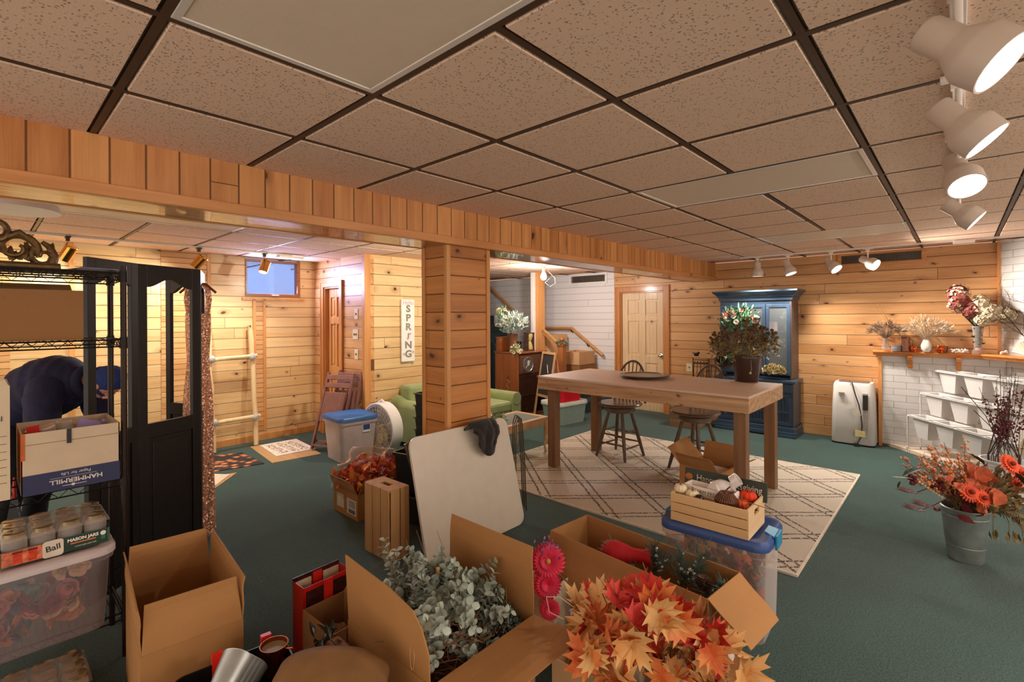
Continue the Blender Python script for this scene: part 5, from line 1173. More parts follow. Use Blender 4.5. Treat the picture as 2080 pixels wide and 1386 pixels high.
# tiered white stand with square buckets
wm = plain('white_enamel', '#d0cdca', .3, var=.02)
SR = R(-53)
t = thing('tiered_stand', 'white three-tier metal flower stand on the hearth before the white brick', 'display stand', (7.24, .45, .035), SR)
L_ = 1.40; tiers = [(.0, .385), (.14, .64), (.28, .90)]; dp = .17
for k, (x, z) in enumerate(tiers):
    b = B()
    for xx in (x, x + dp): b.tube([(xx, .0, z), (xx, -L_, z)], .009, 8)
    for y in (0, -L_): b.tube([(x, y, z), (x + dp, y, z)], .009, 8)
    b.build('rail', wm, t, smooth=True)
for y in (0, -L_):
    b = B()
    for x, z in tiers: b.tube([(x, y, z), (x, y, .0)], .009, 8)
    b.tube([(tiers[2][0] + dp, y, tiers[2][1]), (tiers[2][0] + dp, y, 0)], .009, 8); b.tube([(.0, y, .03), (tiers[2][0] + dp, y, .03)], .009, 8); b.cyl((0, y, 0), (0, y, .03), .018); b.build('end_frame', wm, t, smooth=True)
Ms = Matrix.Translation((7.24, .45, .035)) @ Matrix.Rotation(SR, 4, 'Z')
names = ['bottom', 'middle', 'top']; first = None
for k, (x, z) in enumerate(tiers):
    for i in range(4):
        p = Ms @ V((x + dp / 2, -.18 - i * .34, z + .012)); lb = '%s white square bucket on the %s tier of the stand' % (['leftmost', 'second from left', 'third from left', 'rightmost'][i], names[k])
        if first is None:
            t = thing('square_bucket', lb, 'bucket', p, SR, 'white buckets in the tiered stand'); first = t
            q4 = ((1, 1), (-1, 1), (-1, -1), (1, -1)); rg = lambda a, c, z_: [(s * a, q * c, z_) for s, q in q4]
            b = B(); loft(b, [rg(.05, .075, -.235), rg(.073, .125, 0), rg(.068, .120, 0), rg(.046, .071, -.229)]); b.build('bucket_body', wm, t)
            b = B()
            for q in ((-.095, .095, -.152, -.125), (-.095, .095, .125, .152), (-.095, -.073, -.125, .125), (.073, .095, -.125, .125)): b.box(*q, -.004, .006)
            b.build('rim', wm, t, bevel=.002)
        else: clone(first, p, SR, lb)
# buckets of autumn and winter stems
galv = plain('galvanised', '#98a09c', .38, .6, var=.25, scale=9)
t = thing('galvanised_bucket', 'tall galvanised bucket of orange autumn stems on the green carpet', 'bucket', (4.30, -.02, 0)); GB = t
b = B(); b.lathe([(0, 0), (.085, 0), (.088, .006), (.09, .012), (.122, .33), (.125, .335), (.118, .34), (.112, .32), (.082, .014), (0, .014)], n=44); b.build('bucket_body', galv, t, smooth=True)
b = B()
for z in (.10, .29): r_ = .088 + (z - .0) * .1; b.tube([(cos(a_) * r_, sin(a_) * r_, z) for a_ in [2 * pi * i / 44 for i in range(45)]], .002, 5, False)
b.build('hoops', galv, t)
oro = plain('orange_gerbera', '#d4481c', .6, var=.2); berry = plain('peach_berry', '#d18a5c', .4, var=.35, scale=50); dkred = plain('burgundy_leaf', '#5c1216', .6, var=.3); rust = plain('rust_leaf', '#b4532f', .6, var=.3, scale=30)
olive = plain('dry_olive', '#76603a', .8, var=.35, scale=30); dkg = plain('dark_green_leaf', '#2f4030', .6, var=.2)
rightv = V((.675, -.737, 0)); backv = V((.737, .675, 0))
def W3(a, f_, z): return rightv * a + backv * f_ + V((0, 0, z))
def stems_to(b, tips, r=.0022, z0=.2, spread=.05):
    for tp in tips: a = rr(0, 6.28); b.tube([(cos(a) * spread * .6, sin(a) * spread * .6, .05), (cos(a) * spread, sin(a) * spread, z0 + .1), V((0, 0, z0)).lerp(V(tp), .6) + V((0, 0, .04)), tp], [r, r, r, r * .7], 5)
t = thing('autumn_bouquet', 'burst of orange daisies, berries and rust leaves in the galvanised bucket', 'flowers', (4.30, -.02, .03))
z0 = .31; tips = []
b = B(); bb_ = B()
for i in range(34):
    tp = W3(rr(-.33, -.02), rr(-.1, .12), z0 + rr(.14, .44)); tips.append(tp)
    for k in range(16): p = V((0, 0, z0)).lerp(tp, rr(.55, 1.02)) + rvec() * .018; bb_.ball(p, rr(.006, .010), 6, 4)
stems_to(b, tips)
tips2 = [W3(rr(.0, .36), rr(-.12, .1), z0 + rr(-.05, .24)) for _ in range(90)]; stems_to(b, tips2)
b.build('stems', olive, t); bb_.build('berries', berry, t, smooth=True)['kind'] = 'stuff'
b = B()
for tp in tips2:
    for k in range(7): b.leaf(V((0, 0, z0)).lerp(tp, rr(.4, 1)), tp - V((0, 0, z0)) + rvec() * .2, rvec(), rr(.05, .08), .022, .3)
for k in range(14):
    e0 = W3(rr(.15, .42), rr(-.1, .05), z0 + rr(-.24, .1)); b.tube([(0, 0, z0), W3(.16, -.02, z0 + .12), e0 + V((0, 0, .06)), e0], .002, 4)
    for q in range(4): b.leaf(e0 + rvec() * .02, (rr(-.2, .4), rr(-.5, .1), -1), rvec(), .055, .02, .2)
b.build('dry_leaves', olive, t)
def daisy(b, c, n, r, k=20):
    n = V(n).normalized(); u_ = n.orthogonal().normalized()
    for lay, (rr1, tilt) in enumerate(((r, .15), (r * .8, .45), (r * .5, .9))):
        for i in range(k): d = Matrix.Rotation(2 * pi * i / k + lay * .2, 3, n) @ u_; b.leaf(c, d + n * tilt, n, rr1, r * .22, .25, ((0, .4), (.5, 1), (.85, .9), (1, .2)))
for c_, r_ in (((-.12, -.16, .15), .06), ((-.06, -.18, .12), .055), ((.17, -.12, .31), .065), ((.26, -.10, .24), .065), ((.27, -.06, .16), .055)):
    b = B(); c3 = W3(c_[0], c_[1], z0 + c_[2]); daisy(b, c3, W3(c_[0] * .6, -.6, .3), r_); fl = b.build('daisy', oro, t); b = B(); b.ball(c3 + W3(0, -.02, .01), .014, 10, 7); b.build('daisy_centre', plain('daisy_heart', '#7a2a14', .8), fl, smooth=True)
b = B()
for c_ in ((-.33, -.02, .1), (-.25, -.04, .02), (-.28, 0, -.02)): b.tube([(0, 0, z0), W3(c_[0] * .5, c_[1], z0 + c_[2] + .06), W3(*c_[:2], z0 + c_[2])], .003, 5); maple(b, W3(*c_[:2], z0 + c_[2]), W3(-1, 0, .1), (0, 0, 1), .14)
for k in range(8): b.leaf(W3(rr(-.2, 0), rr(-.15, 0), z0 + rr(-.02, .1)), rvec(), rvec(), .09, .045)
b.build('burgundy_leaves', dkred, t)
OVL = ((0, .3), (.2, .85), (.5, 1), (.8, .75), (1, .1))
b = B()
for c_ in ((-.04, -.16, .26, .09), (.01, -.2, .13, .085)):
    for k in range(7): nn = (-backv + rvec() * .5); b.leaf(W3(c_[0], c_[1] + .01 * k, z0 + c_[2]) + rvec() * .012 - V((0, 0, c_[3] * .5)), V((0, 0, 1)) + rvec() * .35, nn, c_[3], c_[3] * .95, .15, OVL)
for k in range(14): b.leaf(W3(rr(-.2, .15), rr(-.2, -.05), z0 + rr(0, .25)), rvec(), rvec(), .08, .06)
b.build('rust_leaves', rust, t, smooth=True)
b = B()
for c_ in ((-.40, .0, .2), (.03, -.1, .30), (.22, -.15, .2), (.26, -.14, .16)): b.leaf(W3(*c_[:2], z0 + c_[2]), W3(rr(-.3, .9), 0, .1), (0, 0, 1), .14, .06)
b.leaf(W3(-.42, .02, z0 + .17), W3(-1, 0, .2), (0, 0, 1), .05, .02); b.leaf(W3(-.40, .02, z0 + .16), W3(-.4, 0, -.6), (0, 0, 1), .05, .02)
b.build('green_leaves', dkg, t)
b = B(); b.tube([W3(0, 0, z0), W3(-.15, -.02, z0 + .1), W3(-.3, 0, z0 + .18), W3(-.45, .02, z0 + .19)], .002, 5)
for k in range(9): b.ball(W3(-.32 + k * .018, -.03, z0 + .17 - k * .012), .008, 6, 4)
b.build('white_berry_sprig', plain('white_berry', '#e0d4b4', .5), t); b = B()
for k in range(14): b.ball(W3(-.35, .0, z0 + .175) + rvec() * .025, .012, 6, 5)
for k in range(14): b.ball(W3(-.22, -.05, z0 + .15) + rvec() * .03, .013, 6, 5)
b.build('crimson_blossoms', dkred, t, smooth=True)
# white bucket of berry branches behind
wb = plain('white_pail', '#d9d6d6', .3)
t = thing('white_pail', 'white plastic pail of red-berry branches behind the autumn bouquet', 'bucket', (5.86, -.27, 0)); b = B(); b.lathe([(0, 0), (.13, 0), (.15, .33), (.158, .335), (.158, .35), (.145, .35), (.125, .01), (0, .01)], n=40); b.build('pail_body', wb, t, smooth=True)
b = B()
for z in (.26, .29, .31): r_ = .153; b.tube([(cos(a_) * r_, sin(a_) * r_, z) for a_ in [2 * pi * i / 40 for i in range(41)]], .004, 5, False)
b.build('rim_ribs', wb, t, smooth=True)
t = thing('berry_branches', 'dark twigs with wine-red berries standing in the white pail', 'branches', (5.86, -.27, .02)); b = B(); bb_ = B()
for i in range(26):
    tp = W3(rr(-.1, .35), rr(-.1, .15), rr(.75, 1.12)); a = rr(0, 6.28); q = [V((cos(a) * .08, sin(a) * .08, .05)), V((cos(a) * .1, sin(a) * .1, .35)), V((0, 0, .35)).lerp(tp, .5) + rvec() * .02, tp]
    b.tube(q, [.003, .003, .0025, .0015], 5)
    for k in range(14): p = q[2].lerp(tp, rnd()); b.tube([p, p + rvec() * .03], .0015, 4)
    if i < 15:
        for k in range(22): bb_.ball(V((0, 0, .35)).lerp(tp, rr(.25, .8)) + rvec() * .022, .009, 6, 4)
b.tube([(0, 0, .35), W3(-.15, 0, .7), W3(-.36, 0, .95)], .003, 5); b.tube([(0, 0, .3), W3(-.1, 0, .6), W3(-.3, -.05, .76)], .003, 5)
b.build('twigs', plain('dark_twig', '#463833', .8), t); bb_.build('berries', plain('wine_berry', '#6a1f24', .4, var=.3), t, smooth=True)['kind'] = 'stuff'
t = thing('dried_grass_bundle', 'pale dried grass bundle leaning out to the right of the white pail', 'dried flowers', (5.86, -.27, .02)); b = B()
for i in range(120): tp = W3(rr(.15, .55), rr(-.1, .1), rr(.35, .62)); b.tube([W3(.0, 0, .2), W3(.12, -.02, .42 + rr(-.03, .05)), tp], .002, 4)
b.build('grass', plain('pale_grass', '#cfc0a0', .9, var=.2), t); b = B(); b.tube([W3(.1, .0, .36), W3(.12, .03, .40), W3(.12, -.05, .44)], .004, 5); b.build('tie', reedm, t)
# brush on the carpet
t = thing('paint_brush', 'dark broom handle with a red tip lying on the carpet left of the bucket', 'brush', (5.40, -.05, .012)); b = B(); b.tube([W3(-.26, 0, 0) - W3(0, 0, 0), W3(0, .0, 0)], .011, 10); b.build('handle', blk, t, smooth=True); b = B(); b.tube([W3(-.28, 0, 0), W3(-.26, 0, 0)], .012, 10); b.build('tip', plain('dull_red', '#7d2622', .5), t, smooth=True)
# ---------------- boxes and autumn things nearest the camera ----------------
carton('empty open cardboard box with four upright flaps beside the wire rack', (.576, 2.445, 0), R(-5.5), .33, .63, .38, [('+y', 6, .165), ('+x', 4, .16), ('-x', 3, .16), ('-y', -14, .165)], CB)
big = carton('large cardboard box holding eucalyptus and a twig wreath, nearest the camera', (1.29, 1.585, 0), R(0), .54, .55, .34, [('+x', 2, .275), ('-y', 84, .25)], CB)
b = B(); q = [(-.267, .275, .34), (-.267, -.26, .34), (-.272, -.262, .44), (-.28, -.235, .52), (-.285, -.19, .57), (-.285, -.05, .595), (-.28, .275, .61)]
b.poly(q, (.005, 0, 0)); b.build('flap', CB, big)
b = B(); b.M = Matrix.Translation((.02, -.28, -.0)); q = [(cos(a_) * .012, 0, .30 + sin(a_) * .05) for a_ in [2 * pi * i / 20 for i in range(21)]]; b.M = Matrix.Translation((-.272, -.17, .10)) @ Matrix.Rotation(pi / 2, 4, 'Z'); b.tube(q, .0015, 4, False); b.build('handle_slot', CBL, big)
# eucalyptus arrangement
euc = plain('eucalyptus_leaf', '#a7b3a6', .6, var=.3, scale=14, sss=.05); twg = plain('brown_twigs', '#7a583c', .85, var=.35, scale=30)
t = thing('twig_wreath', 'tangled brown twig wreath filling the large cardboard box', 'wreath', (1.28, 1.56, .1))
b = B()
for i in range(240):
    a = rr(0, 6.28); R0 = rr(.10, .21); q = []; zb = rr(.10, .27); da = rr(.5, 1.3); w0 = rvec() * .02
    for k in range(5): aa = a + da * k / 4; q.append(V((cos(aa) * R0, sin(aa) * R0 * 1.1, zb)) + rvec() * .022)
    b.tube(q, rr(.0012, .003), 4)
for i in range(46): p = V((rr(-.22, .2), rr(-.22, .24), rr(.15, .28))); b.tube([p, p + V((rr(-.05, .05), rr(-.05, .05), .07)), p + rvec() * .08 + V((0, 0, .09))], .0012, 4)
b.build('tangle', twg, t)
b = B()
for i in range(10): p = V((rr(-.15, .12), rr(.12, .24), .26)); d = V((rr(-.5, .5), rr(-.2, .5), 1)); q = [p, p + d * .08 + rvec() * .02, p + d * .15 + rvec() * .05, p + d * .19 + rvec() * .08]; b.tube(q, [.002, .0016, .0012, .0008], 4)
for s0 in (V((-.1, -.02, .2)),): b.tube([s0, s0 + V((0, -.09, -.02)), s0 + V((.03, -.15, -.06)), s0 + V((-.01, -.17, -.1))], .002, 5)
b.build('loose_twigs', plain('pale_twigs', '#8a6644', .85), t)
t = thing('eucalyptus_bundle', 'silvery eucalyptus branches piled on the twig wreath in the large box', 'eucalyptus', (1.28, 1.58, .3))
OV = ((0, .1), (.15, .62), (.4, 1), (.65, .95), (.88, .55), (1, .06))
def euc_branch(bl, bs, p, d, L, n=12, s=.030):
    q = [V(p)]; dd = V(d).normalized(); k_ = 6
    for i in range(k_): dd = (dd + rvec() * .15 - V((0, 0, .05))).normalized(); q.append(q[-1] + dd * L / k_)
    bs.tube(q, [.0022] * k_ + [.001], 5)
    for i in range(n):
        f_ = (i + 1) / n * k_; j = min(k_ - 1, int(f_)); pp = q[j].lerp(q[j + 1], min(1, f_ - j)); dr = (q[j + 1] - q[j]).normalized(); u_ = dr.orthogonal().normalized(); u_ = Matrix.Rotation(i * 1.57 + rr(-.3, .3), 3, dr) @ u_
        for sg in (-1, 1):
            if pp.x < -.215: continue
            sz = s * (1.1 - .45 * i / n) * rr(.8, 1.2); dl = (u_ * sg + dr * .45 + rvec() * .25 + V((0, 0, .1))).normalized(); bl.leaf(pp, dl, (dr + rvec() * .5), sz, sz * .82, .15, OV)
bl, bs_ = B(), B()
for i in range(125):
    p = V((rr(-.17, .12), rr(-.14, .20), rr(-.02, .15))); d = V((p.x * 2.0 + rr(-.8, .8), p.y * 1.2 + rr(-1.0, .8), rr(.0, .9))); euc_branch(bl, bs_, p, d, rr(.10, .17), 8, .040)
for i in range(4): euc_branch(bl, bs_, (-.09, .10, .05), (-.1 + rr(-.1, .15), .25 + rr(-.1, .1), 1), rr(.24, .34), 12, .036)
for i in range(4): euc_branch(bl, bs_, (.05, .10, .0), (.7 + rr(-.1, .2), .5, .75), rr(.18, .24), 10, .038)
for i in range(5): euc_branch(bl, bs_, (-.0, -.08, .0), (rr(-.1, .3), -.8, .10 + rr(-.1, .2)), rr(.14, .2), 8, .044)
bl.build('leaves', euc, t, smooth=True); bs_.build('stems', plain('eucalyptus_stem', '#7d6a55', .7), t)
shr = plain('dark_boxwood', '#5b6d66', .75, var=.4, scale=35)
t = thing('boxwood_bundle', 'dark green tiny-leaved boxwood bush at the right inside the large box', 'artificial plant', (1.43, 1.44, .27)); b = B(); b2 = B()
for i in range(1500):
    d = rvec(); p = V((d.x * .13, d.y * .13, abs(d.z) * .12)) * rr(.75, 1.05); b.leaf(p, d + rvec() * .6, rvec(), rr(.008, .014), .007, .2)
for i in range(90): d = rvec(); d.z = abs(d.z); b2.tube([(0, 0, -.05), V((d.x * .12, d.y * .12, d.z * .11))], .0015, 4)
b.build('leaves', shr, t); b2.build('stems', twg, t)
t = thing('white_branch_tag', 'short peeled stick poking out among the eucalyptus leaves', 'stick', (1.33, 1.66, .50)); b = B(); b.tube([(0, 0, -.12), (0, 0, .0)], .009, 8); b.build('bark', CBL, t); b = B(); b.cyl((0, 0, 0), (0, 0, .004), .0085); b.build('cut_end', plain('cut_wood', '#d9b98c', .8), t)
# small box with dark wrap, red bag
carton('small open cardboard box with crumpled dark paper, left of the large box', (1.06, 2.005, 0), R(2), .20, .26, .30, [('+x', 25, .08)], CBD)
t = thing('crumpled_paper', 'crumpled dark brown wrapping in the small open box', 'packing paper', (1.05, 1.99, .02)); b = B(); b.ball((0, 0, .09), (.075, .1, .09), 16, 10, .9, 4); b.build('paper', plain('dark_wrap', '#4d3a2a', .6, var=.4, scale=25, bump=.8, bscale=40), t); b = B(); b.ball((.02, .02, .16), (.05, .06, .04), 14, 8, .9, 9); b.build('inner_fold', plain('tan_wrap', '#8a6b4a', .6, var=.3, scale=25, bump=.8, bscale=30), t)
redg = plain('glossy_red', '#b01a12', .3, var=.2, scale=8)
t = thing('gift_bag', 'glossy red christmas shopping bag behind the small open box', 'bag', (1.085, 2.215, 0), R(3))
b = B(); w_, d_, h_ = .115, .05, .375
for q in ((-w_, w_, -d_, -d_ + .002), (-w_, w_, d_ - .002, d_), (-w_, -w_ + .002, -d_, d_), (w_ - .002, w_, -d_, d_)): b.box(*q, 0, h_)
b.box(-w_, w_, -d_, d_, 0, .002); b.build('bag_body', redg, t)
b = B(); b.box(-w_ - .001, w_ + .001, d_ - .0035, d_ + .001, h_ - .02, h_ + .012); b.box(-w_ + .01, w_ - .01, -d_ - .0015, -d_, h_ - .10, h_ - .02); b.build('printed_border', plain('christmas_print', '#3b1512', .4, var=.9, scale=60), t)
rs_ = plain('red_strap', '#d4261c', .4)
b = B(); b.box(-.02, .025, d_ - .006, d_ - .003, h_ - .16, h_ + .005); b.build('handle', rs_, t); b = B(); b.box(-.02, .025, -d_ - .003, -d_ - .001, h_ - .17, h_ - .0); b.build('handle', rs_, t)
cp_ = plain('cream_print', '#c9b394', .5, var=.2)
for x0, x1 in ((-w_ + .004, -.03), (.03, w_ - .004)): b = B(); b.box(x0, x1, d_ - .008, d_ - .0045, h_ - .05, h_ - .008); b.build('cream_panel', cp_, t)
# bag of metal cups at the bottom edge
t = thing('shopping_bag', 'black and grey shopping bag with red handles at the bottom edge', 'bag', (.60, 1.84, 0), R(-8))
bagm = plain('black_bag', '#17120f', .4); b = B()
loft(b, [rrect(-.17, .17, -.13, .13, .03, 0), rrect(-.185, .185, -.14, .14, .04, .20), rrect(-.18, .18, -.135, .135, .04, .34), rrect(-.175, .175, -.13, .13, .04, .34), rrect(-.165, .165, -.12, .12, .03, .02)]); b.build('bag_body', bagm, t, smooth=True)
b = B()
rsb = plain('red_strap_bright', '#e02a20', .4)
for x in (-.06, .10): b = B(); b.box(x, x + .035, .125, .145, .27, .375); b.build('handle', rsb, t)
b = B(); b.box(-.16, -.05, -.138, -.136, .20, .33); b.build('grey_print', plain('bag_grey', '#8f8a82', .5, var=.3), t)
b = B(); b.tube([(cos(a_) * .012 + .0, .147, .315 + sin(a_) * .012) for a_ in [2 * pi * i / 16 for i in range(17)]], .002, 4, False); b.tube([(-.03, .1435, .31), (.04, .1435, .315)], .0015, 4); b.build('white_emblem', white_paint, t)
tin = plain('brushed_tin', '#a7aaa8', .35, .7, var=.15, scale=12)
for k in range(4):
    t = thing('tin_cup', ['top tin cup with an embossed swirl in the tilted stack', 'second tin cup in the tilted stack', 'third tin cup in the tilted stack', 'lowest tin cup in the tilted stack'][k], 'cup', (.60 + .014 * k, 1.835 + .003 * k, .41 - .016 * k), R(0), 'stacked tin cups in the shopping bag')
    b = B(); b.M = rot_to((.45, .35, .30)) ; b.lathe([(0, -.15), (.036, -.15), (.038, -.145), (.056, 0), (.058, .003), (.055, .003), (.036, -.143), (0, -.143)], n=36); b.build('cup_body', tin, t, smooth=True)
    if k == 0: b = B(); b.M = rot_to((.45, .35, .30)); b.tube([(-.046 + .0, -.015 + cos(a_) * .008 * (1 - a_ / 20), -.05 + sin(a_) * .012 * (1 - a_ / 20)) for a_ in [i * .5 for i in range(28)]], .0016, 5); b.build('swirl', plain('dark_tin', '#6e716f', .4, .7), t)
t = thing('copper_mug', 'copper mug with a curled handle in the shopping bag', 'mug', (.735, 1.88, .27)); cpm = plain('bright_copper', '#a8552e', .22, .9, var=.1)
b = B(); b.lathe([(0, 0), (.040, 0), (.044, .005), (.047, .10), (.049, .103), (.046, .103), (.043, .01), (0, .01)], n=36); b.build('mug_body', cpm, t, smooth=True)
b = B(); b.M = Matrix.Rotation(R(-48), 4, 'Z'); b.tube([(.045, 0, .088), (.068, 0, .09), (.08, 0, .07), (.078, 0, .045), (.06, 0, .03), (.046, 0, .02)], .0045, 8); b.build('handle', cpm, t, smooth=True)
b = B(); b.cyl((0, 0, .085), (0, 0, .088), .0445, n=28); b.build('inner_liner', plain('tan_liner', '#9c8560', .5), t)
t = thing('dark_leaf_sprig', 'dark glossy leaves behind the copper mug', 'leaves', (.90, 1.83, .33)); b = B()
for i in range(16): b.leaf(V((rr(-.05, .05), rr(-.04, .04), rr(-.02, .03))), rvec(), (0, 0, 1), .06, .022)
b.build('leaves', plain('blackish_leaf', '#20251f', .3, var=.4), t); b = B(); b.tube([(-.06, 0, 0), (.06, 0, .01)], .002); b.build('stem', twg, t)
b = B(); b.box(.83, .98, 1.76, 1.86, 0, .30); tag(b.build('paper_sack', CBD, bevel=.01), 'low brown sack under the dark leaves', 'paper sack')
# round brown paper bag
t = thing('brown_paper_sheet', 'rounded sheet of brown kraft paper bulging at the bottom edge', 'kraft paper', (.705, 1.48, -.05)); b = B()
def kf(u, v):
    a = pi * (u - .5) * 1.0; x = sin(a) * .19; y = .03 + .16 * (v - .5) * 1.6; z = .42 + .085 * cos(a) - .12 * (1 - v) ** 1.5 + .004 * MN.noise(V((u * 7, v * 7, 0))); return x * .675 + (y) * .737, -x * .737 + y * .675, z
b.grid(kf, 28, 14); b.build('sheet', plain('kraft_paper', '#7d5a34', .75, var=.2, scale=7, bump=.6, bscale=9), t, smooth=True, solid=.004)
b = B(); b.M = Matrix.Rotation(R(-47.5), 4, 'Z'); b.box(-.17, .17, -.08, .10, .046, .38); b.build('sack_body', CBD, t, bevel=.015)
# pink gerberas and small boxes
pk = plain('hot_pink_petals', '#e0284e', .55, var=.2); pur = plain('purple_blossom', '#8b5a92', .7, var=.4, scale=60)
carton('upright pale carton behind the large box holding pink daisies', (1.90, 1.53, 0), R(0), .14, .22, .30, [], CBW)
carton('small pale carton lying behind the front flap of the large box', (1.74, 1.22, 0), R(0), .16, .16, .12, [('+x', 60, .05)], CBL)
t = thing('pink_daisies', 'hot pink silk daisies leaning between the two large boxes', 'flowers', (1.82, 1.47, .34)); b = B()
for c_, n_, r_ in (((.03, .0, .06), (-.7, -.7, .5), .085), ((.0, -.02, -.03), (-.7, -.8, .3), .07), ((-.02, -.05, -.13), (-.8, -.7, .2), .05)): daisy(b, V(c_), n_, r_, 26)
b.build('petals', pk, t); b = B(); b.ball(V((.03, 0, .06)) + V((-.7, -.7, .5)).normalized() * .008, .014, 10, 7); b.build('centre', plain('yellow_heart', '#cf9a52', .8), t, smooth=True)
b = B(); b.tube([(.03, .0, .05), (.07, -.10, -.03), (.10, -.19, -.13)], .0035, 6); b.build('stem', plain('olive_stem', '#6f6048', .6), t)
b = B()
for i in range(60): p = V((.05, .01, .11)) + V((rr(-.05, .05), rr(-.06, .05), rr(-.04, .05))); b.leaf(p, rvec(), rvec(), .018, .010)
b.build('purple_blossoms', pur, t)
t = thing('bead_string', 'smoky plastic twisted garland hanging behind the front flap', 'garland', (1.80, 1.33, .22)); b = B(); bd = plain('smoky_bead', '#a69aa6', .15, var=.2, coat=.5)
for i in range(22):
    f_ = i / 21; c_ = V((.03, .0, .0)).lerp(V((.02, -.30, -.02)), f_) + V((0, 0, -.05 * sin(pi * f_))); a = i * 1.9; b.ball(c_ + V((cos(a) * .009, 0, sin(a) * .011)), (.011, .007, .013), 10, 7)
b.build('beads', bd, t, smooth=True); b = B(); b.tube([(.03, 0, 0), (.025, -.15, -.06), (.02, -.30, -.02)], .002, 5); b.build('cord', blk, t)
t = thing('paper_wire_loop', 'looped pale paper-covered wire resting on the front flap of the large box', 'wire', (1.60, 1.12, .375)); b = B(); b.tube([(-.03, .05, .0), (-.07, .09, .03), (-.05, .12, .07), (.0, .09, .06), (.02, .03, .03), (.0, -.01, .01), (-.04, .02, -.002)], .002, 6); b.build('loop', CBW, t); b = B(); b.tube([(.02, .03, .03), (.08, -.03, .05), (.16, -.09, .05)], .0018, 6); b.build('tail', CBW, t)
# long box of pine and red vase
lb = carton('long open cardboard box with pine sprigs and a red vase', (2.17, 1.17, 0), R(-5.5), .31, .87, .44, [('-x', 148, .20), ('-y', 128, .21), ('+x', 176, .1)], CB)
pin = plain('pine_needle', '#4d6157', .7, var=.35, scale=40)
crim = plain('crimson_velvet', '#b0101c', .7, var=.15, scale=20)
t = thing('red_vase', 'crimson flocked bottle vase lying inside the long box', 'vase', (2.19, 1.24, .385)); b = B(); b.M = rot_to((.25, -.90, .10)); b.lathe([(0, -.12), (.04, -.12), (.06, -.10), (.065, -.05), (.048, 0), (.034, .04), (.032, .09), (.042, .115), (.046, .13), (.04, .13), (.028, .09), (0, .07)], n=32); b.build('vase_body', crim, t, smooth=True)
b = B(); b.M = rot_to((.25, -.90, .10)); b.shell([(.030, .10), (.036, .124), (.034, .126), (.026, .09)], n=28); b.build('inner_rim', plain('vase_throat', '#b58a5a', .5), t, smooth=True)
t = thing('pine_sprigs', 'long-needled snowy pine sprigs in the long box', 'pine branch', (2.20, 1.02, .28)); b = B(); b2 = B(); bw = B()
for i in range(9):
    p = V((rr(-.04, .06), rr(-.22, .18), rr(.0, .08))); d = V((rr(-.3, .3), rr(-1, .9), rr(.15, .5))).normalized(); L = rr(.14, .2); b2.tube([p, p + d * L], .003, 5)
    for k in range(90):
        f_ = rnd(); o = rvec(); nd = (d * 1.2 + o * .7).normalized(); s_0 = p + d * L * f_; e_ = s_0 + nd * rr(.06, .11); e_.x = max(-.16, min(.13, e_.x)); e_.y = max(-.25, e_.y); b.tube([s_0, e_], [.0016, .0008], 3, False)
    for k in range(7): bw.ball(p + d * L * rnd() + rvec() * .015, rr(.004, .009), 6, 4)
b.build('needles', pin, t); b2.build('twigs', twg, t); bw.build('snow_flecks', plain('fake_snow', '#d5d8d4', .9), t)['kind'] = 'stuff'
t = thing('pine_cone', 'brown pine cone among the needles at the right end of the long box', 'pine cone', (2.17, .845, .36)); b = B()
for k in range(7):
    for i in range(9): a = i * .698 + k * .35; r_ = .032 * sin(pi * (k + 1.2) / 9); d = V((cos(a), sin(a), .4)); b.leaf(V((cos(a) * r_ * .4, sin(a) * r_ * .4, k * .009)), d, (0, 0, 1), r_ * .9, .018, -.2, ((0, .5), (.6, 1), (1, .7)))
b.build('scales', plain('cone_brown', '#5a3b28', .7, var=.35, scale=60), t, solid=.0015); b = B(); b.cyl((0, 0, 0), (0, 0, .055), .012, .006); b.build('core', twg, t)
t = thing('silver_leaf_pick', 'crumpled silver-grey leaf pick with a paper tag in the long box', 'artificial leaf', (2.20, .775, .36)); b = B()
for i in range(14): b.leaf(V((rr(-.02, .02), rr(-.02, .02), rr(-.02, .03))), V((rr(-.5, .5), rr(-.5, .5), 1)), rvec(), .05, .028)
b.build('leaves', plain('silver_leaf', '#8d8d8b', .5, var=.3), t); b = B(); b.box(-.07, -.03, -.01, -.008, -.02, .02); b.build('paper_tag', white_paint, t)
# autumn maple garland in a bag on a carton
carton('low pale carton under the maple leaf bundle', (1.68, .79, 0), R(6), .30, .26, .24, [('-x', 60, .08)], CBW)
pb, pnt, pbs = _nt('printed_plastic_bag'); ob, s_ = objxyz(pnt); vo = N(pnt, 'ShaderNodeTexVoronoi'); vo.inputs['Scale'].default_value = 26; pnt.links.new(ob, vo.inputs['Vector'])
c_ = mix_(pnt, ramp_(pnt, vo.outputs['Distance'], .25, .2), srgb('#dcdcd8'), srgb('#7fa6b8')); c_ = mix_(pnt, ramp_(pnt, noise_(pnt, ob, 9), .56, .6), c_, srgb('#6d6660')); pnt.links.new(c_, pbs.inputs['Base Color']); pbs.inputs['Roughness'].default_value = .35
t = thing('plastic_bag', 'white printed plastic bag bulging right of the maple leaves', 'plastic bag', (1.80, .66, .12)); b = B(); b.ball((0, 0, .09), (.14, .13, .17), 22, 14, .5, 6); b.build('bag_film', pb, t, smooth=True); b = B(); b.hexa([(.02, -.12, .17), (.10, -.08, .12), (.09, -.09, .08), (.02, -.13, .10)], (.002, -.004, 0)); b.build('paper_insert', CBW, t)
t = thing('maple_leaf_bundle', 'bundle of big red, orange and cream silk maple leaves in front', 'artificial leaves', (1.70, .82, .26))
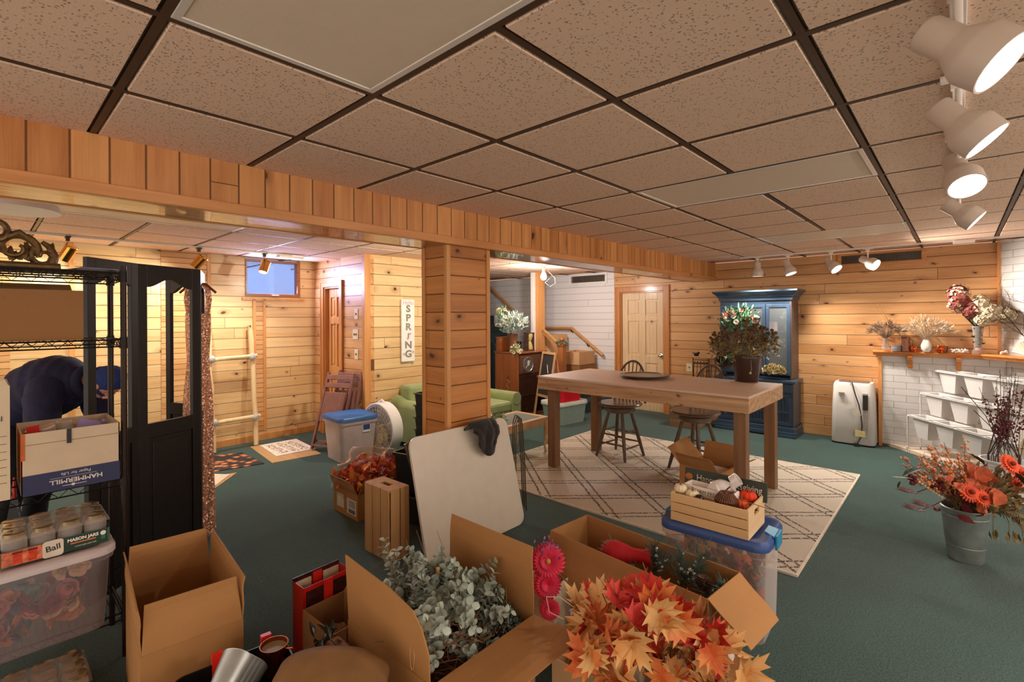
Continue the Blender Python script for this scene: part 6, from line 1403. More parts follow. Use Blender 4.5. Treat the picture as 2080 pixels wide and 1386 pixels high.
mcols = [('red_maple_leaf', plain('maple_red', '#b51f1c', .55, var=.1, scale=14, c2='#dd4434'), 34), ('orange_maple_leaf', plain('maple_orange', '#cf4f22', .55, var=.1, scale=14, c2='#e39a55'), 18), ('golden_maple_leaf', plain('maple_gold', '#e2bd82', .55, var=.1, scale=14, c2='#dfa05c'), 36)]
sh_ = lambda p: p
for nm, mm, cnt in mcols:
    for i in range(cnt):
        a = rr(-.30, .24); f_ = rr(-.17, .10 if a < .1 else .02); top = .40 - .70 * max(0, a + .11) if a > -.11 else .40 - 1.1 * (-.11 - a)
        k_ = rnd() if i > 2 else .8; p = W3(a, f_, .03 + (top - .07) * k_ ** .6)
        nn_ = (-backv * .8 + V((0, 0, .8)) + rvec() * .85).normalized(); dd = (W3(a * 2.2, -.1, .1) + rvec() * 1.0); dd = dd - nn_ * dd.dot(nn_); L = rr(.10, .165)
        b = B(); maple(b, p - dd.normalized() * L * .3, dd, nn_, L, rr(.2, .7)); b.build(nm, mm, t)
b = B()
for i in range(26): a, f_ = rr(-.22, .18), rr(-.1, .1); q = [W3(a * .3, f_ * .3, .0), W3(a * .6 - .02, f_ * .6, .14), W3(a, f_, rr(.15, .3))]; b.tube(q, .0022, 5)
b.tube([W3(-.1, 0, .2), W3(-.19, 0, .33), W3(-.23, 0, .36), W3(-.20, .0, .31)], .002, 5); b.tube([W3(-.04, 0, .28), W3(-.05, 0, .36), W3(-.06, .02, .40)], .002, 5)
b.build('wire_stems', plain('wrapped_stem', '#8a4a2a', .7, var=.3), t)
# blue-lidded tote with crate
dk = tote('storage_tote', 'clear tote of silk autumn flowers with a blue lid, carrying the pine crate', (2.67, .945, 0), R(93), .50, .36, .50, glassy('clear_tote_plastic', '#efe4e0', .2, .17, 1.35), plain('navy_blue_lid', '#2f4b86', .35, var=.04), .95, .035, hm=plain('sky_latch', '#2f86b0', .4))
t = thing('packed_silk_flowers', 'autumn silk flowers packed inside the clear blue-lidded tote', 'artificial flowers', (2.67, .945, .02), R(93))
for nm, c_, n_, zr in (('orange_blooms', '#e0702f', 46, (0, .42)), ('burgundy_blooms', '#b03a4a', 40, (.05, .42)), ('golden_blooms', '#d9b055', 40, (.2, .42)), ('dark_leaves', '#6a5138', 60, (.12, .42)), ('plum_blooms', '#b05a88', 24, (.1, .4))):
    b = B()
    for i in range(n_): p = V((rr(-.2, .2), rr(-.14, .14), rr(*zr))); petalball(b, p, rr(.025, .045), 9)
    b.build(nm, plain(nm, c_, .7, var=.3, scale=20), t)
t = thing('slatted_crate', 'low pine crate of small pumpkins on top of the blue tote lid', 'crate', (2.62, .945, .502), R(1)); cw = wood('clean_pine', '#dcb888', '#c29660', 'y', 'z', None, knots=.3, kscale=9, rough=.55, coat=.05); cw2 = wood('clean_pine_end', '#e0c096', '#c9a070', 'x', 'z', None, knots=.2, rough=.55, coat=.05)
for s in (-1, 1):
    for k in range(3): b = B(); b.box(*sorted((s * .132, s * .140)), -.193, .193, .002 + k * .049, .046 + k * .049); b.build('slat', cw, t, bevel=.001)
    y0, y1 = sorted((s * .183, s * .193)); b = B(); b.box(-.132, .132, y0, y1, 0, .088); b.box(-.132, -.04, y0, y1, .088, .118); b.box(.04, .132, y0, y1, .088, .118); b.box(-.132, .132, y0, y1, .118, .146); b.build('end_panel', cw2, t, bevel=.001)
b = B(); b.box(-.13, .13, -.18, .18, .002, .008); b.build('base', cw2, t)
CT = lambda x, y, z: (2.62 + x, .945 + y, .502 + z)
def pumpkin(name, label, p, r, h, m, stem=True, ribs=10, wire=False, sm=None):
    t = thing(name, label, 'pumpkin', p, rr(0, 3)); b = B()
    if wire:
        for k in range(30): a = 2 * pi * k / 30; b.tube([(cos(a) * .006, sin(a) * .006, h * .86), (cos(a) * r * .55, sin(a) * r * .55, h), (cos(a) * r, sin(a) * r, h * .55), (cos(a) * r * .8, sin(a) * r * .8, h * .12), (cos(a) * .01, sin(a) * .01, 0.003)], .0028, 5)
        b.ball((0, 0, h * .5), (r * .85, r * .85, h * .42), 16, 10)
    else:
        def pf(u, v): a = 2 * pi * u; th = pi * v; rb = 1 - .10 * abs(sin(a * ribs / 2)) ** .5 * 0 - .09 * (1 - abs(sin(a * ribs / 2))); return (cos(a) * sin(th) * r * rb, sin(a) * sin(th) * r * rb, h / 2 * (1 + cos(th) * (1 - .35 * math.exp(-(sin(th) * 3) ** 2))))
        b.grid(pf, ribs * 6, 14)
    b.build('flesh' if not wire else 'vine_ribs', m, t, smooth=True)
    if stem: b = B(); b.tube([(0, 0, h * .8), (.004, 0, h * 1.05), (-.012, .004, h * 1.3), (-.03, .006, h * 1.5)] if wire else [(0, 0, h * .8), (0, 0, h * 1.05), (.006, 0, h * 1.2)], [.006, .005, .004, .004] if wire else [.005, .004, .004], 8); b.build('stem', sm or twg, t, smooth=True)
    return t
cremp = plain('cream_pumpkin', '#e3d2ae', .5, var=.08); orp = plain('orange_pumpkin', '#d9581e', .55, var=.15)
pumpkin('mini_pumpkin', 'cream mini pumpkin at the left corner of the pine crate', CT(-.075, .165, .125), .034, .055, cremp); pumpkin('mini_pumpkin', 'cream mini pumpkin with brown lines, second from the crate corner', CT(-.075, .10, .108), .036, .055, cremp)
pumpkin('wicker_pumpkin', 'brown vine pumpkin with a long curved stem in the pine crate', CT(-.055, -.065, .10), .056, .08, plain('vine_brown', '#6b3f28', .5, var=.4, scale=60), wire=True)
pumpkin('mini_pumpkin', 'bright red-orange fuzzy pumpkin at the right of the pine crate', CT(.075, -.130, .11), .044, .062, plain('red_orange_felt', '#d63c18', .8, var=.1)); pumpkin('mini_pumpkin', 'round orange pumpkin before the red-orange one in the crate', CT(.02, -.115, .085), .036, .055, orp); pumpkin('mini_pumpkin', 'lowest little orange pumpkin against the front slats of the crate', CT(-.05, -.145, .075), .028, .042, orp)
t = thing('dark_chestnut', 'glossy dark chestnut-like ball between the cream and vine pumpkins', 'ball', CT(-.10, .055, .125)); b = B(); b.ball((0, 0, .01), (.02, .024, .018), 16, 12); b.build('shell', plain('dark_gloss', '#2a1418', .12, coat=.6), t, smooth=True); b = B(); b.cyl((0, -.024, .01), (0, -.03, .012), .004); b.build('stub', twg, t)
t = thing('planter_tray', 'narrow white wooden tray with grey lettering in the pine crate', 'tray', CT(.01, .035, .118), R(-4)); wtr = plain('white_tray', '#e6dcd4', .5, var=.03); b = B()
for q in ((-.045, .045, -.13, -.122), (-.045, .045, .122, .13), (-.045, -.038, -.122, .122), (.038, .045, -.122, .122)): b.box(*q, 0, .05)
b.box(-.038, .038, -.122, .122, 0, .006); b.build('tray_body', wtr, t, bevel=.002); lettering('lettering', 'FARM FRESH', .026, plain('tray_ink', '#7a6d62', .7), t, frame((-.0455, -.0, .026), (0, -1, 0), (0, 0, 1)), .0006)
porc = plain('white_porcelain', '#e2dad6', .15, coat=.4, var=.02)
t = thing('porcelain_jug', 'white porcelain jug with a loop handle lying across the white tray', 'jug', CT(.035, -.015, .165)); b = B(); b.M = rot_to((.1, -.9, .35)); b.lathe([(0, -.07), (.03, -.07), (.045, -.045), (.048, -.01), (.036, .03), (.024, .045), (.026, .06), (.022, .06), (.02, .045), (0, .03)], n=32); b.build('jug_body', porc, t, smooth=True)
b = B(); b.tube([(-.035, .02, .02), (-.055, .0, -.005), (-.05, -.03, -.02), (-.03, -.04, -.01)], .009, 8); b.build('handle', porc, t, smooth=True); b = B(); b.M = rot_to((.15, -.75, .65)); b.shell([(.03, .065), (.033, .065), (.033, .10), (.028, .10), (.028, .066)], (.0, -.0, .0), 24); b.build('spout_ring', porc, t, smooth=True)
t = thing('dry_stick_pick', 'thin dry sticks lying across the pine crate end', 'sticks', CT(-.06, -.10, .15)); b = B(); b.tube([(.04, .02, .0), (-.03, -.19, .01)], .0018, 5); b.tube([(-.02, .12, .0), (-.05, -.02, -.0)], .0015, 5); b.build('sticks', stm, t); b = B(); b.tube([(.02, .0, .006), (.0, -.07, .008)], .002, 5); b.build('wrapped_end', twg, t)
t = thing('thanksgiving_sign', 'dark green Happy Thanksgiving board leaning at the back of the crate', 'sign', (2.725, .95, .53), R(1)); sgm = plain('dark_green_board', '#31372e', .5, var=.1); b = B(); b.M = Matrix.Rotation(R(6), 4, 'Y'); b.box(-.006, .006, -.215, .215, .085, .185); b.build('board', sgm, t, bevel=.002)
ink = plain('sign_ink', '#cfc6b4', .6); Mb = Matrix.Rotation(R(6), 4, 'Y'); lettering('lettering', 'Happy Thanksgiving', .052, ink, t, Mb @ frame((-.007, -.022, .14), (0, -1, 0), (0, 0, 1)), .0008, sx=.82)
b = B(); b.M = Mb; b.ball((-.007, .19, .14), (.002, .022, .018), 14, 8); b.build('painted_pumpkin', plain('painted_pumpkin', '#a9672a', .6), t)
# carton on the rug
rb_ = carton('open cardboard box with splayed flaps on the cream rug under the table edge', (4.36, 1.63, .013), R(-8), .40, .36, .26, [('-x', 40, .17), ('+y', 48, .18, .05), ('+x', 10, .15), ('-y', 60, .16)], CB)
b = B(); b.box(-.18, .18, -.16, .16, .19, .20); tag(b.build('white_liner', white_paint, rb_), '', ''); o = rb_.children[-1]; del o['label']; del o['category']
# ---------------- wire rack at the left ----------------
bw_ = plain('black_wire', '#1d1512', .45, .5); bpost = plain('rack_post', '#2a1c17', .4, .5)
RX0, RX1, RY0, RY1 = -.45, .46, 2.90, 3.24
t = thing('wire_shelving', 'tall black wire shelving rack at the left edge of the room', 'shelving rack', (0, 3.07, 0)); rack = t
for x in (RX0, RX1):
    for y in (RY0 - 3.07, RY1 - 3.07):
        b = B(); b.cyl((x, y, 0), (x, y, 1.83), .0125, n=12)
        for k in range(60): b.cyl((x, y, .05 + k * .029), (x, y, .052 + k * .029), .0136, n=10)
        b.build('post', bpost, t, smooth=True)
SH = (.205, .835, 1.485, 1.795)
for z in SH:
    b = B()
    for y in (RY0 - 3.07, RY1 - 3.07):
        b.tube([(RX0, y, z), (RX1, y, z)], .004, 6); b.tube([(RX0, y, z - .032), (RX1, y, z - .032)], .0035, 6); n_ = 14
        for k in range(n_): xa = RX0 + (RX1 - RX0) * k / n_; xb = RX0 + (RX1 - RX0) * (k + .5) / n_; xc = RX0 + (RX1 - RX0) * (k + 1) / n_; b.tube([(xa, y, z), (xb, y, z - .032), (xc, y, z)], .0022, 4)
    for x in (RX0, RX1):
        b.tube([(x, RY0 - 3.07, z), (x, RY1 - 3.07, z)], .004, 6); b.tube([(x, RY0 - 3.07, z - .032), (x, RY1 - 3.07, z - .032)], .0035, 6)
        for k in range(5): y0 = RY0 - 3.07 + .068 * k; b.tube([(x, y0, z), (x, y0 + .034, z - .032), (x, y0 + .068, z)], .0022, 4)
    for k in range(36): x = RX0 + .02 + k * .0249; b.tube([(x, RY0 - 3.07, z + .003), (x, RY1 - 3.07, z + .003)], .0019, 4)
    for x in (RX0, RX1):
        for y in (RY0 - 3.07, RY1 - 3.07): b.cyl((x, y, z - .04), (x, y, z + .012), .0175, .0155, 12)
    b.build('shelf', bw_, t)
b = B(); b.box(RX0 + .02, RX1 - .02, -.16, .16, 1.800, 1.804); b.build('shelf_liner', plain('dark_liner', '#2c211c', .7), t)
# gilded crest
gold = plain('old_gilding', '#6e5330', .4, .45, var=.45, scale=30, bump=.5, bscale=70)
t = thing('gilded_crest', 'carved gilded scroll crest lying on top of the wire rack', 'ornamental frame', (-.02, 3.0, 1.806))
b = B(); b.box(-.40, .27, -.03, .03, 0, .018); b.box(-.40, .27, -.024, .024, .018, .026); b.build('base_moulding', gold, t, bevel=.005)
def scroll(b, c, r, a0, turns, s=1, w=.012, flip=1):
    q = []; n_ = int(18 * turns)
    for i in range(n_ + 1): f_ = i / n_; a = a0 + flip * 2 * pi * turns * f_; rr_ = r * (1 - .8 * f_); q.append((c[0] + cos(a) * rr_, c[1] - .01 + .012 * sin(f_ * 5), c[2] + sin(a) * rr_ * s))
    b.tube(q, [w * (1 - .6 * i / n_) for i in range(n_ + 1)], 9)
b = B()
for c, r_, a0, tu, w, fl in (((.0, 0, .10), .075, 2.6, 1.1, .018, -1), ((.13, 0, .085), .07, -.4, 1.2, .017, 1), ((.215, 0, .055), .045, 2.2, 1.2, .014, 1), ((-.11, 0, .12), .08, 0, 1.2, .018, 1), ((-.22, 0, .10), .07, 3, 1.2, .017, -1), ((-.32, 0, .07), .055, .5, 1.2, .014, 1), ((.06, 0, .16), .05, -1.2, 1.2, .014, 1), ((-.03, 0, .185), .05, 1.5, 1.3, .013, -1)): scroll(b, c, r_, a0, tu, 1, w, fl)
b.tube([(.24, 0, .02), (.25, 0, .06), (.235, 0, .10), (.21, 0, .12)], [.02, .018, .014, .008], 9); b.tube([(-.05, 0, .03), (.02, 0, .05), (.08, 0, .12), (.14, 0, .15), (.19, 0, .11), (.20, 0, .05)], [.014, .016, .018, .018, .014, .01], 9)
for i in range(60): x = rr(-.38, .25); b.leaf((x, rr(-.02, .0), .02 + rnd() * .05), (rr(-.8, .8), rr(-.3, 0), 1), (0, -1, 0), .05, .022, .5)
b.build('acanthus_scrolls', gold, t, smooth=True)
t = thing('flat_folder', 'dark folded papers lying at the right of the rack top', 'papers', (.33, 3.07, 1.806), R(12)); b = B(); b.box(-.06, .10, -.13, .13, 0, .008); b.build('dark_sheet', blk, t); b = B(); b.box(-.03, .11, -.10, .12, .009, .016); b.build('pale_sheet', plain('lilac_paper', '#8f7f9c', .6, var=.3), t)
t = thing('hanging_ornament', 'little red feather ornament hanging under the top rack shelf', 'ornament', (.065, 2.93, 1.76)); b = B(); b.tube([(0, 0, 0), (.0, 0, -.06)], .0008, 4); b.build('thread', bw_, t); b = B(); b.tube([(0, 0, -.06), (.004, 0, -.085), (.008, 0, -.12)], [.002, .006, .002], 8); b.build('feather', plain('rust_feather', '#a34a2a', .6), t)
# cartons on the rack
carton('wide cardboard box on the second rack shelf from the top', (.06, 3.08, 1.489), 0, .52, .31, .222, [('+y', 8, .04)], CBD)
t = carton('tall pale carton cut off by the left edge of the picture', (-.08, 3.06, .84), 0, .33, .34, .47, [('-y', 3, .03)], CBW)
b = B()
for k in range(7): b.box(.10, .155, -.1725, -.1705, .07 + k * .032, .072 + k * .032)
b.build('printed_lines', plain('carton_ink', '#7d6a54', .7), t); lettering('lettering', 'al', .03, blk, t, frame((.135, -.1715, .335), (1, 0, 0), (0, 0, 1)), .0005)
# copier paper box
pw = plain('pale_carton', '#cdb79c', .6, var=.05); navy = plain('navy_print', '#2c2f55', .5, var=.08); orr = plain('orange_print', '#c4601f', .5)
t = thing('copy_paper_box', 'upside-down white and navy copier paper box full of jars on the rack', 'cardboard box', (.278, 3.05, .84)); w_, d_, h_ = .162, .168, .262
b = B(); b.cur = 0; b.box(-w_, w_, -d_, -d_ + .004, 0, h_); b.box(-w_, w_, d_ - .004, d_, 0, h_); b.box(w_ - .004, w_, -d_, d_, 0, h_); b.box(-w_, w_, -d_, d_, 0, .004); b.box(-w_, -w_ + .004, -d_, d_, 0, h_); b.build('box_body', pw, t)
b = B(); b.hexa([(-w_ + .004, -d_ - .001, 0), (w_, -d_ - .001, 0), (w_, -d_ - .001, .085), (-w_ + .004, -d_ - .001, .085)], (0, .0008, 0)); b.build('navy_band', navy, t)
b = B(); b.box(-w_ - .001, -w_, -d_, d_, .06, h_); b.box(-w_, -w_ + .012, -d_ - .0012, -d_, .15, h_); b.build('orange_end', orr, t)
b = B(); b.box(-.02, -.005, -d_ - .004, -d_ - .0005, .20, h_ + .002); b.build('black_tape', blk, t); b = B(); b.box(-w_, w_, -d_ - .002, -d_ - .0008, h_ - .05, h_ - .048); b.build('crease', CBD, t)
fi = lambda x, z: frame((x, -d_ - .0018, z), (-1, 0, 0), (0, 0, -1)); wink = plain('white_ink', '#d8cfc8', .5)
lettering('brand_lettering', 'HAMMERMILL', .026, wink, t, fi(.012, .038), .0004, sx=1.12, bold=.0006); lettering('slogan_lettering', 'Paper for Life', .018, wink, t, fi(.01, .068), .0004)
b = B(); b.box(-.075, .08, -d_ - .0022, -d_ - .001, .0535, .0545); b.box(-.035, .045, -d_ - .0022, -d_ - .001, .016, .018); b.ball((0, -d_ - .0015, .017), (.006, .001, .006), 12, 6); b.build('rule_lines', wink, t)
t = thing('glass_candle_jar', 'tilted glass jar candle with a pale lid in the copier paper box', 'jar', (.205, 2.99, 1.07)); b = B(); b.M = rot_to((-.25, -.1, 1)); b.lathe([(0, -.05), (.028, -.05), (.03, -.045), (.03, .03), (.027, .03), (.026, -.044), (0, -.044)], n=28); b.build('jar_glass', clr, t, smooth=True); b = B(); b.M = rot_to((-.25, -.1, 1)); b.lathe([(0, .031), (.032, .031), (.033, .04), (0, .042)], n=28); b.build('lid', plain('pink_lid', '#d3b3a4', .5), t, smooth=True); b = B(); b.M = rot_to((-.25, -.1, 1)); b.lathe([(0, -.042), (.025, -.042), (.025, .0), (0, .0)], n=20); b.build('wax', plain('dark_wax', '#5a3f30', .5), t)
t = thing('glass_candle_jar', 'clear rounded glass jar standing taller in the copier paper box', 'jar', (.262, 3.03, 1.07)); b = B(); b.lathe([(0, -.04), (.022, -.04), (.034, -.015), (.033, .01), (.024, .035), (.026, .045), (.024, .045), (.021, .035), (.031, .01), (.031, -.014), (0, -.034)], n=28); b.build('jar_glass', clr, t, smooth=True); b = B(); b.cyl((0, 0, -.035), (0, 0, -.03), .02); b.build('label', CBD, t)
t = thing('red_candle', 'small red box candle at the left inside the copier paper box', 'candle', (.155, 2.96, 1.05)); b = B(); b.box(-.025, .025, -.02, .02, 0, .05); b.build('wax_body', plain('red_wax', '#b3201a', .3), t, bevel=.004); b = B(); b.hexa([(-.02, -.02, .05), (.02, -.02, .05), (.02, -.01, .075), (-.02, -.01, .07)], (0, .002, 0)); b.build('open_flap', redg, t)
t = thing('lilac_envelope', 'folded lilac paper sticking up in the copier paper box', 'paper', (.34, 3.02, 1.05)); b = B(); b.poly([(-.05, 0, 0), (.06, 0, .03), (.05, .01, .045), (-.02, .02, .07)], (0, .003, 0)); b.build('sheet', plain('lilac_sheet', '#9d88b8', .6), t); b = B(); b.ball((.065, .03, .03), (.014, .004, .02), 12, 8); b.build('rosette', plain('lilac_sheet_pale', '#a99ac2', .6), t)
# bottom tote and canning jars
t = tote('storage_tote', 'cloudy tote of pastel silk roses on the bottom rack shelf', (.10, 3.0, .212), 0, .60, .40, .36, glassy('milky_plastic', '#e6dadc', .3, .16, 1.3), plain('milky_lid', '#cbbfc0', .35, var=.05), .93, .02, handles=False)
t = thing('packed_silk_roses', 'pastel silk roses seen through the cloudy tote on the rack', 'artificial flowers', (.10, 3.0, .222))
for nm, c_, n_ in (('peach_rose', '#d89a78', 20), ('pink_rose', '#c9828a', 16), ('cream_rose', '#e4cba4', 12), ('magenta_rose', '#a83a6a', 8), ('slate_bloom', '#5c5f7c', 14), ('teal_bloom', '#6f9c96', 8)):
    mt = plain(nm, c_, .7, var=.15)
    for i in range(n_): p = V((rr(-.22, .22), rr(-.12, .12) if i % 3 == 0 else rr(-.125, -.10), rr(.06, .27) if nm in ('teal_bloom', 'cream_rose') else rr(.055, .21))); b = B(); petalball(b, p, rr(.036, .048), 20); b.build(nm, mt, t, smooth=True)
def jarpack(label, loc, rz, art=True):
    t = thing('jar_pack', label, 'pack of jars', loc, rz); px_, py_ = 4, 3
    b = B(); b.box(-.172, .172, -.13, .13, 0, .004); b.box(-.172, .172, -.1315, -.13, 0, .062); b.box(-.172, .172, .13, .1315, 0, .062); b.box(-.1735, -.172, -.13, .13, 0, .062); b.box(.172, .1735, -.13, .13, 0, .062); b.build('tray', plain('tray_green', '#46604a', .5, var=.15), t)
    zt_ = plain('zinc_lid', '#b9a47c', .25, .8, var=.1) if 'zinc_lid' not in bpy.data.materials else bpy.data.materials['zinc_lid']
    for i in range(px_):
        for j in range(py_):
            c = (-.129 + .086 * i, -.086 + .086 * j, .005); b = B(); b.lathe([(0, 0), (.036, 0), (.040, .006), (.040, .085), (.032, .100), (.030, .112), (.027, .112), (.029, .100), (.037, .084), (.037, .008), (0, .006)], c, 20); jo = b.build('jar', clr, t, smooth=True)
            b = B(); b.lathe([(.0345, .102), (.0345, .118), (.031, .120), (0, .1185)], c, 20); b.build('jar_lid', zt_, jo, smooth=True)
    b = B(); b.grid(lambda u, v: (-.176 + .352 * u, -.134 + .268 * v, .1275 - .03 * max(abs(u - .5) * 2, abs(v - .5) * 2) ** 8 + .002 * sin(u * 25) * sin(v * 19)), 24, 18); b.build('shrink_wrap', glassy('shrink_wrap', '#fff6ee', .06, .10, 1.4) if 'shrink_wrap' not in bpy.data.materials else bpy.data.materials['shrink_wrap'], t, smooth=True)
    return t
jp = jarpack('shrink-wrapped dozen of canning jars on top of the cloudy tote', (.225, 2.985, .575), 0)
b = B(); b.box(.02, .165, -.1335, -.1318, .002, .060); b.build('dark_green_panel', plain('dark_green_panel', '#1f3a2c', .5), jp)
jj = B(); jj.box(-.168, -.045, -.1335, -.1318, .002, .060); jj.build('produce_photo', plain('produce_photo', '#c96a4c', .5, var=.7, scale=45), jp)
b = B()
for x in (-.135, -.09): b.box(x, x + .026, -.1345, -.1335, .006, .05)
b.build('tomato_jars_photo', plain('tomato_print', '#c8401c', .4, var=.3, scale=60), jp); b = B()
for x in (-.137, -.092): b.box(x, x + .03, -.1347, -.1337, .047, .055)
b.build('jar_lids_photo', plain('dark_red_print', '#6a1f1a', .4), jp)
b = B(); o_ = [(x, -.1345, z) for x, z, _ in rrect(-.048, .018, -.004, .066, .012, 0)]; b.poly(o_, (0, .0008, 0)); b.build('logo_badge', plain('badge_cream', '#ddd0be', .5), jp)
lettering('logo_script', 'Ball', .034, blk, jp, frame((-.015, -.1352, .033), (1, 0, .12), (.25, 0, 1)), .0004, bold=.0003); lettering('lettering', 'MASON JARS', .018, white_paint, jp, frame((.082, -.1340, .045), (1, 0, 0), (0, 0, 1)), .0004, bold=.0008)
lettering('lettering', '12 PINT JARS AND LIDS', .007, white_paint, jp, frame((.09, -.1340, .014), (1, 0, 0), (0, 0, 1)), .0003); b = B(); b.box(.04, .125, -.1342, -.1336, .028, .033); b.build('orange_bar', plain('orange_bar', '#d9743a', .5), jp)
b = B(); b.ball((.15, -.134, .045), (.010, .0008, .010), 14, 6); b.build('rosette_mark', white_paint, jp); b = B(); b.box(.144, .149, -.1342, -.1336, .018, .037); b.box(.151, .156, -.1342, -.1336, .018, .037); b.build('rosette_ribbon', plain('ribbon_green', '#3f7d4c', .5), jp)
jarpack('second pack of canning jars on the floor below the cloudy tote', (.135, 2.76, .005), R(0))
# ---------------- folding screen, gown, person ----------------
ebo = plain('ebony_stain', '#1b1614', .45, var=.2, scale=20)
t = thing('folding_screen', 'black four-panel folding screen with arched openings behind the wire rack', 'folding screen', (.65, 3.70, 0))
def panel(p0, p1, H_=1.92):
    p0, p1 = V((p0[0] - .65, p0[1] - 3.7, 0)), V((p1[0] - .65, p1[1] - 3.7, 0)); L = (p1 - p0).length; M = frame(p0, p1 - p0, (0, 0, 1)); st = .05; th = .028
    b = B(); b.M = M; x0, x1 = .004, L - .004
    b.box(x0, x0 + st, .03, H_, -th / 2, th / 2); b.box(x1 - st, x1, .03, H_, -th / 2, th / 2); b.box(x0 + st, x1 - st, .03, .14, -th / 2, th / 2); b.box(x0 + st, x1 - st, .84, .93, -th / 2, th / 2)
    n_ = 16; xs = [x0 + st + (x1 - x0 - 2 * st) * i / n_ for i in range(n_ + 1)]; ar = lambda f_: H_ - .14 + .055 * sin(pi * f_) ** 2
    b.poly([(x, ar(i / n_), -th / 2) for i, x in enumerate(xs)] + [(x1 - st, H_, -th / 2), (x0 + st, H_, -th / 2)], (0, 0, th)); pn = b.build('panel', ebo, t, bevel=.002)
    b = B(); b.M = M; b.box(x0 + st, x1 - st, .14, .84, -.006, .006); b.box(x0 + st + .03, x1 - st - .03, .17, .81, -.012, .012); b.build('lower_panel', ebo, pn, bevel=.006)
pts = [(.385, 3.47), (.65, 3.70), (1.02, 3.86), (1.15, 4.24), (1.00, 4.60)]
for k in range(4): panel(pts[k], pts[k + 1])
seq, qnt, qbs = _nt('rose_gold_sequins'); ob, s_ = objxyz(qnt); vo = N(qnt, 'ShaderNodeTexVoronoi'); vo.inputs['Scale'].default_value = 130; qnt.links.new(ob, vo.inputs['Vector'])
qnt.links.new(mix_(qnt, vo.outputs['Color'], srgb('#b5694a'), srgb('#ffcfae')), qbs.inputs['Base Color']); qbs.inputs['Metallic'].default_value = .45; qbs.inputs['Roughness'].default_value = .28
nm_ = N(qnt, 'ShaderNodeNormalMap'); nm_.inputs['Strength'].default_value = 0; vm = N(qnt, 'ShaderNodeVectorMath', operation='SUBTRACT'); qnt.links.new(vo.outputs['Color'], vm.inputs[0]); vm.inputs[1].default_value = (.5, .5, .5)
ge = N(qnt, 'ShaderNodeNewGeometry'); va = N(qnt, 'ShaderNodeVectorMath', operation='MULTIPLY_ADD'); qnt.links.new(vm.outputs[0], va.inputs[0]); va.inputs[1].default_value = (.9, .9, .9); qnt.links.new(ge.outputs['Normal'], va.inputs[2]); vn = N(qnt, 'ShaderNodeVectorMath', operation='NORMALIZE'); qnt.links.new(va.outputs[0], vn.inputs[0]); qnt.links.new(vn.outputs[0], qbs.inputs['Normal'])
t = thing('sequin_gown', 'long rose-gold sequin gown hanging beside the black folding screen', 'dress', (1.07, 4.06, 0)); b = B()
def gown(u, v):
    a = 2 * pi * u; z = 1.62 - 1.58 * v; w = .088 - .02 * math.exp(-((v - .22) / .1) ** 2) + .02 * v; dd = .045 + .03 * v; f_ = 1 + .10 * sin(a * 7 + v * 3) * min(1, v * 2 + .1); x = cos(a) * w * f_; y = sin(a) * dd * f_; return (x * .675 + y * .737, -x * .737 + y * .675, z)
b.grid(gown, 84, 40); b.build('skirt_and_bodice', seq, t, smooth=True)
b = B()
for s in (-1, 1): q = lambda x, z: (x * .675, -x * .737, z); b.tube([q(s * .065, 1.60), q(s * .08, 1.72), q(s * .07, 1.80), q(s * .02, 1.83)], [.015, .02, .02, .01], 10)
b.build('sleeves', seq, t, smooth=True)
hang = plain('wood_hanger', '#7d3f24', .4); t = thing('clothes_hanger', 'wooden hanger carrying the sequin gown', 'hanger', (1.07, 4.06, 1.84)); b = B(); b.tube([(-.13 * .675, .13 * .737, -.07), (-.06 * .675, .06 * .737, -.01), (0, 0, .0), (.06 * .675, -.06 * .737, -.01), (.13 * .675, -.13 * .737, -.07)], .009, 8); b.build('arms', hang, t, smooth=True)
b = B(); b.tube([(0, 0, 0), (0, 0, .03), (.015, -.015, .055), (.0, 0, .075), (-.015, .012, .065)], .002, 6); b.build('hook', wirem, t)
# person bending over
t = thing('person', 'person in navy jacket and blue beanie bending down behind the rack', 'person', (.19, 4.80, 0))
def skin(name, pts, edges, mat, parent, sub=2, root=0):
    me = bpy.data.meshes.new(name); me.from_pydata([p for p, r_ in pts], edges, []); o = bpy.data.objects.new(name, me); col.objects.link(o); o.parent = parent; me.materials.append(mat)
    sk = o.modifiers.new('skin', 'SKIN'); sk.use_smooth_shade = True
    ly = me.skin_vertices[0] if me.skin_vertices else None
    if ly is None: bpy.context.view_layer.objects.active = o; ly = me.skin_vertices[0]
    for i, (p, r_) in enumerate(pts): ly.data[i].radius = (r_, r_) if not isinstance(r_, tuple) else r_; ly.data[i].use_root = (i == root)
    sb = o.modifiers.new('sub', 'SUBSURF'); sb.levels = sub; sb.render_levels = sub; return o
skn = plain('skin', '#c98a72', .5, var=.05, sss=.1); jk = plain('navy_jacket', '#1d1b3b', .8, var=.3, scale=18, bump=.5, bscale=35); trs = plain('dark_trousers', '#15151c', .8, var=.2); bnm = plain('blue_beanie', '#28386e', .95, var=.35, scale=120, bump=.9, bscale=150)
P_ = lambda a, f_, z: tuple(W3(a, f_, z))
sp_ = [(P_(.0, 0, .96), .11), (P_(.10, 0, 1.07), .10), (P_(.24, 0, 1.14), .11), (P_(.36, 0, 1.17), .08), (P_(.44, 0, 1.165), .05), (P_(.52, 0, 1.155), .05)]
body = list(sp_); ed = [(i, i + 1) for i in range(5)]
def limb(base, pts_): 
    global body, ed
    pr = base
    for p in pts_: body.append(p); ed.append((pr, len(body) - 1)); pr = len(body) - 1
    return pr
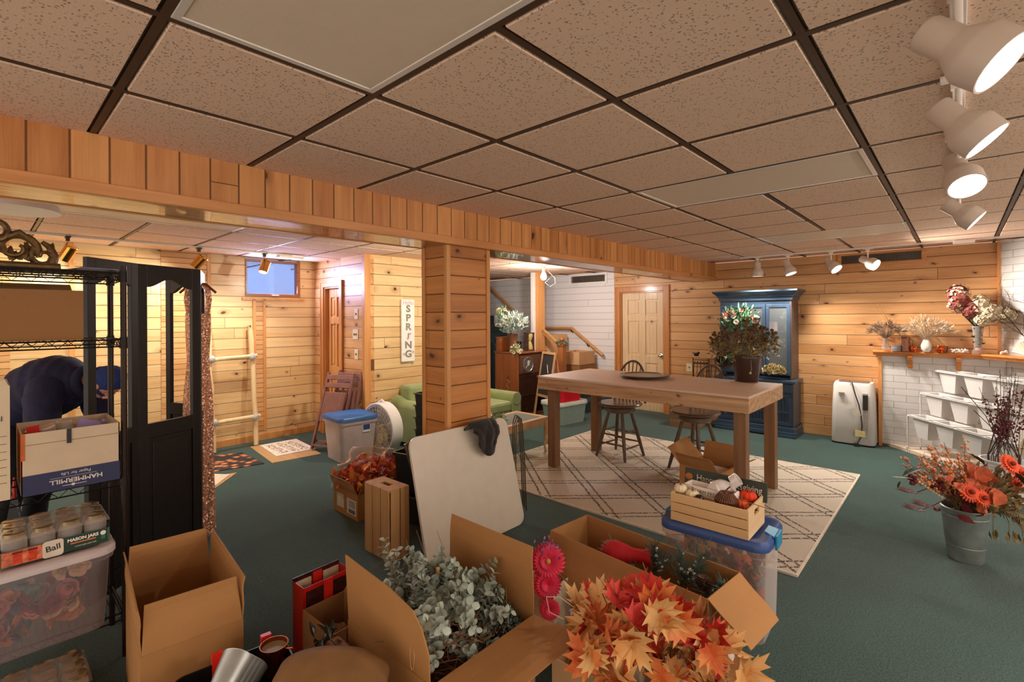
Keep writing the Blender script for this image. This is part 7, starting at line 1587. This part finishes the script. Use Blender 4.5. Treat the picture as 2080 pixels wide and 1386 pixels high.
for s in (-1, 1):
    limb(0, [(P_(.0, s * .1, .90), .10), (P_(.06, s * .11, .50), .06), (P_(-.02, s * .11, .09), .042), (P_(.10, s * .12, .04), .04), (P_(.17, s * .12, .03), .03)])
    wr = limb(3, [(P_(.35, s * .15, 1.09), .045), (P_(.37, s * .20, .84), .042), (P_(.50, s * .12, .66), .03), (P_(.55, s * .10, .60), .032)])
    for k in range(4): limb(wr, [(P_(.57 + .006 * k, s * (.085 + .018 * k), .565), .009), (P_(.585 + .004 * k, s * (.083 + .019 * k), .535), .009), (P_(.58, s * (.083 + .018 * k), .505 + .004 * abs(k - 1.5)), .008)])
    limb(wr, [(P_(.57, s * .07, .585), .010), (P_(.60, s * .06, .56), .009), (P_(.61, s * .06, .535), .008)])
bo = skin('body', body, ed, skn, t)
hb = B(); hc = V(P_(.60, 0, 1.145)); Mh = Matrix.Translation(hc) @ Matrix((rightv, backv, V((0, 0, 1)))).transposed().to_4x4(); hb.M = Mh
hb.ball((0, 0, 0), (.105, .075, .088), 24, 18); hb.ball((-.045, 0, -.055), (.05, .052, .05), 16, 12); hb.poly([(.03, -.012, -.08), (.03, .012, -.08), (-.01, .016, -.082), (-.01, -.016, -.082)], (-.008, 0, -.03)); hb.tube([(-.035, -.02, -.098), (-.038, 0, -.104), (-.035, .02, -.098)], .006, 6)
for s in (-1, 1): hb.ball((-.005, s * .076, -.01), (.02, .008, .032), 10, 8); hb.ball((.025, s * .03, -.078), .011, 8, 6)
hb.build('head', skn, t, smooth=True)
hb = B(); hb.M = Mh @ Matrix.Rotation(R(-12), 4, 'Y'); hb.ball((.02, 0, .018), (.115, .086, .094), 26, 18, .05); hb.tube([(.0 - .02, cos(a_) * .086, .012 + sin(a_) * .092) for a_ in [2 * pi * i / 30 for i in range(31)]], .014, 8, False); hb.build('beanie', bnm, t, smooth=True)
def sm(pts, k=6):
    """smooth path: list of (point, radius) interpolated with Catmull-Rom"""
    P = [(V(p), r_) for p, r_ in pts]; P = [P[0]] + P + [P[-1]]; q, r = [], []
    for i in range(1, len(P) - 2):
        for j in range(k + (i == len(P) - 3)):
            t_ = j / k; c = [.5 * (-t_ ** 3 + 2 * t_ ** 2 - t_), .5 * (3 * t_ ** 3 - 5 * t_ ** 2 + 2), .5 * (-3 * t_ ** 3 + 4 * t_ ** 2 + t_), .5 * (t_ ** 3 - t_ ** 2)]
            q.append(sum((P[i - 1 + m_][0] * c[m_] for m_ in range(4)), V((0, 0, 0)))); r.append(sum(P[i - 1 + m_][1] * c[m_] for m_ in range(4)) * (1 + .03 * sin(len(q) * 1.9)))
    return q, r
b = B(); b.tube(*sm([(P_(-.08, 0, .80), .15), (P_(-.03, 0, .93), .185), (P_(.10, 0, 1.06), .20), (P_(.24, 0, 1.125), .205), (P_(.35, 0, 1.14), .175), (P_(.43, 0, 1.145), .11), (P_(.47, 0, 1.15), .085)]), 28)
for s in (-1, 1): b.tube(*sm([(P_(.30, s * .10, 1.14), .11), (P_(.34, s * .185, 1.06), .10), (P_(.37, s * .21, .88), .085), (P_(.42, s * .17, .76), .07), (P_(.495, s * .122, .67), .052)]), 18)
b.tube([P_(.455, cos(a_) * .085, 1.15 + sin(a_) * .085) for a_ in [2 * pi * i / 24 for i in range(25)]], .03, 9, False); b.build('jacket', jk, t, smooth=True, ang=80)
b = B()
for s in (-1, 1): b.tube(*sm([(P_(-.04, s * .06, .93), .14), (P_(.0, s * .10, .80), .115), (P_(.06, s * .112, .50), .08), (P_(.0, s * .112, .28), .07), (P_(-.02, s * .112, .10), .065)]), 18)
b.build('trousers', trs, t, smooth=True, ang=80)
for s in (-1, 1): b = B(); b.ball(P_(.06, s * .12, .045), (.10, .09, .05), 14, 10); b.build('shoe', blk, t, smooth=True)
t = thing('striped_cloth', 'black and white striped pennant hanging with a red tip below the jars box', 'cloth', (.13, 3.9, .30)); b = B()
for k in range(6): z = .0 + k * .045; w0, w1 = .075 - k * .011, .07 - k * .011; b.hexa([(-w0 * .675, w0 * .737, z), (w0 * .675, -w0 * .737, z), (w1 * .675, -w1 * .737, z + .022), (-w1 * .675, w1 * .737, z + .022)], (.004, .004, 0))
b.build('white_stripes', white_paint, t); b = B(); w0 = .08; b.poly([(-w0 * .675, w0 * .737, -.01), (w0 * .675, -w0 * .737, -.01), (.01, -.01, .30), (-.01, .01, .30)], (.003, .0055, 0)); b.build('dark_backing', blk, t); b = B(); b.tube([(0, 0, .28), (0, 0, .40)], [.012, .004], 8); b.build('red_tip', redg, t); b = B(); b.cyl((0, 0, -.30), (0, 0, -.01), .01); b.build('stand', iron, t)
